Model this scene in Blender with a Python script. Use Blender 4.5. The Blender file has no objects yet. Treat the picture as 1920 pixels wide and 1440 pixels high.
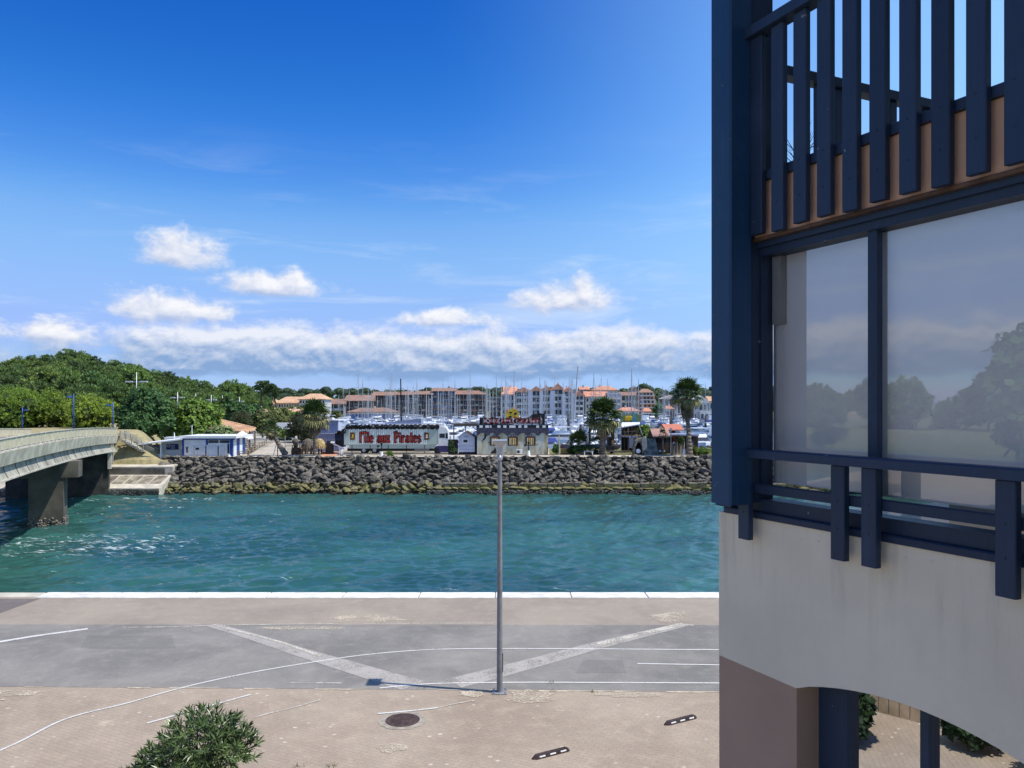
import bpy, bmesh, math, random
import numpy as np
from mathutils import Vector, Matrix

R = math.radians
SC = bpy.context.scene
COL = SC.collection
rnd = random.Random(11)

# ------------------------------------------------------------------ camera, sky, sun, exposure
CAMZ, F, CX, HY = 6.2, 1500.0, 960.0, 758.0      # eye height, focal length in photo pixels, horizon row
cam_d = bpy.data.cameras.new('camera')
cam_d.sensor_width = 36.0
cam_d.lens = F / 1920.0 * 36.0
cam_d.shift_y = (HY - 720.0) / 1920.0
cam_d.clip_start = 0.05
cam_d.clip_end = 9000
cam = bpy.data.objects.new('camera', cam_d)
cam.location = (0, 0, CAMZ)
cam.rotation_euler = (R(90), 0, 0)
COL.objects.link(cam)
SC.camera = cam
vs = SC.view_settings
SC.display_settings.display_device = 'sRGB'
vs.view_transform = 'Standard'
vs.look = 'None'
vs.exposure = 0.0
vs.gamma = 1.0
vs.use_curve_mapping = False
SC.cycles.max_bounces = 6
SC.cycles.transparent_max_bounces = 8
SC.cycles.sample_clamp_indirect = 6

SUN_EL, SUN_AZ = R(62), R(102)                    # azimuth clockwise from straight ahead
SKY_STRENGTH = 0.13
sun_d = bpy.data.lights.new('sun', 'SUN')
sun_d.energy = 4.8
sun_d.angle = R(0.53)
sun_d.color = (1.0, 0.94, 0.84)
sun = bpy.data.objects.new('sun', sun_d)
sdir = Vector((math.sin(SUN_AZ) * math.cos(SUN_EL), math.cos(SUN_AZ) * math.cos(SUN_EL), math.sin(SUN_EL)))
sun.rotation_euler = (-sdir).to_track_quat('-Z', 'Y').to_euler()
sun.location = (0, 0, 60)
COL.objects.link(sun)


class NT:
    """tiny helper to write node trees as expressions"""
    def __init__(s, tree):
        s.t = tree; s.n = tree.nodes; s.l = tree.links
    def node(s, kind, **kw):
        n = s.n.new(kind)
        for k, v in kw.items(): setattr(n, k, v)
        return n
    def put(s, sock, v):
        if hasattr(v, 'is_linked'): s.l.new(v, sock)
        elif isinstance(v, (tuple, list)) and len(v) == 3 and sock.type == 'RGBA': sock.default_value = (*v, 1)
        else: sock.default_value = v
    def m(s, op, *a, clamp=False):
        n = s.node('ShaderNodeMath', operation=op, use_clamp=clamp)
        for i, v in enumerate(a): s.put(n.inputs[i], v)
        return n.outputs[0]
    def mix(s, f, a, b, mode='MIX'):
        n = s.node('ShaderNodeMix', data_type='RGBA', blend_type=mode)
        s.put(n.inputs[0], f); s.put(n.inputs[6], a); s.put(n.inputs[7], b)
        return n.outputs[2]
    def smooth(s, v, lo, hi, a=0.0, b=1.0):
        n = s.node('ShaderNodeMapRange', interpolation_type='SMOOTHSTEP')
        for i, x in enumerate((v, lo, hi, a, b)): s.put(n.inputs[i], x)
        return n.outputs[0]
    def lin(s, v, lo, hi, a=0.0, b=1.0):
        n = s.node('ShaderNodeMapRange')
        for i, x in enumerate((v, lo, hi, a, b)): s.put(n.inputs[i], x)
        return n.outputs[0]
    def noise(s, vec, scale, detail=3.0, rough=0.55, dist=0.0, dim='3D'):
        n = s.node('ShaderNodeTexNoise', noise_dimensions=dim)
        if vec is not None: s.l.new(vec, n.inputs['Vector'])
        n.inputs['Scale'].default_value = scale; n.inputs['Detail'].default_value = detail
        n.inputs['Roughness'].default_value = rough; n.inputs['Distortion'].default_value = dist
        return n.outputs[0]
    def xyz(s, v):
        n = s.node('ShaderNodeSeparateXYZ'); s.l.new(v, n.inputs[0]); return n.outputs
    def comb(s, x, y, z=0.0):
        n = s.node('ShaderNodeCombineXYZ')
        for i, v in enumerate((x, y, z)): s.put(n.inputs[i], v)
        return n.outputs[0]


# ---- the sky: Nishita daylight, fair-weather cumulus at their own bearings and heights, a cloud bank low over the land
world = bpy.data.worlds.new('World')
SC.world = world
world.use_nodes = True
w = NT(world.node_tree)
w.n.clear()
wout = w.node('ShaderNodeOutputWorld')
sky = w.node('ShaderNodeTexSky', sky_type='NISHITA', sun_disc=False)
sky.sun_elevation = SUN_EL
sky.sun_rotation = SUN_AZ
sky.altitude = 0
sky.air_density = 1.0
sky.dust_density = 0.25
sky.ozone_density = 2.6
# camera-like rendering of the daylight: a tone curve per channel over the whole sky
def vscale(sock, k):
    n = w.node('ShaderNodeVectorMath', operation='SCALE'); w.l.new(sock, n.inputs[0]); n.inputs['Scale'].default_value = k
    return n.outputs[0]
crv = w.node('ShaderNodeRGBCurve')
for ci, pts in enumerate((((0, 0), (.17, .020), (.22, .070), (.31, .235), (.50, .34), (.78, .38), (1, .88)),
                          ((0, 0), (.20, .075), (.29, .170), (.36, .275), (.49, .49), (.62, .53), (.83, .56), (1, .93)),
                          ((0, 0), (.30, .34), (.51, .650), (.60, .81), (.73, .94), (1, 1)))):
    c_ = crv.mapping.curves[ci]
    while len(c_.points) > 2: c_.points.remove(c_.points[1])
    c_.points[0].location = pts[0]; c_.points[1].location = pts[-1]
    for q_ in pts[1:-1]: c_.points.new(*q_)
crv.mapping.extend = 'HORIZONTAL'
crv.mapping.update()
w.l.new(vscale(sky.outputs[0], SKY_STRENGTH), crv.inputs['Color'])
bg_sky = w.node('ShaderNodeBackground')
w.l.new(vscale(crv.outputs[0], 1.0 / SKY_STRENGTH), bg_sky.inputs[0])
bg_sky.inputs[1].default_value = SKY_STRENGTH
dirv = w.node('ShaderNodeTexCoord').outputs['Generated']
dx, dy, dz = w.xyz(dirv)
AZ = w.m('ARCTAN2', dx, dy)
EL = w.m('ARCSINE', dz)


def sky_ang(px, py):
    a = math.atan((px - CX) / F)
    return a, math.atan((HY - py) / F * math.cos(a))


# bearing, height and half-size of every separate cumulus, read as angles
CUMULUS = [(338, 482, 106, 62), (505, 540, 128, 42), (545, 532, 62, 42), (322, 588, 150, 54), (380, 592, 90, 36), (1055, 570, 128, 54), (1094, 556, 34, 58),
           (836, 602, 112, 34), (95, 626, 100, 34), 
           (-900, 600, 190, 60), (2600, 560, 150, 60)]
CUMULUS_FILL = [(-1.95, .36, .36, .17), (-2.55, .52, .42, .22), (-2.2, .20, .30, .11), (-2.95, .30, .42, .16), (-1.62, .66, .30, .15), (2.75, .35, .35, .16)]   # unseen clouds added as neutral fill light: bearing, height, half sizes


def cloud_density(az, el):
    n = w.noise(w.comb(az, w.m('MULTIPLY', el, 1.5), 3.7), 26.0, 9.0, 0.62, 0.25)
    nb = w.noise(w.comb(az, w.m('MULTIPLY', el, 2.2), 1.3), 9.0, 8.0, 0.6, 0.2)
    f = None
    spots = []
    for (px, py, rx, ry) in CUMULUS:
        a0, e0 = sky_ang(px, py); spots.append((a0, e0, rx / F * abs(math.cos(a0)) / 0.9, ry / F))
    for (a0, e0, ra, re_) in spots + CUMULUS_FILL:
        ux = w.m('MULTIPLY', w.m('SUBTRACT', az, a0), 1.0 / ra)
        de = w.m('SUBTRACT', el, e0)
        up = w.m('MULTIPLY', w.m('MAXIMUM', de, 0.0), 1.0 / re_)
        dn = w.m('MULTIPLY', w.m('MINIMUM', de, 0.0), 2.0 / re_)
        r = w.m('SQRT', w.m('ADD', w.m('MULTIPLY', ux, ux), w.m('ADD', w.m('MULTIPLY', up, up), w.m('MULTIPLY', dn, dn))))
        fi = w.m('SUBTRACT', 1.0, r)
        f = fi if f is None else w.m('MAXIMUM', f, fi)
    f = w.m('MULTIPLY_ADD', w.m('SUBTRACT', n, 0.5), 1.55, f)
    d1 = w.smooth(f, 0.10, 0.72)
    top = w.m('DIVIDE', w.m('SUBTRACT', 0.104, el), 0.030)
    bot = w.m('DIVIDE', w.m('SUBTRACT', el, 0.026), 0.016)
    b = w.m('MINIMUM', w.m('MINIMUM', top, bot), 1.0)
    b = w.m('SUBTRACT', b, w.m('MULTIPLY', w.smooth(az, -0.36, -0.55, 0.0, 0.5), w.smooth(az, -1.0, -0.7)))
    b = w.m('MULTIPLY_ADD', w.m('SUBTRACT', nb, 0.52), 2.2, b)
    b = w.m('MULTIPLY_ADD', w.m('SUBTRACT', n, 0.5), 1.7, b)
    d2 = w.smooth(b, -0.05, 0.85)
    return d1, d2, f, b


d1, d2, f1_, b1_ = cloud_density(AZ, EL)
_, _, f2_, b2_ = cloud_density(w.m('ADD', AZ, 0.004), w.m('ADD', EL, 0.008))
lit1 = w.m('MULTIPLY_ADD', w.m('SUBTRACT', f1_, f2_), 1.15, 0.50, clamp=True)
lit2 = w.m('MULTIPLY_ADD', w.m('SUBTRACT', b1_, b2_), 0.95, w.lin(EL, 0.035, 0.098, 0.0, 0.80), clamp=True)
c1 = w.mix(lit1, (0.46, 0.55, 0.78), (0.97, 0.97, 1.0))
c2 = w.mix(lit2, (0.245, 0.39, 0.66), (0.86, 0.89, 0.97))
wisp = w.noise(w.comb(w.m('MULTIPLY', AZ, 1.1), w.m('MULTIPLY', EL, 7.0), 0.4), 4.0, 6.0, 0.62, 0.6)
wisp = w.m('MULTIPLY', w.smooth(wisp, 0.48, 0.80), w.m('MULTIPLY', w.smooth(EL, 0.04, 0.10), w.smooth(EL, 0.34, 0.12, 0.0, 0.5)))


def over(base, col, fac):
    b = w.node('ShaderNodeBackground'); w.put(b.inputs[0], col); b.inputs[1].default_value = 1.0
    mx = w.node('ShaderNodeMixShader'); w.put(mx.inputs[0], fac)
    w.l.new(base, mx.inputs[1]); w.l.new(b.outputs[0], mx.inputs[2])
    return mx.outputs[0]


# thin bright veil of high haze over the sun's half of the sky
veil = w.m('MULTIPLY', w.smooth(AZ, -0.12, 0.84, 0.0, 0.70), w.smooth(AZ, 2.9, 2.3))
sh = over(bg_sky.outputs[0], (0.52, 0.92, 1.42), w.m('MAXIMUM', veil, 0.0))
sh = over(sh, (0.86, 0.93, 1.0), wisp)
sh = over(sh, c2, w.m('MULTIPLY', d2, 0.93))
sh = over(sh, c1, w.m('MULTIPLY', d1, 0.95))
w.l.new(sh, wout.inputs[0])


# ------------------------------------------------------------------ coordinates
def P(px, py, Y):
    """point at depth Y seen at this bearing and height"""
    return Vector(((px - CX) / F * Y, Y, CAMZ - (py - HY) / F * Y))
def G(px, py, z=0.0):
    Y = (CAMZ - z) * F / (py - HY)
    return Vector(((px - CX) / F * Y, Y, z))
def PX(px, Y): return (px - CX) / F * Y
def PZ(py, Y): return CAMZ - (py - HY) / F * Y


# ------------------------------------------------------------------ materials
MATS = {}
def mat(name, col, rough=0.8, var=0.2, scale=2.0, bump=0.0, bscale=None, metal=0.0, rand=0.0, col2=None, spec=0.3, detail=4.0):
    if name in MATS: return MATS[name]
    m = bpy.data.materials.new(name); m.use_nodes = True
    t = NT(m.node_tree)
    p = t.n['Principled BSDF']
    tc = t.node('ShaderNodeTexCoord').outputs['Object']
    nz = t.noise(tc, scale, detail, 0.6)
    c2 = col2 or tuple(c * (1 - var * 1.3) for c in col)
    c1 = col if col2 else tuple(min(0.9, c * (1 + var * 0.9)) for c in col)
    c = t.mix(t.smooth(nz, 0.28, 0.72), c2, c1)
    if rand:
        oi = t.node('ShaderNodeObjectInfo').outputs['Random']
        h = t.node('ShaderNodeHueSaturation')
        t.l.new(c, h.inputs['Color'])
        t.l.new(t.lin(oi, 0, 1, 1 - rand, 1 + rand), h.inputs['Value'])
        oi2 = t.m('FRACT', t.m('MULTIPLY', oi, 7.31))
        t.l.new(t.lin(oi2, 0, 1, 0.5 - rand * 0.05, 0.5 + rand * 0.05), h.inputs['Hue'])
        c = h.outputs[0]
    t.l.new(c, p.inputs['Base Color'])
    p.inputs['Roughness'].default_value = rough
    p.inputs['Metallic'].default_value = metal
    p.inputs['Specular IOR Level'].default_value = spec
    if bump:
        b = t.node('ShaderNodeBump'); b.inputs['Strength'].default_value = min(1.0, bump); b.inputs['Distance'].default_value = 0.02
        t.l.new(t.noise(tc, bscale or scale * 6, 5.0, 0.6), b.inputs['Height'])
        t.l.new(b.outputs[0], p.inputs['Normal'])
    MATS[name] = m
    return m


# ------------------------------------------------------------------ mesh builder
class MB:
    def __init__(s): s.v = []; s.f = []; s.m = []
    def add(s, vs_, fs, mi=0):
        o = len(s.v); s.v += [tuple(v) for v in vs_]
        s.f += [tuple(i + o for i in f) for f in fs]; s.m += [mi] * len(fs)
        return s
    def hexa(s, p, mi=0):
        return s.add(p, [(0, 3, 2, 1), (4, 5, 6, 7), (0, 1, 5, 4), (1, 2, 6, 5), (2, 3, 7, 6), (3, 0, 4, 7)], mi)
    def box(s, x0, x1, y0, y1, z0, z1, mi=0):
        return s.hexa([(x0, y0, z0), (x1, y0, z0), (x1, y1, z0), (x0, y1, z0), (x0, y0, z1), (x1, y0, z1), (x1, y1, z1), (x0, y1, z1)], mi)
    def bbox(s, x0, x1, y0, y1, z0, z1, b=0.01, mi=0):
        """box with chamfered vertical and top edges"""
        r = []
        for (z, k) in ((z0, 0), (z1 - b, 0), (z1, b)):
            for (x, y) in ((x0 + b + k, y0 + k), (x1 - b - k, y0 + k), (x1 - k, y0 + b + k), (x1 - k, y1 - b - k), (x1 - b - k, y1 - k), (x0 + b + k, y1 - k), (x0 + k, y1 - b - k), (x0 + k, y0 + b + k)):
                r.append((x, y, z))
        fs = [tuple(range(7, -1, -1)), tuple(range(16, 24))]
        for L in (0, 8):
            for i in range(8):
                j = (i + 1) % 8; fs.append((L + i, L + j, L + 8 + j, L + 8 + i))
        return s.add(r, fs, mi)
    def obox(s, c, u, v, w_, mi=0):
        c, u, v, w_ = Vector(c), Vector(u), Vector(v), Vector(w_)
        return s.hexa([c - u - v - w_, c + u - v - w_, c + u + v - w_, c - u + v - w_, c - u - v + w_, c + u - v + w_, c + u + v + w_, c - u + v + w_], mi)
    def beam(s, a, b, wd, ht, mi=0, up=(0, 0, 1)):
        a, b = Vector(a), Vector(b); d = b - a
        if d.length < 1e-6: return s
        dn = d.normalized(); side = dn.cross(Vector(up))
        if side.length < 1e-4: side = dn.cross(Vector((0, 1, 0)))
        side.normalize(); u = side.cross(dn).normalized()
        return s.obox((a + b) / 2, d / 2, side * (wd / 2), u * (ht / 2), mi)
    def tube(s, a, b, r0, r1=None, n=8, mi=0, cap=True):
        a, b = Vector(a), Vector(b); r1 = r0 if r1 is None else r1
        d = (b - a).normalized()
        x = d.cross(Vector((0, 0, 1)))
        if x.length < 1e-3: x = Vector((1, 0, 0))
        x.normalize(); y = d.cross(x)
        vs_ = []
        for (c, r) in ((a, r0), (b, r1)):
            for i in range(n):
                t = 2 * math.pi * i / n; vs_.append(c + x * (r * math.cos(t)) + y * (r * math.sin(t)))
        fs = [(i, (i + 1) % n, n + (i + 1) % n, n + i) for i in range(n)]
        if cap: fs += [tuple(range(n - 1, -1, -1)), tuple(range(n, 2 * n))]
        return s.add(vs_, fs, mi)
    def path(s, pts, rs, n=8, mi=0):
        for i in range(len(pts) - 1): s.tube(pts[i], pts[i + 1], rs[i], rs[i + 1], n, mi)
        return s
    def lathe(s, prof, c=(0, 0, 0), n=16, mi=0):
        c = Vector(c); vs_ = []; fs = []
        for (r, z) in prof:
            for i in range(n):
                t = 2 * math.pi * i / n; vs_.append(c + Vector((r * math.cos(t), r * math.sin(t), z)))
        for k in range(len(prof) - 1):
            for i in range(n):
                j = (i + 1) % n; fs.append((k * n + i, k * n + j, (k + 1) * n + j, (k + 1) * n + i))
        fs.append(tuple(range(n - 1, -1, -1))); fs.append(tuple(range((len(prof) - 1) * n, len(prof) * n)))
        return s.add(vs_, fs, mi)
    def prism(s, poly, fn, t0, t1, mi=0):
        n = len(poly)
        vs_ = [fn(a, b, t0) for a, b in poly] + [fn(a, b, t1) for a, b in poly]
        fs = [tuple(range(n)), tuple(range(2 * n - 1, n - 1, -1))] + [(i, n + i, n + (i + 1) % n, (i + 1) % n) for i in range(n)]
        return s.add(vs_, fs, mi)
    def xzprism(s, poly, y0, y1, mi=0): return s.prism(poly, lambda a, b, t: (a, t, b), y0, y1, mi)
    def xyprism(s, poly, z0, z1, mi=0): return s.prism(poly, lambda a, b, t: (a, b, t), z1, z0, mi)
    def yzprism(s, poly, x0, x1, mi=0): return s.prism(poly, lambda a, b, t: (t, a, b), x1, x0, mi)
    def poly(s, pts, mi=0): return s.add(pts, [tuple(range(len(pts)))], mi)
    def blob(s, c, r, seed=0, sub=1, rough=0.25, mi=0):
        vs_, fs = ico(sub); q = random.Random(seed); c = Vector(c)
        out = []
        for v in vs_:
            k = 1 + q.uniform(-rough, rough)
            out.append((c.x + v[0] * r[0] * k, c.y + v[1] * r[1] * k, c.z + v[2] * r[2] * k))
        return s.add(out, fs, mi)
    def mesh(s, name, mats, smooth=False):
        me = bpy.data.meshes.new(name)
        me.from_pydata(s.v, [], s.f)
        for m in (mats if isinstance(mats, (list, tuple)) else [mats]): me.materials.append(m)
        if any(s.m): me.polygons.foreach_set('material_index', s.m)
        if smooth: me.polygons.foreach_set('use_smooth', [True] * len(me.polygons))
        me.validate(); me.update()
        return me

_ICO = {}
def ico(sub):
    if sub not in _ICO:
        bm = bmesh.new(); bmesh.ops.create_icosphere(bm, subdivisions=sub, radius=1)
        _ICO[sub] = ([tuple(v.co) for v in bm.verts], [tuple(v.index for v in f.verts) for f in bm.faces]); bm.free()
    return _ICO[sub]


def tag(o, label=None, cat=None, group=None, kind=None):
    if label: o['label'] = label
    if cat: o['category'] = cat
    if group: o['group'] = group
    if kind: o['kind'] = kind
    return o
def link(name, me, parent=None, loc=None, rz=0.0, scale=None):
    o = bpy.data.objects.new(name, me); COL.objects.link(o)
    if parent is not None:
        o.parent = parent
    if loc is not None: o.location = loc
    if rz: o.rotation_euler = (0, 0, rz)
    if scale is not None: o.scale = scale
    return o
def thing(name, label, cat, loc=(0, 0, 0), rz=0.0, group=None):
    o = bpy.data.objects.new(name, None); COL.objects.link(o)
    o.empty_display_size = 0.3; o.location = loc; o.rotation_euler = (0, 0, rz)
    return tag(o, label, cat, group)
def part(name, mb, m, parent, smooth=False, world=False, **kw):
    """mesh part; world=True: the shape was written in world coordinates"""
    o = link(name, mb.mesh(name, m, smooth) if isinstance(mb, MB) else mb, parent, **kw)
    if world:
        p = parent; M_ = Matrix.Identity(4)
        while p is not None:
            M_ = (p.matrix_parent_inverse if p.parent else Matrix.Identity(4)) @ Matrix.LocRotScale(p.location, p.rotation_euler, p.scale) @ M_
            p = p.parent
        o.matrix_parent_inverse = M_.inverted()
    return o
def single(name, label, cat, mb, m, smooth=False, group=None, **kw):
    return tag(link(name, mb.mesh(name, m, smooth), **kw), label, cat, group)
def struct(name, mb, m, smooth=False, parent=None):
    o = link(name, mb.mesh(name, m, smooth), parent); o['kind'] = 'structure'; return o
def copy_tree(o, parent=None, loc=None, rz=None, scale=None, label=None):
    c = o.copy(); COL.objects.link(c)
    if parent is not None: c.parent = parent
    if loc is not None: c.location = loc
    if rz is not None: c.rotation_euler = (0, 0, rz)
    if scale is not None: c.scale = scale
    if label: c['label'] = label
    for ch in KIDS.get(o.name, []): copy_tree(ch, c)
    return c
KIDS = {}
def remember(o):
    """note the children of a thing once, so copies need no scene-wide search"""
    KIDS[o.name] = [c for c in SC.objects if c.parent == o]
    for c in KIDS[o.name]:
        KIDS[c.name] = [d for d in SC.objects if d.parent == c]
    return o
# ================================================================== THE SETTING
ZW, ZM, ZF = -5.4, -1.8, -0.95                   # channel water, marina basin, far bank
QY = 26.27                                       # edge of the near quay

# ---- ground materials
def ground_mat(name, col, col2, speck, speck_col, stain, scale=0.35, brick=None, rough=0.9):
    m = bpy.data.materials.new(name); m.use_nodes = True
    t = NT(m.node_tree); p = t.n['Principled BSDF']
    tc = t.node('ShaderNodeTexCoord').outputs['Object']
    big = t.noise(tc, scale, 6.0, 0.65, 0.4)
    c = t.mix(t.smooth(big, 0.3, 0.7), col, col2)
    mid = t.noise(tc, 2.6, 5.0, 0.6)
    c = t.mix(t.m('MULTIPLY', t.smooth(mid, 0.45, 0.75), stain), c, speck_col)
    hgt = t.noise(tc, 60.0, 3.0, 0.7)
    gr = t.noise(tc, 21.0, 6.0, 0.8)
    c = t.mix(t.m('MULTIPLY', t.smooth(gr, 0.50, 0.72), 0.42), c, tuple(x * 0.50 for x in col))
    c = t.mix(t.m('MULTIPLY', t.smooth(gr, 0.47, 0.30), 0.38), c, tuple(min(.8, x * 1.55) for x in col2))
    x, y, z = t.xyz(tc)
    st = t.noise(t.comb(t.m('MULTIPLY', x, 5.0), t.m('MULTIPLY', y, 7.0), 0.0), 1.6, 2.0, 0.5)
    if brick:
        br = t.node('ShaderNodeTexBrick')
        br.inputs['Scale'].default_value = 1.0; br.inputs['Mortar Size'].default_value = 0.006
        br.inputs['Brick Width'].default_value = 0.20; br.inputs['Row Height'].default_value = 0.10
        br.inputs['Color1'].default_value = (0.85, 0.85, 0.85, 1); br.inputs['Color2'].default_value = (1.12, 1.08, 1.04, 1)
        br.inputs['Mortar'].default_value = (0.70, 0.68, 0.65, 1); br.inputs['Mortar Smooth'].default_value = 0.4
        ro = t.node('ShaderNodeMapping'); ro.inputs['Rotation'].default_value = (0, 0, R(27)); t.l.new(tc, ro.inputs[0])
        wob = t.node('ShaderNodeVectorMath', operation='ADD'); t.l.new(ro.outputs[0], wob.inputs[0])
        wn = t.node('ShaderNodeTexNoise'); t.l.new(tc, wn.inputs['Vector']); wn.inputs['Scale'].default_value = 0.8
        sc = t.node('ShaderNodeVectorMath', operation='SCALE'); t.l.new(wn.outputs[1], sc.inputs[0]); sc.inputs['Scale'].default_value = 0.12
        t.l.new(sc.outputs[0], wob.inputs[1])
        t.l.new(wob.outputs[0], br.inputs['Vector'])
        c = t.mix(0.30, c, br.outputs[0], 'MULTIPLY')
        # lichen discs and chewing-gum pale spots, on some pavers only
        vo = t.node('ShaderNodeTexVoronoi', feature='F1'); t.l.new(t.comb(t.m('MULTIPLY', x, 0.75), y, 0.0), vo.inputs['Vector']); vo.inputs['Scale'].default_value = 4.2
        sp = t.m('MULTIPLY', t.smooth(t.m('ADD', vo.outputs['Distance'], t.m('MULTIPLY', mid, 0.14)), 0.24, 0.15), t.smooth(t.noise(tc, 0.9, 4.0), 0.42, 0.60))
        c = t.mix(t.m('MULTIPLY', sp, speck), c, (0.62, 0.55, 0.44))
        pt = t.noise(tc, 0.55, 3.0, 0.5, 0.2)
        c = t.mix(t.m('MULTIPLY', t.smooth(pt, 0.70, 0.80), 0.8), c, (0.66, 0.57, 0.42))
        h2 = t.m('ADD', t.m('MULTIPLY', br.outputs['Fac'], -1.0), t.m('MULTIPLY', hgt, 0.6))
    else:
        c = t.mix(t.m('MULTIPLY', t.smooth(st, 0.66, 0.76), speck), c, speck_col)
        vo = t.node('ShaderNodeTexVoronoi', feature='DISTANCE_TO_EDGE'); vo.inputs['Scale'].default_value = 0.33
        wv = t.node('ShaderNodeVectorMath', operation='ADD'); t.l.new(tc, wv.inputs[0])
        wn = t.node('ShaderNodeTexNoise'); t.l.new(tc, wn.inputs['Vector']); wn.inputs['Scale'].default_value = 1.3; wn.inputs['Detail'].default_value = 5
        t.l.new(wn.outputs[1], wv.inputs[1]); t.l.new(wv.outputs[0], vo.inputs['Vector'])
        cr = t.m('MULTIPLY', t.smooth(vo.outputs['Distance'], 0.014, 0.004), t.smooth(big, 0.46, 0.60))
        c = t.mix(t.m('MULTIPLY', cr, 0.16), c, (0.40, 0.36, 0.30))
        h2 = hgt
    t.l.new(c, p.inputs['Base Color'])
    p.inputs['Roughness'].default_value = rough; p.inputs['Specular IOR Level'].default_value = 0.2
    b = t.node('ShaderNodeBump'); b.inputs['Strength'].default_value = 0.6; b.inputs['Distance'].default_value = 0.008
    t.l.new(h2, b.inputs['Height']); t.l.new(b.outputs[0], p.inputs['Normal'])
    return m

m_paver = ground_mat('brick_paving', (0.31, 0.245, 0.185), (0.40, 0.325, 0.25), 0.8, (0.47, 0.385, 0.28), 0.45, brick=True)
m_asph = ground_mat('worn_asphalt', (0.175, 0.165, 0.150), (0.27, 0.25, 0.222), 0.55, (0.36, 0.325, 0.27), 0.32)
m_asph2 = ground_mat('sandy_asphalt', (0.27, 0.225, 0.18), (0.34, 0.285, 0.225), 0.25, (0.42, 0.35, 0.27), 0.35)
m_asph3 = ground_mat('dark_asphalt', (0.14, 0.12, 0.11), (0.18, 0.155, 0.14), 0.15, (0.27, 0.23, 0.20), 0.2)
m_asph4 = ground_mat('patched_asphalt', (0.165, 0.155, 0.143), (0.22, 0.205, 0.185), 0.3, (0.32, 0.29, 0.25), 0.25)
m_coping = mat('white_coping_stone', (0.76, 0.72, 0.65), 0.8, 0.22, 1.6, 0.6, rand=.07)
m_kerb = mat('sandy_joint', (0.52, 0.43, 0.31), 0.9, 0.25, 4)
m_path = mat('pale_path', (0.46, 0.40, 0.32), 0.9, 0.2, 0.6, 0.3)
m_far = mat('far_ground', (0.34, 0.30, 0.23), 0.9, 0.3, 0.12, 0.2)
m_grass = mat('dry_grass', (0.42, 0.36, 0.20), 0.95, 0.35, 1.1, 1.0, 7.0, col2=(0.24, 0.205, 0.10), detail=7)
m_grass_g = mat('green_verge', (0.10, 0.13, 0.035), 0.95, 0.4, 0.7, 0.6, col2=(0.22, 0.19, 0.08))
m_conc = mat('weathered_concrete', (0.42, 0.40, 0.34), 0.88, 0.3, 0.7, 0.6, 4.0)
m_conc_d = mat('dark_stained_concrete', (0.16, 0.145, 0.12), 0.9, 0.4, 0.8, 0.8, 4.0)
m_conc_l = mat('pale_concrete', (0.55, 0.50, 0.41), 0.85, 0.2, 0.9, 0.5)
m_white = mat('white_paint', (0.80, 0.80, 0.78), 0.5, 0.05, 2)

# ---- near quay
g = MB(); g.poly([(-78, -60, 0), (300, -60, 0), (300, QY, 0), (-78, QY, 0)])
struct('ground', g, m_paver)
g = MB(); yl = G(0, 1287.5).y; yr = G(1350, 1297.5).y; k = (yr - yl) / (G(1350, 1297.5).x - G(0, 1287.5).x)
ya = lambda x: yl + k * (x - G(0, 1287.5).x)
ymid = G(600, 1174).y
g.poly([(-60, ya(-60), .004), (40, ya(40), .004), (40, ymid, .004), (-60, ymid + .3, .004)])
struct('road', g, m_asph)
g = MB(); g.poly([(-60, ymid + .3, .004), (40, ymid, .004), (40, 25.56, .004), (-60, 25.56, .004)])
struct('quay_pavement', g, m_asph2)
g = MB(); a, b_, c_ = G(80, 1121, .0), G(0, 1150, 0), G(-300, 1260, 0)
g.poly([(a.x, 25.5, .008), (-60, 25.5, .008), (-60, c_.y, .008), (c_.x, c_.y, .008), (b_.x, b_.y, .008)])
struct('side_ramp_pavement', g, m_asph3)
# ragged sandy joint between pavers and asphalt
g = MB()
x = -30.0
while x < 20:
    l = rnd.uniform(.3, 1.3)
    if rnd.random() < (0.75 if x > -1 else 0.55):
        wd = rnd.uniform(.02, .05) * (1.6 if x > 0 else 1)
        g.poly([(x, ya(x) - wd, .007), (x + l * .5, ya(x) - wd * rnd.uniform(.6, 1.8), .007), (x + l, ya(x + l) - wd * .3, .007), (x + l, ya(x + l) + .012, .007), (x, ya(x) + .012, .007)])
    x += l
struct('pavement_joint', g, m_kerb)
# quay wall with its pale coping stones
g = MB(); g.box(-78, 300, QY - 0.6, QY - .03, -9, -0.02).box(-78, -77.4, -60, QY - .7, -9, -.02)
quay = struct('quay_wall', g, m_conc_d)
x = PX(78, 25.9)
i = 0
while x < 12:
    l = 2.45
    s_ = MB().bbox(0, l - .03, 0, QY - 25.56, -.16, .028 + rnd.uniform(0, .006), .012)
    part('stone', s_, m_coping, quay, loc=(x, 25.56, 0)); x += l
s_ = MB().bbox(0, 90, 0, QY - 25.56, -.16, .025, .02)
part('coping', s_, m_coping, quay, loc=(x, 25.56, 0))
x = PX(78, 25.9) - .02
for i in range(5):
    s_ = MB().bbox(0, 2.4, 0, QY - 25.7, -.16, .02, .012)
    part('stone', s_, m_conc_l, quay, loc=(x - 2.45 * (i + 1), 25.7, 0))

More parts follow.
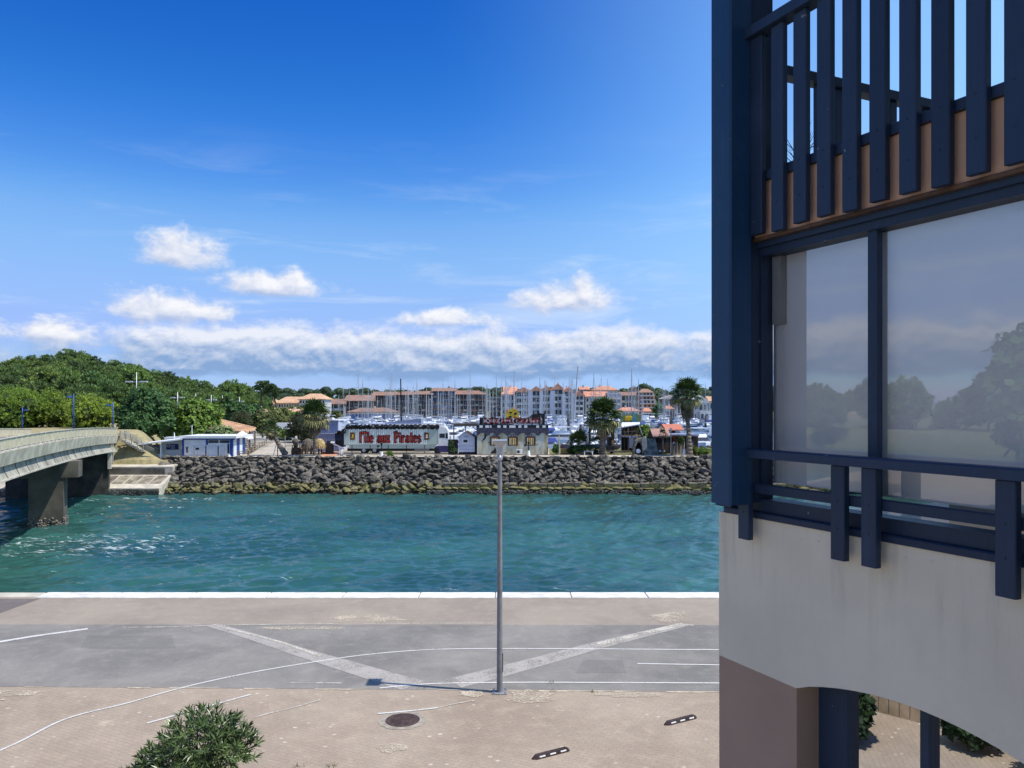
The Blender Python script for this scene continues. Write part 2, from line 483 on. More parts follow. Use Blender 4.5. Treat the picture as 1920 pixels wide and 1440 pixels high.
# ---- worn painted lines on the quay
def paint_mat(name, col, lo, hi, base=None):
    m = bpy.data.materials.new(name); m.use_nodes = True
    t = NT(m.node_tree); p = t.n['Principled BSDF']
    tc = t.node('ShaderNodeTexCoord').outputs['Object']
    t.l.new(t.mix(t.noise(tc, 5, 4), tuple(x * .8 for x in col), col), p.inputs['Base Color'])
    p.inputs['Roughness'].default_value = 0.75
    tr = t.node('ShaderNodeBsdfTransparent'); mx = t.node('ShaderNodeMixShader')
    t.l.new(t.smooth(t.m('ADD', t.m('MULTIPLY', t.noise(tc, 26, 4, .7), .65), t.m('MULTIPLY', t.noise(tc, 1.7, 3, .6), .35)), lo, hi), mx.inputs[0])
    t.l.new(p.outputs[0], mx.inputs[1]); t.l.new(tr.outputs[0], mx.inputs[2])
    t.l.new(mx.outputs[0], t.n['Material Output'].inputs[0])
    return m
m_line = paint_mat('white_line_paint', (0.70, 0.67, 0.62), 0.52, 0.66)
m_worn = paint_mat('worn_line_paint', (0.62, 0.56, 0.46), 0.46, 0.58)
m_band = paint_mat('faded_band_paint', (0.43, 0.39, 0.34), 0.48, 0.68)

def line(pts, wd, m, z=.012, taper=None):
    P_ = [G(x, y) for x, y in pts]
    L, Rr = [], []
    for i, q in enumerate(P_):
        d = (P_[min(i + 1, len(P_) - 1)] - P_[max(i - 1, 0)]); d.z = 0; d.normalize()
        n = Vector((-d.y, d.x, 0)); h = (taper[i] if taper else wd) / 2
        L.append(q + n * h + Vector((0, 0, z))); Rr.append(q - n * h + Vector((0, 0, z)))
    g = MB(); n = len(P_)
    g.add(L + Rr, [(n + i, n + i + 1, i + 1, i) for i in range(n - 1)])
    return struct('road_marking', g, m)
def smooth_pts(pts, n=6):
    out = []
    for i in range(len(pts) - 1):
        p0, p1, p2, p3 = pts[max(i - 1, 0)], pts[i], pts[i + 1], pts[min(i + 2, len(pts) - 1)]
        for k in range(n):
            t = k / n
            out.append(tuple(0.5 * ((2 * p1[j]) + (-p0[j] + p2[j]) * t + (2 * p0[j] - 5 * p1[j] + 4 * p2[j] - p3[j]) * t * t + (-p0[j] + 3 * p1[j] - 3 * p2[j] + p3[j]) * t ** 3) for j in (0, 1)))
    return out + [pts[-1]]
line(smooth_pts([(-240, 1497), (0, 1408), (120, 1350), (235, 1320), (350, 1288), (470, 1262), (600, 1240), (680, 1229), (760, 1221.5), (830, 1218), (900, 1217), (1050, 1217), (1200, 1218), (1350, 1219), (1500, 1220)]), .060, m_line)
line([(275, 1357), (372, 1330), (470, 1303)], .060, m_line)
line([(478, 1346), (510, 1337), (560, 1325), (600, 1313)], .055, m_worn)
line([(1195, 1245), (1350, 1247.5), (1500, 1250)], .060, m_line)
line(smooth_pts([(712, 1291), (760, 1286), (800, 1283.2), (860, 1281)]), .060, m_line)
line([(860, 1281), (1000, 1280), (1350, 1281.5), (1500, 1282)], .060, m_line)
line([(545, 1281), (640, 1281.6)], .06, m_worn)
line([(708, 1339), (770, 1333.5), (820, 1328)], .060, m_line)
line([(820, 1328), (850, 1321), (890, 1314)], .045, m_worn)
line([(398, 1172), (480, 1196), (560, 1222), (640, 1246), (720, 1270), (775, 1286)], 0, m_band, .009, [.34, .42, .50, .60, .66, .70])
line([(400, 1172.5), (470, 1190), (530, 1206), (600, 1231)], .10, m_worn, .016)
line([(1283, 1171), (1200, 1191), (1110, 1213), (1020, 1238), (930, 1262), (850, 1282)], 0, m_band, .009, [.34, .42, .50, .58, .64, .66])
line([(1283, 1171), (1240, 1180.5), (1180, 1195), (1120, 1209)], .22, m_worn, .016)
line([(-60, 1214), (0, 1204), (60, 1194), (165, 1179.5)], .16, m_line)
line([(230, 1177), (330, 1176), (400, 1173.2), (500, 1171.6), (640, 1169.8)], .07, m_worn)
line([(680, 1169.5), (800, 1169.4), (925, 1169.2)], .055, m_worn)
line([(1265, 1169.8), (1300, 1173)], .10, m_worn)
line([(-40, 1313), (10, 1312.5)], .06, m_worn)

# sandy stains washed together by the lamp foot and below the manhole
m_stain = paint_mat('sand_stain', (0.62, 0.52, 0.38), 0.40, 0.58)
for (cx, cy, rx, ry, sd) in ((992, 1307, 52, 15, 1), (733, 1403, 30, 10, 2), (885, 1302, 30, 7, 3), (30, 1300, 60, 8, 4), (1180, 1303, 70, 5, 5), (560, 1178, 90, 4, 6), (1260, 1158, 60, 12, 7), (690, 1160, 80, 9, 8)):
    q = random.Random(sd); g = MB()
    g.poly([G(cx + rx * math.cos(a) * (k_ := q.uniform(.6, 1.1)), cy + ry * math.sin(a) * k_) + Vector((0, 0, .0105)) for a in [i * .3927 for i in range(16)]][::-1])
    struct('sand_stain', g, m_stain)
# two old asphalt patches and a square drain cover set in the road
for (x0, y0, x1, y1) in ((150, 1192, 330, 1216), (1080, 1238, 1175, 1262)):
    a, b_, c_, d = G(x0, y1), G(x1, y1), G(x1 - 8, y0), G(x0 + 14, y0)
    struct('asphalt_patch', MB().poly([p_ + Vector((0, 0, .0065)) for p_ in (a, b_, c_, d)]), m_asph4)

# ---- water: a wind- and current-roughened sheet with real wavelets in view
def water_mat(name, deep, green, foam, spec=0.5, bump=0.35, scale=1.0):
    m = bpy.data.materials.new(name); m.use_nodes = True
    t = NT(m.node_tree); p = t.n['Principled BSDF']
    tc = t.node('ShaderNodeTexCoord').outputs['Object']
    x, y, z = t.xyz(tc)
    big = t.noise(t.comb(t.m('MULTIPLY', x, .05), t.m('MULTIPLY', y, .11), 0), 1.0, 5, .6, .6)
    c = t.mix(t.smooth(big, .35, .66), deep, green)
    n1 = t.noise(t.comb(t.m('MULTIPLY', x, .55 * scale), t.m('MULTIPLY', y, 1.0 * scale), 0), 1.6, 6, .62, .5)
    n2 = t.noise(t.comb(t.m('MULTIPLY', x, .8 * scale), y, 3.0), 5.0, 5, .6, .3)
    hh = t.m('ADD', n1, t.m('MULTIPLY', n2, .35))
    b = t.node('ShaderNodeBump'); b.inputs['Strength'].default_value = bump; b.inputs['Distance'].default_value = .18
    t.l.new(hh, b.inputs['Height']); t.l.new(b.outputs[0], p.inputs['Normal'])
    p.inputs['Roughness'].default_value = .05; p.inputs['IOR'].default_value = 1.333
    p.inputs['Specular IOR Level'].default_value = spec
    if foam:
        # broken water downstream of the bridge pier, thin streaks elsewhere
        e = t.m('SQRT', t.m('ADD', t.m('POWER', t.m('DIVIDE', t.m('ADD', x, 36.0), 19.0), 2.0), t.m('POWER', t.m('DIVIDE', t.m('SUBTRACT', y, 66.0), 11.0), 2.0)))
        reg = t.smooth(e, 1.15, .25)
        e2 = t.m('SQRT', t.m('ADD', t.m('POWER', t.m('DIVIDE', t.m('ADD', x, 44.0), 18.0), 2.0), t.m('POWER', t.m('DIVIDE', t.m('SUBTRACT', y, 97.5), 3.5), 2.0)))
        e3 = t.m('SQRT', t.m('ADD', t.m('POWER', t.m('DIVIDE', t.m('ADD', x, 24.0), 14.0), 2.0), t.m('POWER', t.m('DIVIDE', t.m('SUBTRACT', y, 53.5), 4.5), 2.0)))
        reg = t.m('MAXIMUM', reg, t.m('MAXIMUM', t.smooth(e2, 1.2, .3), t.m('MULTIPLY', t.smooth(e3, 1.3, .3), .62)))
        reg = t.m('MAXIMUM', reg, t.smooth(x, 30, -60, .30, .62))
        f1 = t.noise(t.comb(t.m('MULTIPLY', x, .5), t.m('MULTIPLY', y, 1.25), 0), 1.25, 9, .76, 1.2)
        f2 = t.noise(t.comb(t.m('MULTIPLY', x, .10), t.m('MULTIPLY', y, .35), 5), 1.0, 4, .6, .4)
        fm = t.m('ADD', f1, t.m('ADD', t.m('MULTIPLY', reg, .18), t.m('MULTIPLY', f2, .20)))
        fo = t.smooth(fm, .815, .89)
        c = t.mix(t.m('MULTIPLY', fo, .62), c, (.66, .76, .76))
        t.l.new(t.lin(fo, 0, 1, .05, .7), p.inputs['Roughness'])
    t.l.new(c, p.inputs['Base Color'])
    return m
m_water = water_mat('channel_water', (.018, .068, .064), (.034, .116, .098), True, .5, .30)
m_basin = water_mat('marina_water', (.02, .08, .16), (.03, .11, .19), False, .5, .12, .6)

def wave_sheet(x0, x1, y0, y1, st):
    nx, ny = int((x1 - x0) / st) + 1, int((y1 - y0) / st) + 1
    X, Y = np.meshgrid(np.linspace(x0, x1, nx), np.linspace(y0, y1, ny))
    Z = np.zeros_like(X); q = np.random.RandomState(5)
    wob = 1.2 * np.sin(X * .09 + Y * .05) + 1.0 * np.sin(Y * .13 - X * .04)
    for i in range(46):
        lam = .95 * (5.5 / .95) ** (q.rand() ** 1.4)
        th = math.radians(-62 + q.randn() * 34)
        kx, ky = 2 * math.pi / lam * math.cos(th), 2 * math.pi / lam * math.sin(th)
        ph = q.rand() * 6.28
        a = .0108 * lam ** 0.92
        s = np.sin(kx * X + ky * Y + ph + wob * (2.0 / lam))
        env = .55 + .45 * np.sin(X * q.uniform(.03, .12) + Y * q.uniform(.05, .16) + q.rand() * 6)
        Z += a * env * (s + .32 * np.cos(2 * (kx * X + ky * Y + ph + wob * (2.0 / lam))))
    edge = np.minimum(np.minimum((X - x0), (x1 - X)) / 3, 1)
    Z = Z * np.clip(edge, 0, 1)
    me = bpy.data.meshes.new('water')
    co = np.stack([X, Y, Z + ZW], -1).reshape(-1, 3).astype(np.float32)
    me.vertices.add(len(co)); me.vertices.foreach_set('co', co.ravel())
    idx = np.arange(nx * ny).reshape(ny, nx)
    qd = np.stack([idx[:-1, :-1], idx[:-1, 1:], idx[1:, 1:], idx[1:, :-1]], -1).reshape(-1, 4)
    me.loops.add(qd.size); me.polygons.add(len(qd))
    me.loops.foreach_set('vertex_index', qd.ravel().astype(np.int32))
    me.polygons.foreach_set('loop_start', (np.arange(len(qd)) * 4).astype(np.int32))
    me.polygons.foreach_set('use_smooth', np.ones(len(qd), bool))
    me.update(calc_edges=True); me.validate()
    return me
me = wave_sheet(-66, 44, 40, 110, .17); me.materials.append(m_water)
# outer, unseen or far stretches are flat and joined to the same sheet of water
o = link('water', me); o['kind'] = 'structure'
g = MB(); g.poly([(-78, QY - .5, ZW), (300, QY - .5, ZW), (300, 40, ZW), (-78, 40, ZW)])
g.poly([(-900, -150, ZW), (-78.0, -150, ZW), (-78.0, 40, ZW), (-900, 40, ZW)])
g.poly([(-900, 40, ZW), (-66, 40, ZW), (-66, 110, ZW), (-900, 110, ZW)])
g.poly([(44, 40, ZW), (500, 40, ZW), (500, 110, ZW), (44, 110, ZW)])
struct('water', g, m_water)

# wooded bank where the channel bends upstream (seen in the window's reflection)
g = MB(); g.poly([(-600, -150, -.5), (-205, -150, -.5), (-212, 40, -.5), (-235, 112, -.5), (-600, 112, -.5)]); g.poly([(-205, -150, -.5), (-198, -150, -7), (-205, 40, -7), (-228, 112, -7), (-235, 112, -.5), (-212, 40, -.5)])
struct('upstream_bank', g, m_grass_g)
# ---- far bank and the land behind
BXL = [(-23, 130), (-45, 200), (-74, 292), (-90, 395)]            # left rim of the marina basin
g = MB()
g.poly([(-46, 108.6, ZF), (300, 108.6, ZF), (300, 130, ZF), (-23, 130, ZF), (-48, 130, ZF)])
g.poly([(-48, 130, ZF), (-23, 130, ZF), (-45, 200, ZF), (-74, 292, ZF), (-90, 395, ZF), (-170, 395, ZF), (-75, 200, ZF)])
g.poly([(-400, 395, ZF), (400, 395, ZF), (600, 1100, ZF + 4), (-700, 1100, ZF + 4)])
for (xa, ya_), (xb, yb) in zip(BXL, BXL[1:]): g.poly([(xa, ya_, ZF), (xa, ya_, ZM - 2), (xb, yb, ZM - 2), (xb, yb, ZF)])
g.poly([(-90, 395, ZF), (-90, 395, ZM - 2), (400, 395, ZM - 2), (400, 395, ZF)])
g.poly([(-23, 130, ZF), (300, 130, ZF), (300, 130, ZM - 2), (-23, 130, ZM - 2)])
struct('far_bank_ground', g, m_far)
g = MB(); g.poly([(-100, 129, ZM), (400, 129, ZM), (400, 396, ZM), (-100, 396, ZM)])
struct('marina_water', g, m_basin)
g = MB(); g.poly([(-48, 108.4, ZF + .02), (60, 108.4, ZF + .02), (60, 112.4, ZF + .02), (-40, 112.4, ZF + .02)])
struct('promenade_path', g, m_path)
# sandy lane running away between the kiosk and the palms, and the car park
def lane(pts, m, z, name):
    g = MB(); n = len(pts)
    g.add([(*G(l, y, ZF).xy, z) for (l, r, y) in pts] + [(*G(r, y, ZF).xy, z) for (l, r, y) in pts], [(i, i + n, i + n + 1, i + 1) for i in range(n - 1)])
    return struct(name, g, m)
lane([(440, 560, 856.5), (470, 540, 850), (500, 535, 838), (515, 540, 828)], m_path, ZF + .01, 'lane')
lane([(478, 600, 827), (480, 640, 818), (505, 640, 812)], mat('car_park_tarmac', (.42, .40, .37), .9, .15, .3), ZF + .014, 'car_park')

# hills: embankment carrying the bridge road, wooded rise behind, distant ridge
def sst(a, b, x):
    t = np.clip((x - a) / (b - a), 0, 1); return t * t * (3 - 2 * t)
def hill_h(X, Y):
    X = np.asarray(X, float); Y = np.asarray(Y, float)
    px = CX + F * X / np.maximum(Y, 1)
    emb = 3.4 * sst(-47.2, -51.6, X + np.maximum(Y - 109, 0) * .42) * sst(107.3, 110.2, Y)
    t = np.clip((520 - px) / 420, 0, 1.6)
    rise = sst(140, 300, Y) * (2.0 + 10.0 * np.clip(t, 0, 1) ** 0.8)
    side = sst(-47, -70, X + (Y - 130) * .33)
    h = np.maximum(emb * sst(330, 150, Y), rise * side)
    return ZF - .35 + h + .35 * sst(0, 1.0, h)
def hill_z(x, y): return float(hill_h(np.array([x]), np.array([y]))[0])
nx, ny = 120, 110
xs = -46.2 - (np.linspace(0, 1, nx) ** 2.2) * 560; ys = 107.4 + (np.linspace(0, 1, ny) ** 2.0) * 420
X, Y = np.meshgrid(xs, ys); Xs = X - (Y - 104) * .24 * (Y > 108) * (1 - sst(-300, -500, X))
Z = hill_h(Xs, Y); Z[0, :] = np.minimum(Z[0, :], ZW - 1)
g = MB(); idx = np.arange(nx * ny).reshape(ny, nx)
g.add([tuple(v) for v in np.stack([Xs, Y, Z], -1).reshape(-1, 3)], [tuple(int(i) for i in (idx[j, i], idx[j + 1, i], idx[j + 1, i + 1], idx[j, i + 1])) for j in range(ny - 1) for i in range(nx - 1)])
struct('hill', g, m_grass, True)
# the ground beyond, out to the horizon
g = MB()
for j, (y0, y1) in enumerate(((396, 560), (560, 900), (900, 2500))):
    z0, z1 = ((ZF - .3, 3), (3, 6), (6, 8))[j]
    g.poly([(-y0 * 1.5, y0, z0), (y0 * 1.5, y0, z0), (y1 * 1.5, y1, z1), (-y1 * 1.5, y1, z1)])
struct('terrain', g, m_grass_g)
# ================================================================== THE APARTMENT BUILDING ON THE RIGHT
WC = 4.04                                        # wall line  x + .4667 y = WC
DV = Vector((-.4667, 1, 0)).normalized(); NV = Vector((-.90618, -.42291, 0))
def wp(s, o, z): 
    v = Vector((WC, 0, 0)) + DV * s + NV * o
    return Vector((v.x, v.y, z))
def w_c(o): return WC - 1.10349 * o
def w_y(px, o): return F * w_c(o) / (px - 260.0)
def w_s(px, o): return (w_y(px, o) + .42291 * o) / .90618
def w_z(px, py, o): return CAMZ - (py - HY) / F * w_y(px, o)
class WB(MB):
    def wbox(s, s0, s1, o0, o1, z0, z1, b=0.0, mi=0):
        if b <= 0:
            return s.hexa([wp(s0, o0, z0), wp(s1, o0, z0), wp(s1, o1, z0), wp(s0, o1, z0), wp(s0, o0, z1), wp(s1, o0, z1), wp(s1, o1, z1), wp(s0, o1, z1)][::1], mi)
        k = len(s.v); s.bbox(min(s0, s1), max(s0, s1), min(o0, o1), max(o0, o1), z0, z1, b, mi)
        for i in range(k, len(s.v)):
            a, c, z = s.v[i]; s.v[i] = tuple(wp(a, c, z))
        return s
        return s

def timber(name, col, var=.18):
    m = bpy.data.materials.new(name); m.use_nodes = True
    t = NT(m.node_tree); p = t.n['Principled BSDF']
    tc = t.node('ShaderNodeTexCoord').outputs['Object']
    x, y, z = t.xyz(tc)
    gr = t.noise(t.comb(t.m('MULTIPLY', x, 60), t.m('MULTIPLY', y, 60), t.m('MULTIPLY', z, 3)), 1.0, 4, .6)
    c = t.mix(gr, tuple(v * (1 - var) for v in col), tuple(v * (1 + var) for v in col))
    oi = t.node('ShaderNodeObjectInfo').outputs['Random']
    c = t.mix(1.0, c, t.comb(*[t.lin(oi, 0, 1, .82, 1.18)] * 3), 'MULTIPLY')
    ch = t.smooth(t.noise(tc, 17, 3, .5), .735, .76)
    c = t.mix(t.m('MULTIPLY', ch, .6), c, (.30, .31, .31))
    du = t.smooth(t.noise(tc, 1.6, 5, .65), .5, .8)
    c = t.mix(t.m('MULTIPLY', du, .35), c, tuple(v * 1.9 + .01 for v in col))
    dr = t.smooth(t.noise(t.comb(t.m('MULTIPLY', x, 14), t.m('MULTIPLY', y, 14), t.m('MULTIPLY', z, 1.1)), 1.0, 4, .6), .58, .75)
    c = t.mix(t.m('MULTIPLY', dr, .30), c, tuple(v * 1.5 + .02 for v in col))
    t.l.new(c, p.inputs['Base Color']); p.inputs['Roughness'].default_value = .5; p.inputs['Specular IOR Level'].default_value = .35
    b = t.node('ShaderNodeBump'); b.inputs['Strength'].default_value = .25; b.inputs['Distance'].default_value = .004
    t.l.new(gr, b.inputs['Height']); t.l.new(b.outputs[0], p.inputs['Normal'])
    return m
m_navy = timber('navy_timber', (.022, .042, .078))
m_navy_l = timber('navy_timber_skylit', (.014, .056, .115))  # lighter copy of the navy timber: sky light on the post painted in
def render_mat(name, col, streak):
    m = bpy.data.materials.new(name); m.use_nodes = True
    t = NT(m.node_tree); p = t.n['Principled BSDF']
    tc = t.node('ShaderNodeTexCoord').outputs['Object']
    x, y, z = t.xyz(tc)
    n = t.noise(tc, .9, 6, .62)
    c = t.mix(t.smooth(n, .3, .7), tuple(v * .92 for v in col), tuple(min(v * 1.06, .9) for v in col))
    # run-off streaks under the sill, strongest at the top edge of the wall
    run = t.noise(t.comb(t.m('MULTIPLY', x, 9), t.m('MULTIPLY', y, 9), t.m('MULTIPLY', z, .8)), 1.0, 5, .65)
    topf = t.smooth(z, 4.5, 5.46)
    c = t.mix(t.m('MULTIPLY', t.m('MULTIPLY', t.smooth(run, .45, .75), t.m('POWER', topf, 1.5)), streak), c, (.20, .18, .12))
    moss = t.m('MULTIPLY', t.smooth(t.noise(tc, 22, 4, .6), .60, .72), t.smooth(z, 5.30, 5.455))
    c = t.mix(t.m('MULTIPLY', moss, streak), c, (.10, .10, .03))
    t.l.new(c, p.inputs['Base Color']); p.inputs['Roughness'].default_value = .92; p.inputs['Specular IOR Level'].default_value = .15
    b = t.node('ShaderNodeBump'); b.inputs['Strength'].default_value = .35; b.inputs['Distance'].default_value = .006
    t.l.new(t.noise(tc, 130, 4, .7), b.inputs['Height']); t.l.new(b.outputs[0], p.inputs['Normal'])
    return m
m_wall = render_mat('cream_render', (.86, .765, .56), .30)
m_pink = render_mat('pink_brown_render', (.47, .325, .225), .1)
m_pink_d = render_mat('pink_brown_reveal', (.36, .235, .185), .05)
m_peach = render_mat('peach_render', (.80, .50, .31), .1)
m_rust = mat('brown_flashing', (.12, .07, .04), .6, .4, 6, .3)
m_blind = mat('white_blind', (.88, .87, .83), .85, .03, 1.5)
m_dark = mat('dark_interior', (.03, .03, .035), .8, .2, 1)
m_int = mat('interior_wall', (.45, .40, .34), .9, .1, 1)
def glass_mat(name, refl, tint=(.92, .95, .97)):
    m = bpy.data.materials.new(name); m.use_nodes = True
    t = NT(m.node_tree); t.n.remove(t.n['Principled BSDF'])
    gl = t.node('ShaderNodeBsdfGlossy'); gl.inputs['Roughness'].default_value = .004; gl.inputs['Color'].default_value = (.95, .97, 1, 1)
    tr = t.node('ShaderNodeBsdfTransparent'); tr.inputs['Color'].default_value = (*tint, 1)
    lw = t.node('ShaderNodeFresnel'); lw.inputs['IOR'].default_value = 1.52
    mx = t.node('ShaderNodeMixShader')
    t.l.new(t.m('MULTIPLY_ADD', lw.outputs[0], 1.0, refl, clamp=True), mx.inputs[0])
    t.l.new(tr.outputs[0], mx.inputs[1]); t.l.new(gl.outputs[0], mx.inputs[2])
    t.l.new(mx.outputs[0], t.n['Material Output'].inputs[0])
    return m
m_glass = glass_mat('window_glass', .13, (.98, .99, 1.0))
m_glass_dark = glass_mat('tinted_door_glass', .72, (.30, .31, .31))

blg = thing('apartment_building', 'cream and peach apartment block corner with navy timber balconies and large reflecting windows', 'building', wp(0, 0, 0))
SC_ = w_s(1348, 0) + .0                          # far corner of the wall
S_END = -3.4                                     # the wall runs on past the frame, towards the viewer's side
Z_SP, Z_TOP = 4.455, 5.455
# cream wall with a flat arch cut from its lower edge
s1 = w_s(1493, 0)
arch = []
for px, py in [(1493, 1288), (1512, 1286.6), (1532, 1287), (1560, 1290.5), (1590, 1297), (1650, 1313), (1720, 1336), (1800, 1374), (1890, 1440)]:
    arch.append((w_s(px, 0), w_z(px, py, 0)))
sm = w_s(1725, 0); 
half = s1 - sm
full = [(s1 - 2 * half * i / 16, Z_SP + .165 * math.sin(math.pi * i / 16) ** .8) for i in range(17)]
s2 = full[-1][0]
wl = WB(); th = -.30
poly = [(SC_, Z_SP), (SC_, Z_TOP), (S_END, Z_TOP), (S_END, Z_SP)] + full[::-1]
wl.prism(poly, lambda a, b, t: wp(a, t, b), 0.0, th)
part('wall', wl, m_wall, blg, world=True)
wl = WB(); wl.wbox(s1, SC_, th, -.003, 0, Z_SP - .002)
part('pier', wl, m_pink, blg, world=True)
wl = WB(); wl.wbox(S_END, s2, th, -.003, 0, Z_SP - .002)
part('pier', wl, m_pink, blg, world=True)
# far end wall, slabs, inner walls and the room behind
wl = WB(); wl.wbox(SC_ - .25, SC_ - .002, -8, th - .002, 0, Z_TOP - .3)
part('end_wall', wl, m_wall, blg, world=True)
wl = WB(); wl.wbox(S_END, SC_ - .004, -8, th - .004, 5.0, 5.40)
part('floor_slab', wl, m_wall, blg, world=True)
wl = WB(); wl.wbox(S_END, SC_ - .02, -8, -.14, 7.20, 7.60)
part('terrace_slab', wl, m_conc, blg, world=True)
wl = WB(); wl.wbox(S_END, SC_ - .3, -3.3, -3.1, 0, 4.99)
part('inner_wall', wl, m_int, blg, world=True)
wl = WB(); wl.wbox(S_END, SC_ - .3, -3.05, -.95, .01, .06)
part('room_floor', wl, m_int, blg, world=True)
wl = WB(); wl.wbox(S_END - .2, S_END, -8, .0, 0, 11.0)
part('side_wall', wl, m_wall, blg, world=True)
# roof over the terrace, on the corner post
wl = WB(); wl.wbox(S_END, SC_ + .25, -8, .35, 10.9, 11.15)
rf = part('roof', wl, m_navy, blg, world=True)
# glazed doors under the arch
od = -.185
wl = WB(); wl.wbox(w_s(1588, od), s1 - .0, od - .10, od, .05, Z_SP + .13)
part('door_frame', wl, m_navy, blg, world=True)
wl = WB(); a0, a1 = w_s(1740, od), w_s(1724, od); wl.wbox(a0, a1, od - .09, od - .005, .05, Z_SP + .16)
part('door_frame', wl, m_navy, blg, world=True)
wl = WB(); wl.wbox(s2, a0, od - .09, od - .005, 3.78, 3.86)
part('door_rail', wl, m_navy, blg, world=True)
for (b0, b1) in ((w_s(1588, od), a1), (a0, s2)):
    wl = WB(); wl.poly([wp(b0, od - .05, .05), wp(b1, od - .05, .05), wp(b1, od - .05, Z_SP + .18), wp(b0, od - .05, Z_SP + .18)])
    part('pane', wl, m_glass_dark, blg, world=True)

# --- first-floor glazing
ZG0, ZG1 = 5.583, 7.166
wl = WB(); wl.wbox(S_END, SC_ - .06, -.16, .015, Z_TOP + .002, Z_TOP + .045, .008); wl.wbox(S_END, SC_ - .09, -.14, -.015, Z_TOP + .047, ZG0)
part('window_sill', wl, m_navy, blg, world=True)
og = -.05
wl = WB()
wl.wbox(w_s(1434, og), SC_ - .11, og - .07, og + .03, ZG0, 7.26)
part('window_frame', wl, m_navy, blg, world=True)
wl = WB(); wl.wbox(w_s(1647, og), w_s(1630, og), og - .032, og + .012, ZG0 + .001, ZG1)
part('window_mullion', wl, m_navy, blg, world=True)
wl = WB(); wl.wbox(S_END, SC_ - .10, og - .10, og + .035, ZG1, 7.262); wl.wbox(S_END, SC_ - .08, og - .08, og + .06, 7.215, 7.258)
part('window_head', wl, m_navy, blg, world=True)
for (p0, p1) in ((1434, 1631), (1646, 2600)):
    wl = WB(); wl.poly([wp(w_s(p0, og), og - .03, ZG0), wp(w_s(p1, og), og - .03, ZG0), wp(w_s(p1, og), og - .03, ZG1), wp(w_s(p0, og), og - .03, ZG1)])
    part('window_pane', wl, m_glass, blg, world=True)
wl = WB(); ob = -.135
wl.wbox(S_END, w_s(1641, ob), ob - .01, ob, ZG0 + .1, ZG1 + .03)
part('blind', wl, m_blind, blg, world=True)
wl = WB(); wl.wbox(w_s(1645, ob), w_s(1446, ob), ob - .03, ob - .02, ZG0 + .1, ZG1 + .03)
part('blind', wl, m_blind, blg, world=True)
wl = WB(); wl.wbox(w_s(1452, og), w_s(1437, og), -.26, -.10, 6.72, ZG1 - .002)
part('blind_box', wl, mat('blind_box_grey', (.42, .42, .38), .6, .05, 3), blg, world=True)
wl = WB(); wl.wbox(S_END, SC_ - .9, -1.25, -1.15, 5.42, 7.19)
part('inner_wall', wl, m_int, blg, world=True)

# --- corner post
so = (5.091 + .42291 * .25) / .90618
wl = WB(); wl.wbox(so, so + .195, .068, .25, 5.555, 10.9, .012)
part('corner_post', wl, m_navy_l, blg, world=True)
wl = WB(); wl.wbox(SC_ - .16, SC_ - .005, -.16, .03, 5.50, 7.262)
part('corner_stud', wl, m_navy, blg, world=True)
wl = WB(); wl.wbox(so + .03, so + .17, -.13, .066, 5.56, 10.9)
part('corner_post', wl, m_navy, blg, world=True)

# --- lower balustrade
rail = part('balustrade', WB().wbox(S_END, so + .10, .035, .125, 5.858, 5.914, .008), m_navy, blg, world=True)
part('rail', WB().wbox(S_END, so + .06, .004, .046, 5.628, 5.687, .006), m_navy, rail, world=True)
for px in (1383, 1556, 1613, 1864, 1936, 2150, 2290):
    sl = w_s(px, .10); sb = WB().wbox(sl - .098, sl, .052, .098, 5.322, 5.856, .005)
    for z_ in (5.655, 5.50): sb.tube(wp(sl - .049, .097, z_), wp(sl - .049, .101, z_), .006, n=6)
    part('slat', sb, m_navy, rail, world=True)

# --- upper terrace: peach parapet, flashing, balustrades
part('parapet', WB().wbox(S_END, w_s(1394, .02), -.13, .02, 7.268, 7.628), m_peach, blg, world=True)
part('flashing', WB().wbox(S_END, w_s(1396, .02), -.13, .045, 7.252, 7.275, .004), m_rust, blg, world=True)
rail = part('balustrade', WB().wbox(S_END, w_s(1402, .1), .022, .135, 8.545, 8.616, .008), m_navy, blg, world=True)
part('rail', WB().wbox(S_END, w_s(1400, .03), -.02, .05, 7.630, 7.688, .006), m_navy, rail, world=True)
s0 = w_s(1406, .10)
for i in range(44):
    sl = s0 - i * .1847
    if sl < S_END: break
    sb = WB().wbox(sl - .102, sl, .055, .098, 7.285 - .012 * (i % 3 == 1), 8.543, .005)
    for z_ in (7.66, 7.45): sb.tube(wp(sl - .05, .097, z_), wp(sl - .05, .101, z_), .006, n=6)
    part('slat', sb, m_navy, rail, world=True)
part('parapet', WB().wbox(SC_ - .17, SC_ - .03, -7.9, -.135, 7.268, 7.626), m_peach, blg, world=True)
rail = part('balustrade', WB().wbox(SC_ - .14, SC_ - .03, -7.9, -.135, 8.53, 8.60, .008), m_navy, blg, world=True)
part('rail', WB().wbox(SC_ - .12, SC_ - .05, -7.9, -.135, 7.63, 7.685, .006), m_navy, rail, world=True)
for i in range(40):
    o_ = -.24 - i * .19
    part('slat', WB().wbox(SC_ - .105, SC_ - .065, o_ - .07, o_, 7.40, 8.528, .004), m_navy, rail, world=True)

# unseen wing wall, added and sized to shade the corner post's near face
wl = WB(); wl.wbox(.55, .85, .02, 2.7, 0, 12.5)
part('shading_wing', wl, m_wall, blg, world=True)
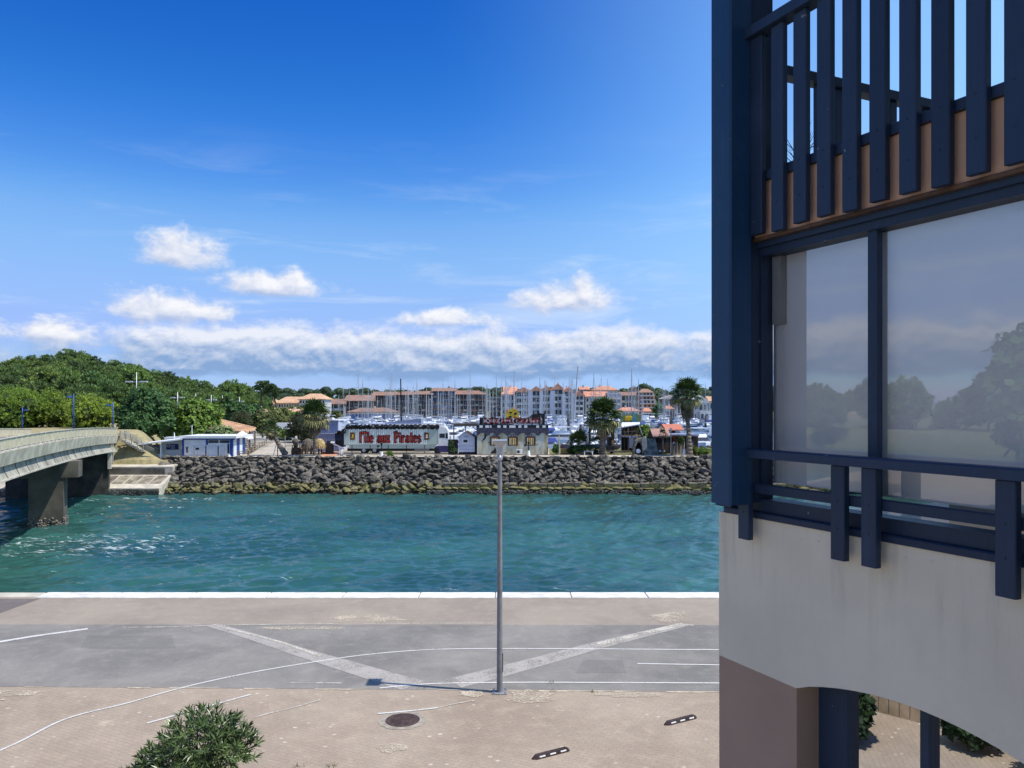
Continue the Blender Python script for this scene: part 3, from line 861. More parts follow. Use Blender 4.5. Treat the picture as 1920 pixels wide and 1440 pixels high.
# potted spiky plants standing on the terrace behind the slats
m_spike = mat('dark_spiky_leaf', (.035, .06, .025), .6, .3, 6)
m_pot = mat('navy_glazed_pot', (.02, .04, .09), .25, .1, 4)
m_pot_w = mat('white_pot', (.7, .72, .75), .4, .1, 4)
for n, (px, o_, lab, pm, zt) in enumerate(((1437, -.20, 'small spiky potted plant beside the corner post behind terrace slats', m_pot_w, .30), (1500, -.22, 'spiky potted plant in dark pot behind the second terrace slats', m_pot, .42))):
    t_ = thing('potted_plant', lab, 'potted plant', wp(w_s(px, o_), o_, 7.60), group='potted plants on the terrace')
    t_.scale = (.62, .62, .62) if n == 0 else (.7, .7, .7)
    part('pot', MB().lathe([(.075, 0), (.10, .15), (.11, .17), (.09, .17)], n=12), pm, t_, True)
    q = random.Random(n); lf = MB()
    for i in range(46):
        a, e = q.uniform(0, 6.28), q.uniform(.15, 1.45); L = q.uniform(.16, .30) * zt / .34
        d = Vector((math.cos(a) * math.cos(e), math.sin(a) * math.cos(e), math.sin(e))); sd = Vector((-math.sin(a), math.cos(a), 0)) * .007
        b0 = Vector((0, 0, .17 + zt * .4 * q.random())); m_ = b0 + d * L * .5
        lf.add([b0 - sd, b0 + sd, m_ + sd, b0 + d * L, m_ - sd], [(0, 1, 2, 3, 4)])
    part('leaves', lf, m_spike, t_)
# ================================================================== ON THE NEAR QUAY
m_galv = mat('galvanised_steel', (.40, .41, .42), .55, .12, 5, .15, metal=.25)
m_alu = mat('pale_lamp_metal', (.52, .54, .56), .4, .06, 4, metal=.25)
m_lamp = mat('dull_lamp_steel', (.25, .255, .26), .6, .2, 3, .2, metal=.15)
m_iron = mat('cast_iron', (.085, .055, .050), .75, .35, 8, .4)
m_rubber = mat('brown_black_rubber', (.045, .028, .028), .7, .3, 9, .3)
m_black = mat('black_paint', (.018, .018, .022), .5, .2, 3)

lb = G(937, 1298)
lamp = thing('street_lamp', 'tall slim galvanised lamp post with wedge head on the near quay', 'street lamp', lb)
H = PZ(825, lb.y)
part('pole', MB().tube((0, 0, 0), (0, 0, H - .34), .066, .044, 20, cap=False), m_lamp, lamp, True)
part('base_plate', MB().box(-.16, .16, -.16, .16, 0, .018), m_lamp, lamp)
for sx in (-1, 1):
    for sy in (-1, 1): part('bolt', MB().tube((sx * .12, sy * .12, .018), (sx * .12, sy * .12, .05), .014, n=6), m_lamp, lamp)
part('access_door', MB().box(.060, .075, -.04, .04, .45, .85), m_lamp, lamp)
hd = MB(); r0 = []
hd.add([(-.055, -.05, -.34), (.055, -.05, -.34), (.055, .05, -.34), (-.055, .05, -.34), (-.055, -.06, -.16), (.060, -.06, -.16), (.060, .06, -.16), (-.055, .06, -.16),
        (-.145, -.20, -.035), (.15, -.20, -.035), (.15, .22, -.035), (-.145, .22, -.035), (-.15, -.21, 0), (.155, -.21, 0), (.155, .23, 0), (-.15, .23, 0)],
       [(3, 2, 1, 0), (0, 1, 5, 4), (1, 2, 6, 5), (2, 3, 7, 6), (3, 0, 4, 7), (4, 5, 9, 8), (5, 6, 10, 9), (6, 7, 11, 10), (7, 4, 8, 11), (8, 9, 13, 12), (9, 10, 14, 13), (10, 11, 15, 14), (11, 8, 12, 15), (12, 13, 14, 15)])
part('lamp_head', hd, m_alu, lamp, loc=(0, 0, H))
part('collar', MB().tube((0, 0, H - .44), (0, 0, H - .33), .058, n=14), m_alu, lamp, True)

mc = G(755, 1351)
mh = thing('manhole_cover', 'round rusty manhole cover with pale mortar ring in the brick paving', 'manhole cover', (mc.x, mc.y, 0))
ring = MB(); q = random.Random(4); n = 40; vs_ = []
for i in range(n):
    t = 2 * math.pi * i / n; k = q.uniform(.43, .48)
    vs_ += [(.325 * math.cos(t), .325 * math.sin(t), .010), (k * math.cos(t), k * math.sin(t), .006)]
ring.add(vs_, [(2 * i, 2 * i + 1, (2 * i + 3) % (2 * n), (2 * i + 2) % (2 * n)) for i in range(n)])
part('mortar_ring', ring, mat('mortar_grey', (.36, .315, .25), .9, .25, 5, .5), mh)
part('frame', MB().lathe([(.335, 0), (.335, .016), (.305, .016), (.305, .004)], n=40), m_iron, mh)
lid = MB().lathe([(.30, 0), (.30, .012), (.29, .014)], n=40)
for i in range(-6, 7):
    for j in range(-6, 7):
        if (i * i + j * j) * .043 ** 2 < .26 ** 2: lid.obox((i * .043, j * .043, .016), Vector((.013, .013, 0)) * (1 if (i + j) % 2 else -1) + Vector((0, 0, 0)), Vector((-.005, .005, 0)), (0, 0, .004))
part('lid', lid, m_iron, mh)

def wheel_stop(pa, pb, lab, first=None):
    a, b = G(*pa), G(*pb); d = b - a; L = d.length
    t_ = thing('wheel_stop', lab, 'wheel stop', (a.x, a.y, 0), math.atan2(d.y, d.x), 'rubber wheel stops')
    w_ = .066
    body = MB().add([(0, -.3 * w_, 0), (.08, -w_, 0), (L - .06, -w_, 0), (L, -.5 * w_, 0), (L, .5 * w_, 0), (L - .06, w_, 0), (.08, w_, 0), (0, .3 * w_, 0),
                     (.05, -.2 * w_, .05), (.10, -w_ * .62, .062), (L - .07, -w_ * .62, .062), (L - .03, -.3 * w_, .05), (L - .03, .3 * w_, .05), (L - .07, w_ * .62, .062), (.10, w_ * .62, .062), (.05, .2 * w_, .05)],
                    [tuple(range(7, -1, -1)), tuple(range(8, 16))] + [(i, (i + 1) % 8, 8 + (i + 1) % 8, 8 + i) for i in range(8)])
    part('body', body, m_rubber, t_)
    for f in (.24, .52, .80):
        part('reflector', MB().obox((L * f, -w_ * .80, .036), (.058, 0, 0), (0, .0035, .0115), (0, -.0055, .003)), m_white, t_)
wheel_stop((997, 1424), (1067, 1406), 'brown rubber wheel stop with white inserts nearest the photo bottom')
wheel_stop((1245, 1360), (1305, 1345), 'brown rubber wheel stop with white inserts closer to the building wall')

# tiny weeds in the joint by the lamp
m_weed = mat('weed_green', (.10, .12, .03), .8, .4, 5)
wd = MB(); q = random.Random(3)
for (px, py, n) in ((1030, 1281, 14), (1036, 1296, 12), (1115, 1298, 10), (790, 1291, 10), (160, 1180, 8), (620, 1437, 16), (560, 1438, 10)):
    c = G(px, py)
    for i in range(n):
        a = q.uniform(0, 6.28); L = q.uniform(.04, .12); d = Vector((math.cos(a), math.sin(a), q.uniform(.4, 1.6))).normalized() * L
        b0 = c + Vector((q.uniform(-.1, .1), q.uniform(-.06, .06), 0)); s_ = Vector((-math.sin(a), math.cos(a), 0)) * .006
        wd.poly([b0 - s_, b0 + s_, b0 + d])
tag(link('weeds', wd.mesh('weeds', m_weed)), 'small dry weeds growing in the joints of the paving', 'weeds', kind='stuff')

# ---- oleander standard in the foreground
m_olea = mat('oleander_leaf', (.125, .185, .055), .36, .35, 2.5, spec=.5, col2=(.045, .085, .025))
m_bark = mat('grey_bark', (.11, .09, .07), .9, .3, 5, .5)
tb = (-3.62, 9.1, 0)
tree = thing('oleander_tree', 'small round headed dark green oleander tree at the lower left of the quay', 'tree', tb)
br = MB(); q = random.Random(8)
br.path([(0, 0, 0), (.03, .02, .8), (-.02, 0, 1.55)], [.055, .045, .038], 8)
lobes = [((.10, 0, 2.30), (.60, .60, .42), 240), ((.42, .1, 2.20), (.34, .40, .30), 80), ((-.38, -.05, 2.12), (.36, .40, .25), 80), ((-.66, .0, 1.90), (.34, .36, .22), 90), ((.05, 0, 2.04), (.50, .45, .2), 70)]
lf = MB()
for (c, r, n) in lobes:
    c = Vector((c[0] * .9, c[1], c[2])); r = (r[0] * .9, r[1] * .9, r[2] * .96)
    for i in range(n):
        u = Vector((q.gauss(0, 1), q.gauss(0, 1), q.gauss(0, 1))).normalized()
        if u.z < -.55 and q.random() < .7: u.z = -u.z
        k = q.uniform(.66, 1.04) if i % 3 else q.uniform(.3, .8)
        pt = c + Vector((u.x * r[0], u.y * r[1], u.z * r[2])) * k
        ax = (u + Vector((0, 0, .55)) + Vector((q.gauss(0, .25), q.gauss(0, .25), q.gauss(0, .25)))).normalized()
        sx = ax.orthogonal().normalized(); sy = ax.cross(sx)
        if i % 9 == 0:
            br.path([Vector((-.02, 0, 1.5)), Vector((-.02, 0, 1.5)).lerp(pt, .55) + Vector((0, 0, -.08)), pt], [.022, .013, .004], 5)
        m_ = q.randint(7, 11); ph = q.random() * 6
        for j in range(m_):
            a = ph + 2.4 * j; op = q.uniform(.35, 1.15)
            d = (ax * math.cos(op) + (sx * math.cos(a) + sy * math.sin(a)) * math.sin(op)).normalized()
            L = q.uniform(.09, .145); sd = d.cross(ax).normalized() * q.uniform(.009, .0125); up = sd.cross(d).normalized()
            b0 = pt - ax * q.uniform(0, .05)
            mid = b0 + d * L * .5 - up * .004; tip = b0 + d * L - Vector((0, 0, L * .10))
            lf.add([b0, mid + sd + up * .004, tip, mid - sd + up * .004, mid], [(0, 4, 1), (1, 4, 2), (2, 4, 3), (3, 4, 0)])
part('trunk', br, m_bark, tree, True)
part('crown', lf, m_olea, tree)
# ================================================================== BRIDGE AND FAR BANK WORKS
m_beige = mat('beige_railing', (.62, .56, .40), .6, .1, 1.5)
m_bconc = mat('bridge_concrete', (.36, .34, .28), .85, .3, .6, .5, 3.0)
m_pier = mat('shaded_stained_pier_concrete', (.17, .15, .115), .9, .45, .5, .7, 3.0, col2=(.085, .075, .06), detail=7)  # pier stains, plus the deck's shade darkened into the colour
m_corn = mat('cornice_concrete', (.62, .55, .41), .85, .22, .8, .4, 3.0)
BD = Vector((-.3151, .9491, 0)); BL = Vector((-.9491, -.3151, 0))
def bx(Y): return -16.94 - .332 * Y
def bz(Y): return 3.88 - ((Y - 66) / 39.5) ** 2 * .83 if Y > 40 else 3.88 - ((40 - 66) / 39.5) ** 2 * .83 - (40 - Y) * .02
def bp(Y, a, z): return Vector((bx(Y), Y, bz(Y) + z)) + BL * a
def sweep(mb, prof, ys, mi=0):
    n = len(prof); vs_ = []
    for Y in ys: vs_ += [bp(Y, a, z) for a, z in prof]
    fs = [(k * n + i, k * n + (i + 1) % n, (k + 1) * n + (i + 1) % n, (k + 1) * n + i) for k in range(len(ys) - 1) for i in range(n)]
    fs += [tuple(range(n)), tuple(range((len(ys) - 1) * n, len(ys) * n))]
    return mb.add(vs_, fs, mi)
ys = [22 + i * 2.1 for i in range(40)] + [105.4]
ysd = ys[:-1] + [105.4, 111.0]
bridge = thing('road_bridge', 'beige concrete road bridge curving across the channel at the left edge', 'bridge', (bx(66), 66, ZW))
part('girder', sweep(MB(), [(.48, -1.9), (.42, -2.4), (.14, -3.0), (9.86, -3.0), (9.58, -2.4), (9.52, -1.9)], ys), m_bconc, bridge, world=True)
part('soffit_edge', sweep(MB(), [(.05, -3.09), (.05, -2.97), (.15, -2.97), (.15, -3.09)], ys), m_conc_l, bridge, world=True)
part('deck', sweep(MB(), [(.3, -.98), (9.7, -.98), (9.4, -1.85), (.6, -1.85)], ysd), m_asph3, bridge, world=True)
for side in (0, 1):
    A = (lambda a: a) if side == 0 else (lambda a: 10 - a)
    part('handrail', sweep(MB(), [(A(-.02), -.06), (A(.10), -.06), (A(.10), 0), (A(-.02), 0)], ys), m_conc_l, bridge, world=True)
    part('kerb_beam', sweep(MB(), [(A(-.06), -.98), (A(.5), -.98), (A(.5), -.90), (A(-.06), -.90)], ys), m_conc_l, bridge, world=True)
    y = 22.0; step = 1.5 * .9491
    while y < 105.2:
        y1 = min(y + step, 105.3)
        pb = MB(); pb.beam(bp(y, A(.04), -.90), bp(y, A(.04), -.06), .09, .07, up=BD)
        part('railing_post', pb, m_beige if int(y) % 6 else m_corn, bridge, world=True)
        pb = MB()
        a0, a1 = bp(y, A(.05), -.82), bp(y1, A(.05), -.82); b0, b1 = bp(y, A(.05), -.08), bp(y1, A(.05), -.08)
        nb = 9 if side == 0 else 5
        for i in range(nb):
            t0, t1 = (i + .12) / nb, (i + .86) / nb; o_ = BL * .03
            p0, p1, q0, q1 = a0.lerp(a1, t0), a0.lerp(a1, t1), b0.lerp(b1, t0), b0.lerp(b1, t1)
            pb.hexa([p0, p1, p1 + o_, p0 + o_, q0, q1, q1 + o_, q0 + o_])
        part('railing_panel', pb, m_beige, bridge, world=True)
        y += step
    y = 22.0; step = 1.25 * .9491
    while y < 105.0:
        y1 = y + step - .035
        pb = MB(); pr = [(A(-.10), -.985), (A(.10), -1.98), (A(.26), -1.98), (A(.06), -.985)]
        pb.hexa([bp(y, *pr[0]), bp(y1, *pr[0]), bp(y1, *pr[3]), bp(y, *pr[3]), bp(y, *pr[1]), bp(y1, *pr[1]), bp(y1, *pr[2]), bp(y, *pr[2])])
        part('cornice_panel', pb, m_corn, bridge, world=True)
        y += step
# drain-stained segment joints on the girder flank
y = 40.0
while y < 92:
    pb = MB()
    pr = [(.465, -1.95), (.405, -2.4), (.125, -3.0)]
    for (a0, z0), (a1, z1) in zip(pr, pr[1:]):
        pb.hexa([bp(y, a0, z0), bp(y + .10, a0, z0), bp(y + .10, a0 - .02, z0), bp(y, a0 - .02, z0), bp(y, a1, z1), bp(y + .10, a1, z1), bp(y + .10, a1 - .02, z1), bp(y, a1 - .02, z1)])
    part('segment_joint', pb, m_conc_d, bridge, world=True)
    y += 2.9
def pier(Y, lab=None):
    zg = bz(Y) - 3.0
    def q(al, ac, z): return Vector((bx(Y), Y, z)) + BD * al + BL * ac
    def bb(a0, a1, c0, c1, z0, z1): return MB().hexa([q(a0, c0, z0), q(a1, c0, z0), q(a1, c1, z0), q(a0, c1, z0), q(a0, c0, z1), q(a1, c0, z1), q(a1, c1, z1), q(a0, c1, z1)])
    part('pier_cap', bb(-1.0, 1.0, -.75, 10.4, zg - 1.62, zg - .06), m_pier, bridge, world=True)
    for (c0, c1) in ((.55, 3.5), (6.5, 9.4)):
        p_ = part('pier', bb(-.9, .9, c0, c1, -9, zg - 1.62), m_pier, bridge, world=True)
        ms = MB(); rq = random.Random(int(Y + c0))
        for i in range(150):
            f = rq.random(); z = ZW + rq.uniform(-.2, .75) * (1 if rq.random() < .8 else .5); r = rq.uniform(.07, .15)
            if rq.random() < .62: c = q(-.92, c0 + f * (c1 - c0), z)
            else: c = q(-.9 + 1.8 * f, c0 - .02, z)
            ms.blob(c, (r, r, r * .8), i, 1, .3)
        tag(part('mussel_crust', ms, m_mussel, p_, world=True), kind='stuff')
m_mussel = mat('mussel_crust', (.10, .09, .08), .6, .6, 9, .5, col2=(.30, .27, .22))
pier(77.6); pier(50.0)
m_under = mat('shade_darkened_concrete', (.06, .055, .048), .95, .4, .6, .5)  # deep shade beneath the deck put into the abutment's colour
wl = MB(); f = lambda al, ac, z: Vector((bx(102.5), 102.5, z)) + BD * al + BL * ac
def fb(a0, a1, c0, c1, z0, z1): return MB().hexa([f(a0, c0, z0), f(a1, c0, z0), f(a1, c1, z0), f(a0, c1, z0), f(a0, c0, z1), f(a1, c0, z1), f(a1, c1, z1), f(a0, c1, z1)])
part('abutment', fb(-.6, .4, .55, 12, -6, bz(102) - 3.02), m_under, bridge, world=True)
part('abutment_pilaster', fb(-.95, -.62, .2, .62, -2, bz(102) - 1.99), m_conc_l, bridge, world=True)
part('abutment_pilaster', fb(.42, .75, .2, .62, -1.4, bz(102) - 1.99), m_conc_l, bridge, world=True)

# tall blue lamps along the bridge road
m_blue = mat('blue_paint', (.03, .085, .30), .45, .15, 3)
def blue_lamp(px, ytop, yb, Y, arm, lab):
    zb, zt = PZ(yb, Y), PZ(ytop, Y)
    t_ = thing('bridge_lamp', lab, 'street lamp', (PX(px, Y), Y, zb), group='blue lamps along the bridge road')
    H = zt - zb
    part('pole', MB().path([(0, 0, 0), (0, 0, H)], [.10, .07], 8), m_blue, t_, True)
    za = H - .52
    part('arm', MB().beam((0, 0, za), (arm * .9, 0, za + .06), .06, .06), m_blue, t_)
    part('lamp_head', MB().add([(arm * .35, -.2, za - .02), (arm * 1.3, -.2, za + .05), (arm * 1.3, .2, za + .05), (arm * .35, .2, za - .02), (arm * .45, -.15, za + .16), (arm * 1.2, -.15, za + .2), (arm * 1.2, .15, za + .2), (arm * .45, .15, za + .16)],
         [(3, 2, 1, 0), (4, 5, 6, 7), (0, 1, 5, 4), (1, 2, 6, 5), (2, 3, 7, 6), (3, 0, 4, 7)]), m_blue, t_)
blue_lamp(138, 738, 815, 108, -.75, 'blue lamp post with short arm at the middle of the bridge railing')
blue_lamp(212, 754, 815, 112, -.75, 'blue lamp post with short arm near the landward bridge end')
blue_lamp(42, 763, 815, 112, .6, 'blue lamp post farthest left behind the bridge railing')

# stepped concrete landing and slipway under the bridge
XL, XR = PX(120, 101.8) - 12, PX(292, 101.8)
g = MB()
prof = [(101.8, -9), (101.8, -4.50), (102.7, -4.47), (105.4, -3.15), (105.9, -3.12), (105.92, -2.06), (107.6, -1.86), (107.6, -9)]
g.yzprism(prof, XL, XR + .4)
land = tag(link('landing_stage', g.mesh('landing_stage', m_conc_l)), kind='structure')
part('ledge_face', MB().box(XL, XR + .41, 101.72, 101.797, -8, -4.62), m_conc_d, land)
part('platform_face', MB().box(XL, XR - .6, 105.80, 105.898, -3.1, -2.24), m_conc_d, land)
for i in range(11):
    x0 = XR - .1 - (i + 1) * 1.62
    if x0 < XL: break
    z = lambda y: -4.47 + (y - 102.7) / 2.7 * 1.32
    pb = MB(); y0, y1 = (103.5, 105.25); sk = .35
    pb.hexa([(x0 + .10, y0, z(y0) + .0), (x0 + 1.52, y0, z(y0)), (x0 + 1.52 + sk, y1, z(y1)), (x0 + .10 + sk, y1, z(y1)), (x0 + .10, y0, z(y0) + .04), (x0 + 1.52, y0, z(y0) + .04), (x0 + 1.52 + sk, y1, z(y1) + .04), (x0 + .10 + sk, y1, z(y1) + .04)])
    part('slab', pb, mat('mottled_slab', (.13, .11, .085), .9, .5, 1.3, .4, col2=(.40, .35, .26), detail=6) if i < 4 else m_conc_d, land)
tag(land, kind='structure')
cr = MB(); q = random.Random(2)
for i in range(420):
    cr.blob((q.uniform(XL, XR + .4), 101.70, q.uniform(-5.45, -4.66)), (.13, .07, .10), i, 1, .35)
tag(part('mussel_crust', cr, m_conc_d, land), kind='stuff')

# dry-grass cone at the bridge end with its stair and handrails
st = thing('bank_stair', 'concrete stair with pipe handrails descending the grass bank beside the bridge', 'stair', (PX(232, 107), 107.5, ZF))
a, b_ = P(229, 822, 107.6), P(272, 846, 108.6)
for i in range(9):
    p_ = a.lerp(b_, (i + .5) / 9); part('tread', MB().box(p_.x - .3, p_.x + .3, p_.y - .6, p_.y + .7, p_.z - .16, p_.z), m_conc_l, st, world=True)
for oy in (-.55, .75):
    hr = MB(); d = Vector((0, oy, 0))
    hr.beam(a + d + Vector((0, 0, 1.0)), b_ + d + Vector((1.5, 0, .25)), .07, .07); hr.beam(a + d + Vector((0, 0, .75)), b_ + d + Vector((1.5, 0, 0.0)), .04, .04)
    part('handrail', hr, m_galv, st, world=True)
    for i in range(5):
        p_ = a.lerp(b_, i / 4) + d; part('railing_post', MB().beam(p_, p_ + Vector((0, 0, 1.0)), .09, .09), m_galv, st, world=True)

# ---- riprap: angular boulders on the far bank
m_rock = bpy.data.materials.new('basalt_boulder'); m_rock.use_nodes = True
t = NT(m_rock.node_tree); p = t.n['Principled BSDF']
gp = t.node('ShaderNodeNewGeometry').outputs['Position']; gx, gy, gz = t.xyz(gp)
oi = t.node('ShaderNodeObjectInfo').outputs['Random']
vr = t.noise(gp, .9, 3, .6)
nz = t.noise(gp, 3.2, 5, .65)
c = t.mix(t.smooth(nz, .3, .7), (.042, .038, .033), (.185, .165, .135))
c = t.mix(1.0, c, t.comb(*[t.lin(t.m('ADD', t.m('MULTIPLY', oi, .5), vr), .35, 1.15, .5, 1.75)] * 3), 'MULTIPLY')
al = t.m('ADD', gz, t.m('MULTIPLY', t.m('SUBTRACT', t.noise(gp, .7, 4, .6), .5), 1.6))
alg = t.m('MULTIPLY', t.smooth(al, -3.95, -4.35), t.smooth(t.noise(gp, 1.9, 3, .5), .34, .5))
c = t.mix(t.m('MULTIPLY', alg, .9), c, t.mix(nz, (.10, .092, .022), (.27, .25, .10)))
wet = t.smooth(al, -4.95, -5.15)
c = t.mix(wet, c, (.028, .025, .02))
t.l.new(c, p.inputs['Base Color']); p.inputs['Roughness'].default_value = .85; p.inputs['Specular IOR Level'].default_value = .25
b = t.node('ShaderNodeBump'); b.inputs['Strength'].default_value = .9; b.inputs['Distance'].default_value = .06
t.l.new(t.noise(gp, 5, 5, .65), b.inputs['Height']); t.l.new(b.outputs[0], p.inputs['Normal'])

def boulder(seed):
    q = random.Random(seed); bm = bmesh.new()
    for i in range(15):
        v = Vector((q.gauss(0, 1), q.gauss(0, 1), q.gauss(0, 1))).normalized()
        bm.verts.new(Vector((v.x * 1.12, v.y * .92, v.z * .72)) * q.uniform(.82, 1.08))
    bmesh.ops.convex_hull(bm, input=bm.verts)
    loose = [v for v in bm.verts if not v.link_faces]
    if loose: bmesh.ops.delete(bm, geom=loose, context='VERTS')
    bmesh.ops.bevel(bm, geom=list(bm.edges), offset=.07, segments=1, affect='EDGES')
    bm.faces.ensure_lookup_table()
    for v in bm.verts: v.index
    bm.verts.index_update()
    r = ([tuple(v.co) for v in bm.verts], [tuple(v.index for v in f.verts) for f in bm.faces]); bm.free(); return r
BOUL = [boulder(i) for i in range(12)]
me_b = []
for vs_, fs in BOUL:
    m_ = MB(); m_.add(vs_, fs); me_b.append(m_.mesh('rock', m_rock))
g = MB(); xa, xb = PX(284, 104), 62.0
g.poly([(xa, 109.0, ZF - .06), (xb, 109.0, ZF - .06), (xb, 103.4, -6.6), (xa, 102.6, -6.6)])
bank = struct('rock_bank', g, m_conc_d)
q = random.Random(21); spots = []
def bank_pt(x, s_):   # s_: 0 at the crest .. 1 at the water
    return Vector((x, 108.75 - 5.25 * s_, ZF - .12 - 4.55 * s_))
for r in range(14):
    s_ = (r + .25) / 13.3
    x = xa + q.uniform(.2, .9)
    while x < xb:
        sz = q.choice((.28, .34, .40, .46, .54, .64, .78)) * (1.0 if r < 11 else .95)
        spots.append((bank_pt(x, s_) + Vector((q.uniform(-.15, .15), q.uniform(-.25, .1), q.uniform(-.05, .18))), sz))
        x += sz * q.uniform(1.25, 1.75)
# toe of squared masonry: right two thirds
view = [(p_, s_) for p_, s_ in spots if p_.x < 27.5]
big = sorted(range(len(spots)), key=lambda i: -spots[i][1] if spots[i][0].x < 27.5 else 9)[:296]
bigset = set(big); mass = MB()
for i, (p_, s_) in enumerate(spots):
    rot = (q.uniform(-.6, .6), q.uniform(-.6, .6), q.uniform(0, 6.28)); k = q.randrange(12)
    sc = (s_ * q.uniform(.9, 1.3), s_ * q.uniform(.8, 1.1), s_ * q.uniform(.72, 1.15))
    if i in bigset:
        o = link('rock', me_b[k], bank, p_); o.rotation_euler = rot; o.scale = sc
    else:
        M_ = Matrix.Translation(p_) @ (Matrix.Rotation(rot[2], 4, 'Z') @ Matrix.Rotation(rot[1], 4, 'Y') @ Matrix.Rotation(rot[0], 4, 'X')) @ Matrix.Diagonal((*sc, 1))
        mass.add([tuple(M_ @ Vector(v)) for v in BOUL[k][0]], BOUL[k][1])
tag(part('rocks', mass, m_rock, bank), kind='stuff')
toe = struct('toe_wall', MB().box(PX(800, 103), 62, 103.35, 104.4, -9, -4.55), m_rock)
x = PX(800, 103)
while x < 60:
    l = q.uniform(.8, 1.7); h = q.uniform(-.08, .14)
    o = link('stone', me_b[q.randrange(12)], toe, (x + l / 2, 103.45, -4.72 + h * .6)); o.scale = (l * .60, .62, .42); o.rotation_euler = (q.uniform(-.1, .1), q.uniform(-.12, .12), q.choice((0, 3.14)) + q.uniform(-.15, .15)); x += l
x = PX(830, 103)
while x < 60:
    l = q.uniform(.7, 1.5)
    if q.random() < .8: part('stone', MB().bbox(x, x + l - .06, 103.5 - q.uniform(0, .15), 104.6, -4.5, -4.02 + q.uniform(-.1, .1), .05), m_rock, toe)
    x += l
ms = MB()
for i in range(1150):
    ms.blob((q.uniform(PX(800, 103), 40), 102.93, q.uniform(-5.5, -4.92)), (.16, .09, .12), i, 1, .35)
tag(part('mussel_crust', ms, m_conc_d, toe), kind='stuff')
# ================================================================== TREES AND SHRUBS
def leaf_mat(name, col, col2, rand=.18, rough=.6, tr=.25):
    m = bpy.data.materials.new(name); m.use_nodes = True
    t = NT(m.node_tree); p = t.n['Principled BSDF']
    gp = t.node('ShaderNodeNewGeometry')
    n = t.noise(gp.outputs['Position'], .8, 3, .6)
    c = t.mix(t.smooth(n, .32, .68), col2, col)
    oi = t.node('ShaderNodeObjectInfo').outputs['Random']
    rp = gp.outputs['Random Per Island']
    h = t.node('ShaderNodeHueSaturation'); t.l.new(c, h.inputs['Color'])
    t.l.new(t.m('MULTIPLY', t.lin(oi, 0, 1, 1 - rand, 1 + rand), t.lin(rp, 0, 1, .65, 1.35)), h.inputs['Value'])
    t.l.new(t.lin(t.m('FRACT', t.m('MULTIPLY', oi, 5.7)), 0, 1, .49, .51), h.inputs['Hue'])
    t.l.new(h.outputs[0], p.inputs['Base Color']); p.inputs['Roughness'].default_value = rough; p.inputs['Specular IOR Level'].default_value = .3
    if tr:
        tl = t.node('ShaderNodeBsdfTranslucent'); t.l.new(h.outputs[0], tl.inputs['Color'])
        mx = t.node('ShaderNodeMixShader'); mx.inputs[0].default_value = tr
        t.l.new(p.outputs[0], mx.inputs[1]); t.l.new(tl.outputs[0], mx.inputs[2]); t.l.new(mx.outputs[0], t.n['Material Output'].inputs[0])
    return m
L_PINE = leaf_mat('maritime_pine_needles', (.20, .30, .085), (.085, .145, .045))
L_PINE_D = leaf_mat('old_pine_needles', (.13, .20, .065), (.055, .095, .035))
L_PINE_B = leaf_mat('young_pine_needles', (.26, .36, .09), (.12, .19, .05))
L_SHADE = leaf_mat('dark_laurel_leaf', (.040, .075, .022), (.018, .035, .012))
L_DARK = leaf_mat('dark_broadleaf', (.10, .21, .058), (.042, .10, .030))
L_LIGHT = leaf_mat('fresh_green_leaf', (.23, .35, .050), (.10, .18, .030))
L_TAM = leaf_mat('yellow_green_tamarisk', (.36, .48, .070), (.17, .25, .045))
L_OLIVE = leaf_mat('olive_green_shrub', (.21, .23, .075), (.10, .125, .040))
L_GREY = leaf_mat('grey_green_tamarisk', (.14, .15, .075), (.06, .07, .035))
L_FLOW = leaf_mat('flowering_oleander', (.30, .36, .16), (.10, .17, .05))
L_FAR = leaf_mat('distant_wood_green', (.075, .115, .050), (.042, .070, .034))
m_trunk = mat('pine_bark', (.14, .10, .07), .9, .3, 2, .5)
m_core = mat('inner_foliage', (.030, .050, .016), .95, .2, 2)

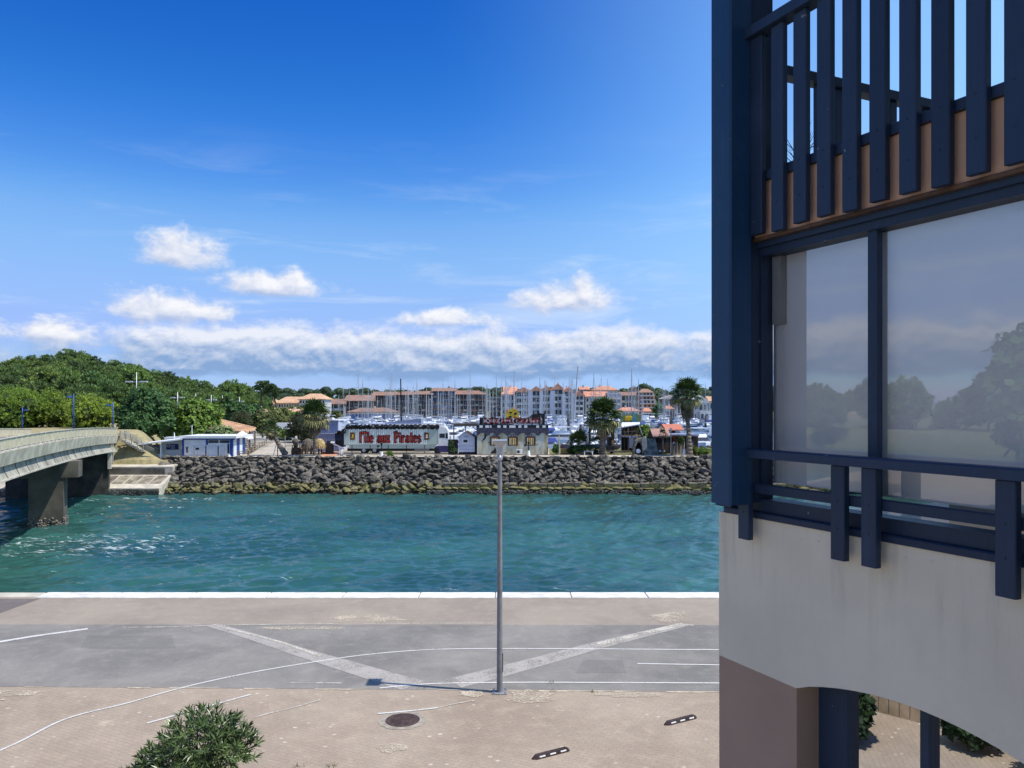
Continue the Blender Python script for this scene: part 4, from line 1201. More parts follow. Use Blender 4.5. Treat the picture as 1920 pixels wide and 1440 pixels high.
def crown(lobes, n, size, seed, kind='tuft', core=True, up=.45):
    """leaf clumps spread through a crown made of lobes; returns (leaf mesh builder, core builder)"""
    q = random.Random(seed); lf = MB(); cr = MB()
    vol = [r[0] * r[1] + r[1] * r[2] + r[0] * r[2] for c, r in lobes]; tot = sum(vol)
    for (c, r), v in zip(lobes, vol):
        c = Vector(c)
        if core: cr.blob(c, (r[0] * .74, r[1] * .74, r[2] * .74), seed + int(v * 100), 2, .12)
        for i in range(int(n * v / tot)):
            u = Vector((q.gauss(0, 1), q.gauss(0, 1), q.gauss(0, 1))).normalized()
            if u.z < -.35 and q.random() < .6: u.z *= -1
            k = 1.0 + q.gauss(0, .085) if q.random() < .8 else q.uniform(.72, .95)
            pt = c + Vector((u.x * r[0], u.y * r[1], u.z * r[2])) * k
            ax = Vector((u.x / r[0], u.y / r[1], u.z / r[2])).normalized(); ax = (ax + Vector((0, 0, up)) + Vector((q.gauss(0, .3), q.gauss(0, .3), q.gauss(0, .3)))).normalized()
            s_ = size * q.uniform(.65, 1.4)
            sx = ax.orthogonal().normalized(); sy = ax.cross(sx)
            ph = q.random() * 6.28
            if kind == 'tuft':
                for j in range(7):
                    a = ph + j * .8976; op = q.uniform(.25, .95)
                    d = (ax * math.cos(op) + (sx * math.cos(a) + sy * math.sin(a)) * math.sin(op))
                    sd = d.cross(ax).normalized() * s_ * .105
                    lf.add([pt - sd * .5, pt + sd * .5, pt + d * s_ * .7 + sd, pt + d * s_ * 1.05, pt + d * s_ * .7 - sd], [(0, 1, 2, 3, 4)])
            else:
                for j in range(3):
                    a = ph + j * 2.1; d = (sx * math.cos(a) + sy * math.sin(a) + ax * q.uniform(-.1, .7)).normalized()
                    sd = d.cross(ax).normalized() * s_ * .42
                    lf.add([pt, pt + d * s_ * .5 + sd, pt + d * s_ * 1.1, pt + d * s_ * .5 - sd], [(0, 1, 2, 3)])
    return lf, cr

def tree_proto(name, label, cat, lobes, n, size, seed, leaf, trunk_pts, trunk_r, kind='tuft', group=None, up=.45, trunkm=None):
    """first of its kind: an Empty with trunk and crown; lobes in metres"""
    t_ = thing(name, label, cat, (0, 0, 0), group=group)
    tr = MB(); tr.path(trunk_pts, trunk_r, 7)
    q = random.Random(seed + 5)
    top = Vector(trunk_pts[-1])
    for c, r in lobes:
        base = Vector(trunk_pts[-2]).lerp(top, q.uniform(.1, .9)); tr.path([base, base.lerp(Vector(c), .6) + Vector((0, 0, -.2)), Vector(c)], [trunk_r[-1] * .7, trunk_r[-1] * .4, trunk_r[-1] * .2], 5)
    lf, cr = crown(lobes, n, size, seed, kind, True, up)
    part('trunk', tr, trunkm or m_trunk, t_, True)
    c_ = part('crown', lf, leaf, t_)
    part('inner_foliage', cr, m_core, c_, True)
    return remember(t_)

def pine_lobes(seed, w_=4.0, h=11.0):
    q = random.Random(seed); lb = [((0, 0, h - 1.6), (w_ * .48, w_ * .48, 1.5))]
    for i in range(7):
        a = i * .9 + q.uniform(-.3, .3); r = w_ * q.uniform(.45, .75)
        lb.append(((r * math.cos(a), r * math.sin(a), h - q.uniform(2.4, 4.6)), (w_ * q.uniform(.26, .40), w_ * q.uniform(.26, .40), q.uniform(.8, 1.35))))
    for i in range(4):
        a = i * 1.6 + .4; r = w_ * .5
        lb.append(((r * math.cos(a), r * math.sin(a), h - q.uniform(5, 7)), (w_ * .42, w_ * .42, 1.5)))
    return lb
pines = []
for s_ in range(5):
    h = (11, 12.5, 10, 13, 11.5)[s_]
    pines.append(tree_proto('pine_tree', 'dark green maritime pine in the wooded hill behind the bridge', 'tree', pine_lobes(s_, 4.0 + .3 * (s_ % 3), h), 700, .85, s_ * 7, (L_PINE, L_PINE_B, L_PINE, L_PINE_D, L_PINE)[s_], [(0, 0, -1), (.15, .1, h * .4), (.1, -.1, h * .72)], [.26, .20, .12], group='pines of the wooded hill'))
# silhouette of the wood: bearing (px) -> top row (py)
SIL = [(-700, 640), (-300, 660), (-60, 682), (0, 682), (30, 671), (60, 668), (95, 662), (125, 655), (150, 659), (180, 672), (215, 675), (245, 685), (290, 694), (330, 703), (380, 715), (410, 722), (440, 717), (465, 724), (490, 738), (520, 752)]
def sil(px):
    for (a, b), (c, d) in zip(SIL, SIL[1:]):
        if a <= px <= c: return b + (d - b) * (px - a) / (c - a)
    return SIL[-1][1]
q = random.Random(77); used = 0
spots = []
for row, (Y, dy, px1) in enumerate(((300, 0, 500), (255, 15, 490), (215, 30, 480), (182, 46, 455), (158, 62, 420))):
    px = -60 + row * 9
    while px < px1:
        spots.append((px + q.uniform(-7, 7), sil(px) + dy * (.55 + .45 * q.random()) * (1 if px < 330 else .55) + q.uniform(-2, 5), Y + q.uniform(-10, 10), row)); px += (27, 31, 36, 42, 46)[row] * q.uniform(.85, 1.15)
for i, (px, py, Y, row) in enumerate(sorted(spots, key=lambda s: s[2])):
    src = pines[i % 5]; H = (11, 12.5, 10, 13, 11.5)[i % 5]
    x = PX(px, Y); zt = PZ(py, Y); k = q.uniform(.88, 1.15)
    zb = zt - H * k
    if i < 5: o = src; o.location = (x, Y, zb); o.scale = (k, k, k); o.rotation_euler = (0, 0, q.uniform(0, 6))
    else: o = copy_tree(src, None, (x, Y, zb), q.uniform(0, 6), (k * q.uniform(.9, 1.15), k * q.uniform(.9, 1.15), k))
    o['label'] = 'maritime pine in the %s row of the wooded hill, %s' % (('topmost', 'second highest', 'middle', 'second lowest', 'lowest')[row], 'at its left end' if px < 60 else 'left of its crest' if px < 120 else 'just right of its crest' if px < 200 else 'above the dome shaped tree' if px < 320 else 'above the kiosk' if px < 400 else 'at its low right end')
for (px, py, Y, k) in ((434, 716, 215, .95), (455, 722, 230, .8), (250, 688, 190, .9)):
    copy_tree(pines[1], None, (PX(px, Y), Y, PZ(py, Y) - 12.5 * k), q.uniform(0, 6), (k, k, k), 'small pine rising above the wood to the right of its crest' if px == 455 else 'round headed pine rising above the wood beside its low right end' if px == 434 else 'pine rising behind the high mast lamp on the wooded hill')
# woods along the same bank beyond the left of the bridge (mirrored in the big window)
for i in range(46):
    x = -120 - i * 9.5 + q.uniform(-4, 4); Y = 128 + q.uniform(-8, 40) + i * .2; k = q.uniform(1.0, 1.55)
    copy_tree(pines[i % 5], None, (x, Y, -4.5), q.uniform(0, 6), (k, k, k), 'maritime pine on the channel bank upstream of the bridge')
# the wooded near bank upstream, also only mirrored
for i in range(30):
    k = q.uniform(1.0, 1.5); copy_tree(pines[i % 5], None, (-222 - (i % 3) * 9 + q.uniform(-4, 4), -75 + i * 6.4, -5), q.uniform(0, 6), (k, k, k), 'maritime pine on the bank where the channel bends upstream')

def broad(name, lab, px, ytop, ybase, Y, wpx, leaf, n, size, seed, kind='leaf', cat='tree', group=None, flat=1.0, zb=None, nl=9):
    """rounded tree or shrub filling px +- wpx/2 between two rows"""
    W = wpx / F * Y / 2; zt = PZ(ytop, Y); z0 = PZ(ybase, Y) if zb is None else zb; H = zt - z0
    q = random.Random(seed); lb = [((0, 0, H * .60), (W * .62, W * .62 * flat, H * .38))]
    for i in range(nl):
        a = i * 2.4 + q.uniform(-.4, .4); r = W * q.uniform(.38, .66)
        lb.append(((r * math.cos(a), r * math.sin(a) * flat, H * q.uniform(.28, .74)), (W * q.uniform(.30, .46), W * q.uniform(.30, .46) * flat, H * q.uniform(.17, .26))))
    t_ = tree_proto(name, lab, cat, lb, n, size, seed, leaf, [(0, 0, -.6), (.05, 0, H * .3), (0, 0, H * .55)], [.05 * W + .05, .04 * W + .04, .03 * W + .02], kind, group)
    t_.location = (PX(px, Y), Y, z0)
    return t_
broad('tamarisk_bush', 'bright yellow green bush farthest left behind the bridge', 20, 727, 822, 128, 150, L_TAM, 2600, .42, 1, 'tuft', 'bush', 'tamarisk bushes behind the bridge')
broad('tamarisk_bush', 'bright yellow green bush behind the middle blue lamp', 92, 733, 822, 131, 105, L_TAM, 2200, .42, 2, 'tuft', 'bush', 'tamarisk bushes behind the bridge')
broad('tamarisk_bush', 'olive green bush between the two right hand blue lamps', 168, 742, 822, 127, 100, L_TAM, 2200, .42, 3, 'tuft', 'bush', 'tamarisk bushes behind the bridge')
broad('dense_tree', 'large dark green dome shaped tree above the grass bank', 272, 727, 842, 124, 118, L_DARK, 3600, .40, 4, 'leaf', nl=12)
broad('dense_tree', 'lighter green tree behind the white surf kiosk roof', 362, 747, 838, 128, 98, L_LIGHT, 2600, .40, 5, 'leaf', nl=11)
broad('oleander_shrub', 'pale flowering shrub above the kiosk beside the white tent', 413, 797, 846, 120, 66, L_FLOW, 900, .26, 6, 'leaf', 'shrub')
for i, (px, yt, yb, Y, w_, lf, lab) in enumerate((
    (438, 752, 815, 165, 60, L_DARK, 'dark tree behind the orange roof on the left'), (470, 757, 815, 172, 54, L_DARK, 'dark rounded tree left of the lane end'),
    (456, 772, 815, 158, 40, L_GREY, 'greyish shrub between dark trees by the lane'), (492, 768, 815, 165, 44, L_OLIVE, 'olive green shrub at the end of the lane'),
    (520, 765, 806, 185, 52, L_OLIVE, 'yellowish green shrub above the leaning palm'), (540, 770, 800, 205, 36, L_LIGHT, 'small fresh green tree left of the white car park hut'),
    (566, 772, 828, 150, 66, L_GREY, 'grey green tamarisk tree behind the straight palm'), (588, 784, 832, 146, 44, L_GREY, 'grey green tamarisk nearest the blue shed'),
    (500, 786, 818, 160, 36, L_OLIVE, 'low olive shrub beside the car park entrance'), (538, 806, 822, 158, 34, L_LIGHT, 'clipped green hedge mound behind the silver car'),
    (572, 806, 828, 154, 30, L_LIGHT, 'bright green bush right of the silver car'), (516, 804, 816, 170, 24, L_DARK, 'small dark hedge left of the silver car'),
    (630, 772, 790, 300, 24, L_OLIVE, 'olive shrub in front of the arcade building'), (556, 762, 776, 300, 40, L_OLIVE, 'green hedge below the cream residence'),
    (580, 764, 780, 290, 24, L_OLIVE, 'ragged garden tree below the cream residence'))):
    broad('garden_shrub' if w_ < 50 else 'garden_tree', lab, px, yt, yb, Y, w_, lf, 700 if w_ < 50 else 1300, .34 * Y / 150, 20 + i, 'leaf' if lf is not L_GREY else 'tuft', 'shrub' if w_ < 50 else 'tree')
broad('verge_shrub', 'small green shrub at the crest of the boulders under the truck', 731, 845, 860, 109.5, 14, L_LIGHT, 160, .16, 60, 'tuft', 'shrub')
broad('verge_shrub', 'low green shrub at the right end of the far bank', 1318, 840, 856, 111, 34, L_LIGHT, 420, .18, 61, 'tuft', 'shrub')
broad('verge_shrub', 'dark trimmed shrub between pirate house and red fence', 1042, 833, 852, 114, 17, L_DARK, 300, .18, 62, 'leaf', 'shrub')
broad('verge_shrub', 'dark green shrub filling the shade below the low palm', 1082, 836, 853, 114.5, 44, L_DARK, 600, .2, 63, 'leaf', 'shrub')
broad('garden_tree', 'bright green garden tree between slanting cabin and red roof', 1210, 796, 832, 121, 34, L_LIGHT, 700, .26, 64, 'leaf')
# two stone pines against the sky by the cream residence
for (px, yt, yb, Y, lean, lab, hw) in ((490, 716, 764, 240, .6, 'tall stone pine with two tiers left of the orange roofs', 3.0), (516, 722, 768, 236, -1.2, 'leaning stone pine in front of the orange roofs', 2.3)):
    H = PZ(yt, Y) - PZ(yb, Y)
    lb = [((lean, 0, H - .7), (hw * .62, hw * .6, .75)), ((lean - hw * .6, .3, H - 2.1), (hw * .5, hw * .5, .7)), ((lean + hw * .55, -.2, H - 1.7), (hw * .5, hw * .5, .65)), ((lean * .6 + hw * .3, .2, H - 3.3), (hw * .4, hw * .4, .55))]
    t_ = tree_proto('stone_pine', lab, 'tree', lb, 420, .5, int(px), L_PINE_D, [(-lean * .6, 0, -1), (lean * .3, 0, H * .55), (lean, 0, H - 1)], [.26, .20, .10])
    t_.location = (PX(px, Y), Y, PZ(yb, Y))

# distant wooded ridge: one mass
wood = MB(); q = random.Random(9)
RID = [(380, 740), (470, 738), (520, 729), (560, 729), (610, 727), (660, 728), (720, 730), (770, 731), (800, 726), (850, 729), (870, 724), (900, 727), (935, 725), (960, 730), (1000, 731), (1060, 730), (1110, 728), (1180, 729), (1205, 723), (1240, 730), (1260, 733), (1290, 727), (1320, 724), (1350, 722), (1500, 722), (1800, 726)]
def rid(px):
    for (a, b), (c, d) in zip(RID, RID[1:]):
        if a <= px <= c: return b + (d - b) * (px - a) / (c - a)
    return 730
for row, (Y, dy) in enumerate(((760, 0), (700, 8), (640, 17), (580, 26), (530, 34))):
    px = 380
    while px < 1700:
        w_ = q.uniform(3.8, 6.2); py = rid(px) + dy + q.uniform(-1.5, 3.5) + (0 if q.random() < .85 else -3)
        c = Vector((PX(px, Y), Y + q.uniform(-14, 14), PZ(py, Y) - w_ * .62))
        wood.blob(c, (w_, w_, w_ * .66), int(px * 7 + row), 2, .10)
        vs_, fs = ico(2)
        for i in range(70):
            u = Vector((q.gauss(0, 1), -abs(q.gauss(0, 1)), q.gauss(.4, 1))).normalized(); pt = c + Vector((u.x * w_, u.y * w_, u.z * w_ * .66)) * q.uniform(.95, 1.1); s_ = q.uniform(.5, 1.0)
            d = Vector((q.gauss(0, 1), q.gauss(0, .6), q.gauss(.3, 1))).normalized() * s_; e = d.cross(u).normalized() * s_ * .6
            wood.add([pt - d, pt + e, pt + d, pt - e], [(0, 1, 2, 3)])
        px += w_ * 1.3 / Y * F
tag(link('distant_wood', wood.mesh('distant_wood', L_FAR)), 'dark green wooded ridge along the horizon behind the marina', 'wood', kind='stuff')

# ---- fan palms
m_palm = leaf_mat('fan_palm_green', (.085, .130, .035), (.045, .080, .022), .15, .5, .15)
m_palm_y = leaf_mat('fan_palm_yellowing', (.30, .27, .11), (.17, .17, .06), .2, .6, .15)
m_palm_d = leaf_mat('dead_palm_frond', (.21, .165, .115), (.10, .075, .05), .25, .8, 0)
m_ptrunk = mat('palm_trunk_grey', (.20, .165, .13), .92, .35, 2.2, .8, 9)
def fan(seed, droop):
    q = random.Random(seed); f = MB(); L = .75
    f.add([(0, -.02, 0), (0, .02, 0), (L, .015, .04), (L, -.015, .04)], [(0, 1, 2, 3)])
    n = 15
    for i in range(n):
        a = -1.75 + 3.5 * i / (n - 1); r = .78 * (1 - .28 * abs(a) / 1.75) * q.uniform(.9, 1.08)
        d = Vector((math.cos(a), math.sin(a), .0)); sd = Vector((-math.sin(a), math.cos(a), 0)) * .058
        o_ = Vector((L, 0, .04)); m_ = o_ + d * r * .6 + Vector((0, 0, .05 if i % 2 else 0)); tp = o_ + d * r + Vector((0, 0, -droop * r * q.uniform(.6, 1.3)))
        f.add([o_, m_ + sd, tp, m_ - sd], [(0, 1, 2, 3)])
    return f
fan_me = {k: [fan(i, dr).mesh('frond', mm) for i in range(3)] for k, mm, dr in (('g', m_palm, .22), ('y', m_palm_y, .4), ('d', m_palm_d, .55))}
def palm(lab, pts, radii, n, scale, seed, skirt=0, group='fan palms on the far bank', yellow=.2):
    """pts: trunk centre line in world space, last = crown centre"""
    base = Vector(pts[0]); t_ = thing('palm_tree', lab, 'palm', base, group=group)
    q = random.Random(seed)
    tr = MB(); loc = [Vector(p_) - base for p_ in pts]
    fine = []
    for i in range(len(loc) - 1):
        for k in range(6): fine.append((loc[i].lerp(loc[i + 1], k / 6), radii[i] + (radii[i + 1] - radii[i]) * k / 6))
    fine.append((loc[-1], radii[-1]))
    tr.path([a for a, _ in fine], [r * (1.06 if i % 2 else .95) for i, (_, r) in enumerate(fine)], 10)
    part('trunk', tr, m_ptrunk, t_, True)
    top = loc[-1]
    for i in range(n):
        t = i / n; el = 1.35 - 2.0 * t + q.uniform(-.15, .15); a = i * 2.39996 + q.uniform(-.2, .2)
        kind = 'g' if t < 1 - yellow else 'y'
        o = link('frond', fan_me[kind][i % 3], t_, top + Vector((0, 0, .35 * (1 - t)))); k = scale * q.uniform(.85, 1.12)
        o.rotation_euler = (q.uniform(-.3, .3), -el, a); o.scale = (k, k, k)
    for i in range(skirt):
        a = q.uniform(0, 6.28); el = -q.uniform(.95, 1.5)
        o = link('frond', fan_me['d'][i % 3], t_, top - Vector((0, 0, .05 + q.random() ** 1.4 * scale * (.35 if skirt < 45 else .9)))); k = scale * q.uniform(.55, .85)
        o.rotation_euler = (q.uniform(-.4, .4), -el, a); o.scale = (k, k, k)
    return t_
Yp = 110.6
palm('tallest fan palm with long brown skirt at the right of the far bank', [P(1293, 852, Yp), P(1291, 810, Yp), P(1288, 765, Yp), P(1288, 744, Yp)], [.46, .30, .24, .24], 60, 1.75, 1, 48)
palm('thick trunked fan palm with broad dark crown right of the pirate house', [P(1128, 852, 114), P(1131, 820, 114), P(1131, 785, 114)], [.46, .40, .40], 74, 2.05, 2, 12, yellow=.22)
palm('straight fan palm with ragged crown beside the blue shed', [P(590, 858, 110.5), P(589, 825, 110.5), P(590, 785, 110.5)], [.20, .17, .15], 46, 1.75, 3, 24, yellow=.45)
palm('leaning fan palm beside the lane left of the thatched parasol', [P(536, 853, 111.5), P(524, 835, 111.5), P(508, 808, 111.5)], [.46, .32, .24], 26, 1.0, 4, 16, yellow=.3)
palm('low bushy fan palm left of the thick trunked palm', [P(1084, 852, 115), P(1085, 838, 115)], [.3, .3], 40, 1.55, 5, 8, yellow=.15)
palm('small fan palm just left of the thick trunk', [P(1117, 852, 116), P(1117, 836, 116)], [.14, .12], 18, 1.0, 6, 4, yellow=.1)
# ================================================================== BUILDINGS ROUND THE MARINA
m_tile_o = mat('orange_roof_tile', (.60, .37, .22), .85, .18, .6, .5, 3, rand=.08)
m_tcream = mat('town_cream_trim', (.42, .37, .30), .85, .1, .4)
m_tile_b = mat('brown_roof_tile', (.30, .175, .125), .85, .2, .5, .5, 3, rand=.1)
m_tile_r = mat('red_roof_tile', (.60, .28, .17), .85, .2, .6, .5, 3, rand=.08)
m_tw = mat('town_white_wall', (.62, .60, .56), .85, .08, .4, rand=.05)
m_tc = mat('town_cream_wall', (.62, .55, .44), .85, .12, .4, rand=.05)
m_tg = mat('town_grey_wall', (.34, .34, .35), .85, .12, .4, rand=.05)
m_tb = mat('town_brown_wood', (.10, .062, .042), .8, .3, .8, rand=.1)
m_win = mat('dark_window_glass', (.035, .045, .06), .15, .3, .7, spec=.6, rand=.3)
m_blueglass = mat('blue_awning', (.06, .13, .30), .6, .2, .7, rand=.2)
CUBE = {}
def cube(m):
    if m.name not in CUBE: CUBE[m.name] = MB().box(-.5, .5, -.5, .5, -.5, .5).mesh('piece', m)
    return CUBE[m.name]
def cpart(name, m, parent, x0, x1, y0, y1, z0, z1):
    o = link(name, cube(m), parent, ((x0 + x1) / 2, (y0 + y1) / 2, (z0 + z1) / 2), scale=(max(x1 - x0, .01), max(y1 - y0, .01), max(z1 - z0, .01))); return o
def roof_mb(x0, x1, y0, y1, z, h, kind, oh=.6):
    g = MB(); x0 -= oh; x1 += oh; y0 -= oh; y1 += oh; z -= .05
    ym = (y0 + y1) / 2; xm = (x0 + x1) / 2
    if kind == 'gable': p_ = [(x0, ym, z + h), (x1, ym, z + h)]
    elif kind == 'hip': k = min((x1 - x0) * .3, (y1 - y0) * .5); p_ = [(x0 + k, ym, z + h), (x1 - k, ym, z + h)]
    elif kind == 'hipr': k = min((x1 - x0) * .3, (y1 - y0) * .5); p_ = [(x0, ym, z + h), (x1 - k, ym, z + h)]
    elif kind == 'hipl': k = min((x1 - x0) * .3, (y1 - y0) * .5); p_ = [(x0 + k, ym, z + h), (x1, ym, z + h)]
    elif kind == 'front':  # ridge towards the viewer
        return g.add([(x0, y0, z), (x1, y0, z), (x1, y1, z), (x0, y1, z), (xm, y0, z + h), (xm, y1, z + h), (x0, y0, z - .25), (x1, y0, z - .25), (x1, y1, z - .25), (x0, y1, z - .25)],
                     [(0, 4, 5, 3), (1, 2, 5, 4), (0, 1, 4), (2, 3, 5), (6, 7, 1, 0), (7, 8, 2, 1), (8, 9, 3, 2), (9, 6, 0, 3), (9, 8, 7, 6)])
    return g.add([(x0, y0, z), (x1, y0, z), (x1, y1, z), (x0, y1, z)] + p_ + [(x0, y0, z - .25), (x1, y0, z - .25), (x1, y1, z - .25), (x0, y1, z - .25)],
                 [(0, 1, 5, 4), (2, 3, 4, 5), (1, 2, 5), (3, 0, 4), (6, 7, 1, 0), (7, 8, 2, 1), (8, 9, 3, 2), (9, 6, 0, 3), (9, 8, 7, 6)])
def block(name, lab, px0, px1, yt, yb, Y, depth, st, bays, wall, style, roof=None, rk='gable', rh=2.2, group=None, frame=m_tw, winm=None, x2=None):
    """a building seen square on: storeys x bays of balconies or windows"""
    x0, x1, z1, z0 = PX(px0, Y), PX(px1, Y), PZ(yt, Y), PZ(yb, Y) - 1.0
    t_ = thing(name, lab, 'building', ((x0 + x1) / 2, Y, z0), group=group)
    X0, X1, H = x0 - (x0 + x1) / 2, x1 - (x0 + x1) / 2, z1 - z0
    wm = winm or m_win
    if wall is not m_tw and wall is not m_tg and style == 'balcony': frame = m_tcream
    bw = (X1 - X0) / bays; sh = (H - .6) / st
    cpart('wall', wall, t_, X0, X1, 0, depth, -1.5, H)
    q = random.Random(int(px0))
    for i in range(st):
        za = .3 + i * sh
        for j in range(bays):
            xa = X0 + j * bw
            if style == 'balcony':
                cpart('window', wm, t_, xa + bw * .07, xa + bw * .93, -.06, .05, za + .1, za + sh - .32)
                cpart('balcony', (frame if wall is m_tw else wall) if (i + j) % 4 else frame, t_, xa + bw * .10, xa + bw * .90, -1.15, -1.05, za - .1, za + sh * .30)
            elif style == 'punched':
                w_ = bw * (.46 if q.random() < .75 else .62); xm = xa + bw / 2
                cpart('window', wm, t_, xm - w_ / 2, xm + w_ / 2, -.05, .04, za + sh * .28, za + sh * .80)
                cpart('window_sill', frame, t_, xm - w_ / 2 - .12, xm + w_ / 2 + .12, -.16, -.01, za + sh * .22, za + sh * .272)
            elif style == 'shop':
                cpart('window', wm, t_, xa + bw * .12, xa + bw * .88, -.06, .05, za + .1, za + sh * .82)
        if style == 'balcony':
            cpart('floor_slab', frame, t_, X0, X1, -1.2, -.08, za - .13, za - .02)
    if style == 'balcony':
        for j in range(bays + 1):
            xa = X0 + j * bw; cpart('column', frame, t_, xa - (.14 if wall is m_tw else .09), xa + (.14 if wall is m_tw else .09), -1.22, -1.0, 0, H)
    if roof:
        part('roof', roof_mb(X0, X1, -1.2 if style == 'balcony' else 0, depth, H, rh, rk), roof, t_)
        if q.random() < .7:
            xc = X0 + (X1 - X0) * q.uniform(.3, .7); cpart('chimney', wall, t_, xc - .4, xc + .4, depth * .4, depth * .4 + .7, H + rh * .4, H + rh + .7)
    return t_
# the cream residence with orange roofs on the left
block('residence', 'low house with orange hipped roof behind the leaning stone pine', 491, 516, 757, 778, 334, 10, 2, 4, m_tc, 'punched', m_tile_o, 'hip', 2.2)
block('residence', 'cream residence wing with long orange roof left of the taller wing', 517, 561, 755, 782, 330, 12, 3, 9, m_tc, 'punched', m_tile_o, 'hipl', 2.6)
block('residence', 'taller cream residence wing with the brightest orange roof', 561, 609, 748, 782, 326, 12, 4, 9, m_tw, 'punched', m_tile_o, 'hip', 2.3)
block('pavilion', 'small house with tiled roof among garden trees below the residence', 536, 562, 775, 786, 285, 8, 1, 4, m_tw, 'punched', m_tile_o, 'gable', 1.6)
block('store_hut', 'white flat roofed hut with big blank gable behind the silver car', 520, 550, 791, 806, 200, 8, 1, 3, m_tw, 'shop')
block('house', 'white house corner almost hidden by dark trees left of the lane', 478, 488, 774, 790, 205, 6, 1, 2, m_tw, 'punched', m_tile_o, 'gable', 1)
# the long quay-side range, left to right
block('terrace_house', 'grey terrace house with pale balcony at the left of the marina range', 606, 646, 757, 788, 388, 12, 3, 4, m_tg, 'balcony', m_tile_b, 'gable', 2.4)
block('terrace_house', 'glazed brown terrace with broad tiled roof left of the marina blocks', 648, 698, 751, 788, 392, 13, 3, 6, m_tb, 'balcony', m_tile_b, 'gable', 2.8)
block('shopping_arcade', 'low arcade with long tiled roof and blue awnings behind the boats', 652, 742, 772, 788, 372, 10, 1, 14, m_tc, 'shop', m_tile_b, 'hip', 1.9, winm=m_blueglass)
block('apartment_block', 'dark brown apartment block with white columns left of the black mast', 699, 742, 741, 788, 400, 13, 4, 6, m_tb, 'balcony', m_tile_b, 'gable', 1.9)
block('apartment_block', 'brown apartment block directly behind the tall black mast', 742, 778, 740, 788, 397, 13, 4, 5, m_tb, 'balcony', m_tile_b, 'hip', 1.9)
block('apartment_block', 'brown five storey apartment block with white balcony grid left of the highest roof', 778, 811, 739, 788, 394, 13, 5, 5, m_tb, 'balcony', m_tile_b, 'gable', 1.7)
block('apartment_block', 'apartment block with the highest brown roof and bluish glazing', 811, 853, 733, 788, 396, 14, 5, 5, m_tb, 'balcony', m_tile_b, 'gable', 1.7, winm=mat('bluish_window', (.06, .12, .24), .2, .4, .4, spec=.6))
block('apartment_block', 'reddish brown apartment block with hipped roof at the right of the brown range', 855, 912, 739, 788, 392, 14, 5, 8, mat('reddish_cladding', (.22, .10, .07), .8, .3, .3), 'balcony', m_tile_b, 'hipr', 2.0)
block('apartment_block', 'shadowed dark block in the gap between brown and white ranges', 917, 938, 744, 788, 412, 12, 5, 3, m_tg, 'balcony')
# white and orange group
block('apartment_block', 'white block with stacked orange roofs behind the yellow flame emblem', 941, 966, 739, 790, 398, 12, 4, 3, m_tw, 'punched', m_tile_r, 'hipl', 2.8)
block('house', 'small white upper house with orange roof above the marina blocks', 945, 968, 732, 760, 412, 8, 2, 3, m_tw, 'punched', m_tile_r, 'gable', 2.0)
for i, (a, b_, yt, rh, lab) in enumerate(((968, 995, 734, 2.2, 'white gabled block with orange roof slope beside the tall mast'), (996, 1014, 732, 2.2, 'white gabled apartment tower with dark balconies left of the lavender stair wall'),
        (1016, 1034, 731, 2.0, 'white gabled apartment tower with balconies in the middle of the group'), (1037, 1055, 729, 2.6, 'tallest gabled apartment tower beside the leaning masts'), (1058, 1074, 733, 2.0, 'white gabled tower just left of the tallest grey mast'),
        (1077, 1094, 741, 2.2, 'lower gabled tower stepping down at the right of the white group'))):
    block('apartment_tower', lab, a, b_, yt, 790, 394, 13, 5, 2, m_tw, 'balcony', m_tile_r, 'front', rh)
for i, px in enumerate((995, 1015, 1035.5, 1056.5, 1075.5)):
    x = PX(px, 392); w_ = .35 + .6
    tag(link('stair_tower', MB().box(-w_, w_, 0, 12, 0, PZ(733 + (2 * i if i > 2 else 0), 392) - ZF + 0.6).mesh('stair_tower', mat('lavender_wall', (.50, .52, .60), .85, .06, .3)), None, (x, 391.2, ZF - .6)),
        ('narrow lavender stair wall at the left of the gabled towers', 'narrow lavender stair wall second from left', 'tall lavender stair wall in the middle of the towers', 'lavender stair wall left of the tallest grey mast', 'lavender stair wall at the right end of the towers')[i], 'building')
block('apartment_block', 'block with tiered orange roofs behind the thick trunked palm', 1098, 1140, 743, 790, 400, 14, 4, 6, m_tw, 'punched', m_tile_r, 'gable', 2.6)
block('apartment_block', 'upper tier with wide orange roof above the marina group', 1112, 1158, 731, 760, 416, 12, 2, 6, m_tw, 'punched', m_tile_r, 'hip', 2.2)
block('apartment_block', 'pale lavender end block with stepped balconies right of the orange roofs', 1140, 1164, 736, 790, 396, 13, 5, 3, m_tw, 'balcony', winm=mat('lavender_window', (.30, .32, .40), .3, .2, .5))
block('house', 'far house with red roof peeping over the white group', 1088, 1104, 730, 760, 430, 8, 2, 2, m_tg, 'punched', m_tile_r, 'gable', 1.6)
block('apartment_block', 'brown and white block with small balconies left of the terraced pyramid', 1165, 1200, 741, 790, 402, 12, 4, 5, m_tc, 'balcony', m_tile_b, 'gable', 1.8)
block('house', 'small white gabled house on the slope above the pyramid block', 1186, 1197, 733, 760, 440, 8, 2, 1, m_tw, 'punched', m_tile_b, 'front', 2.4)
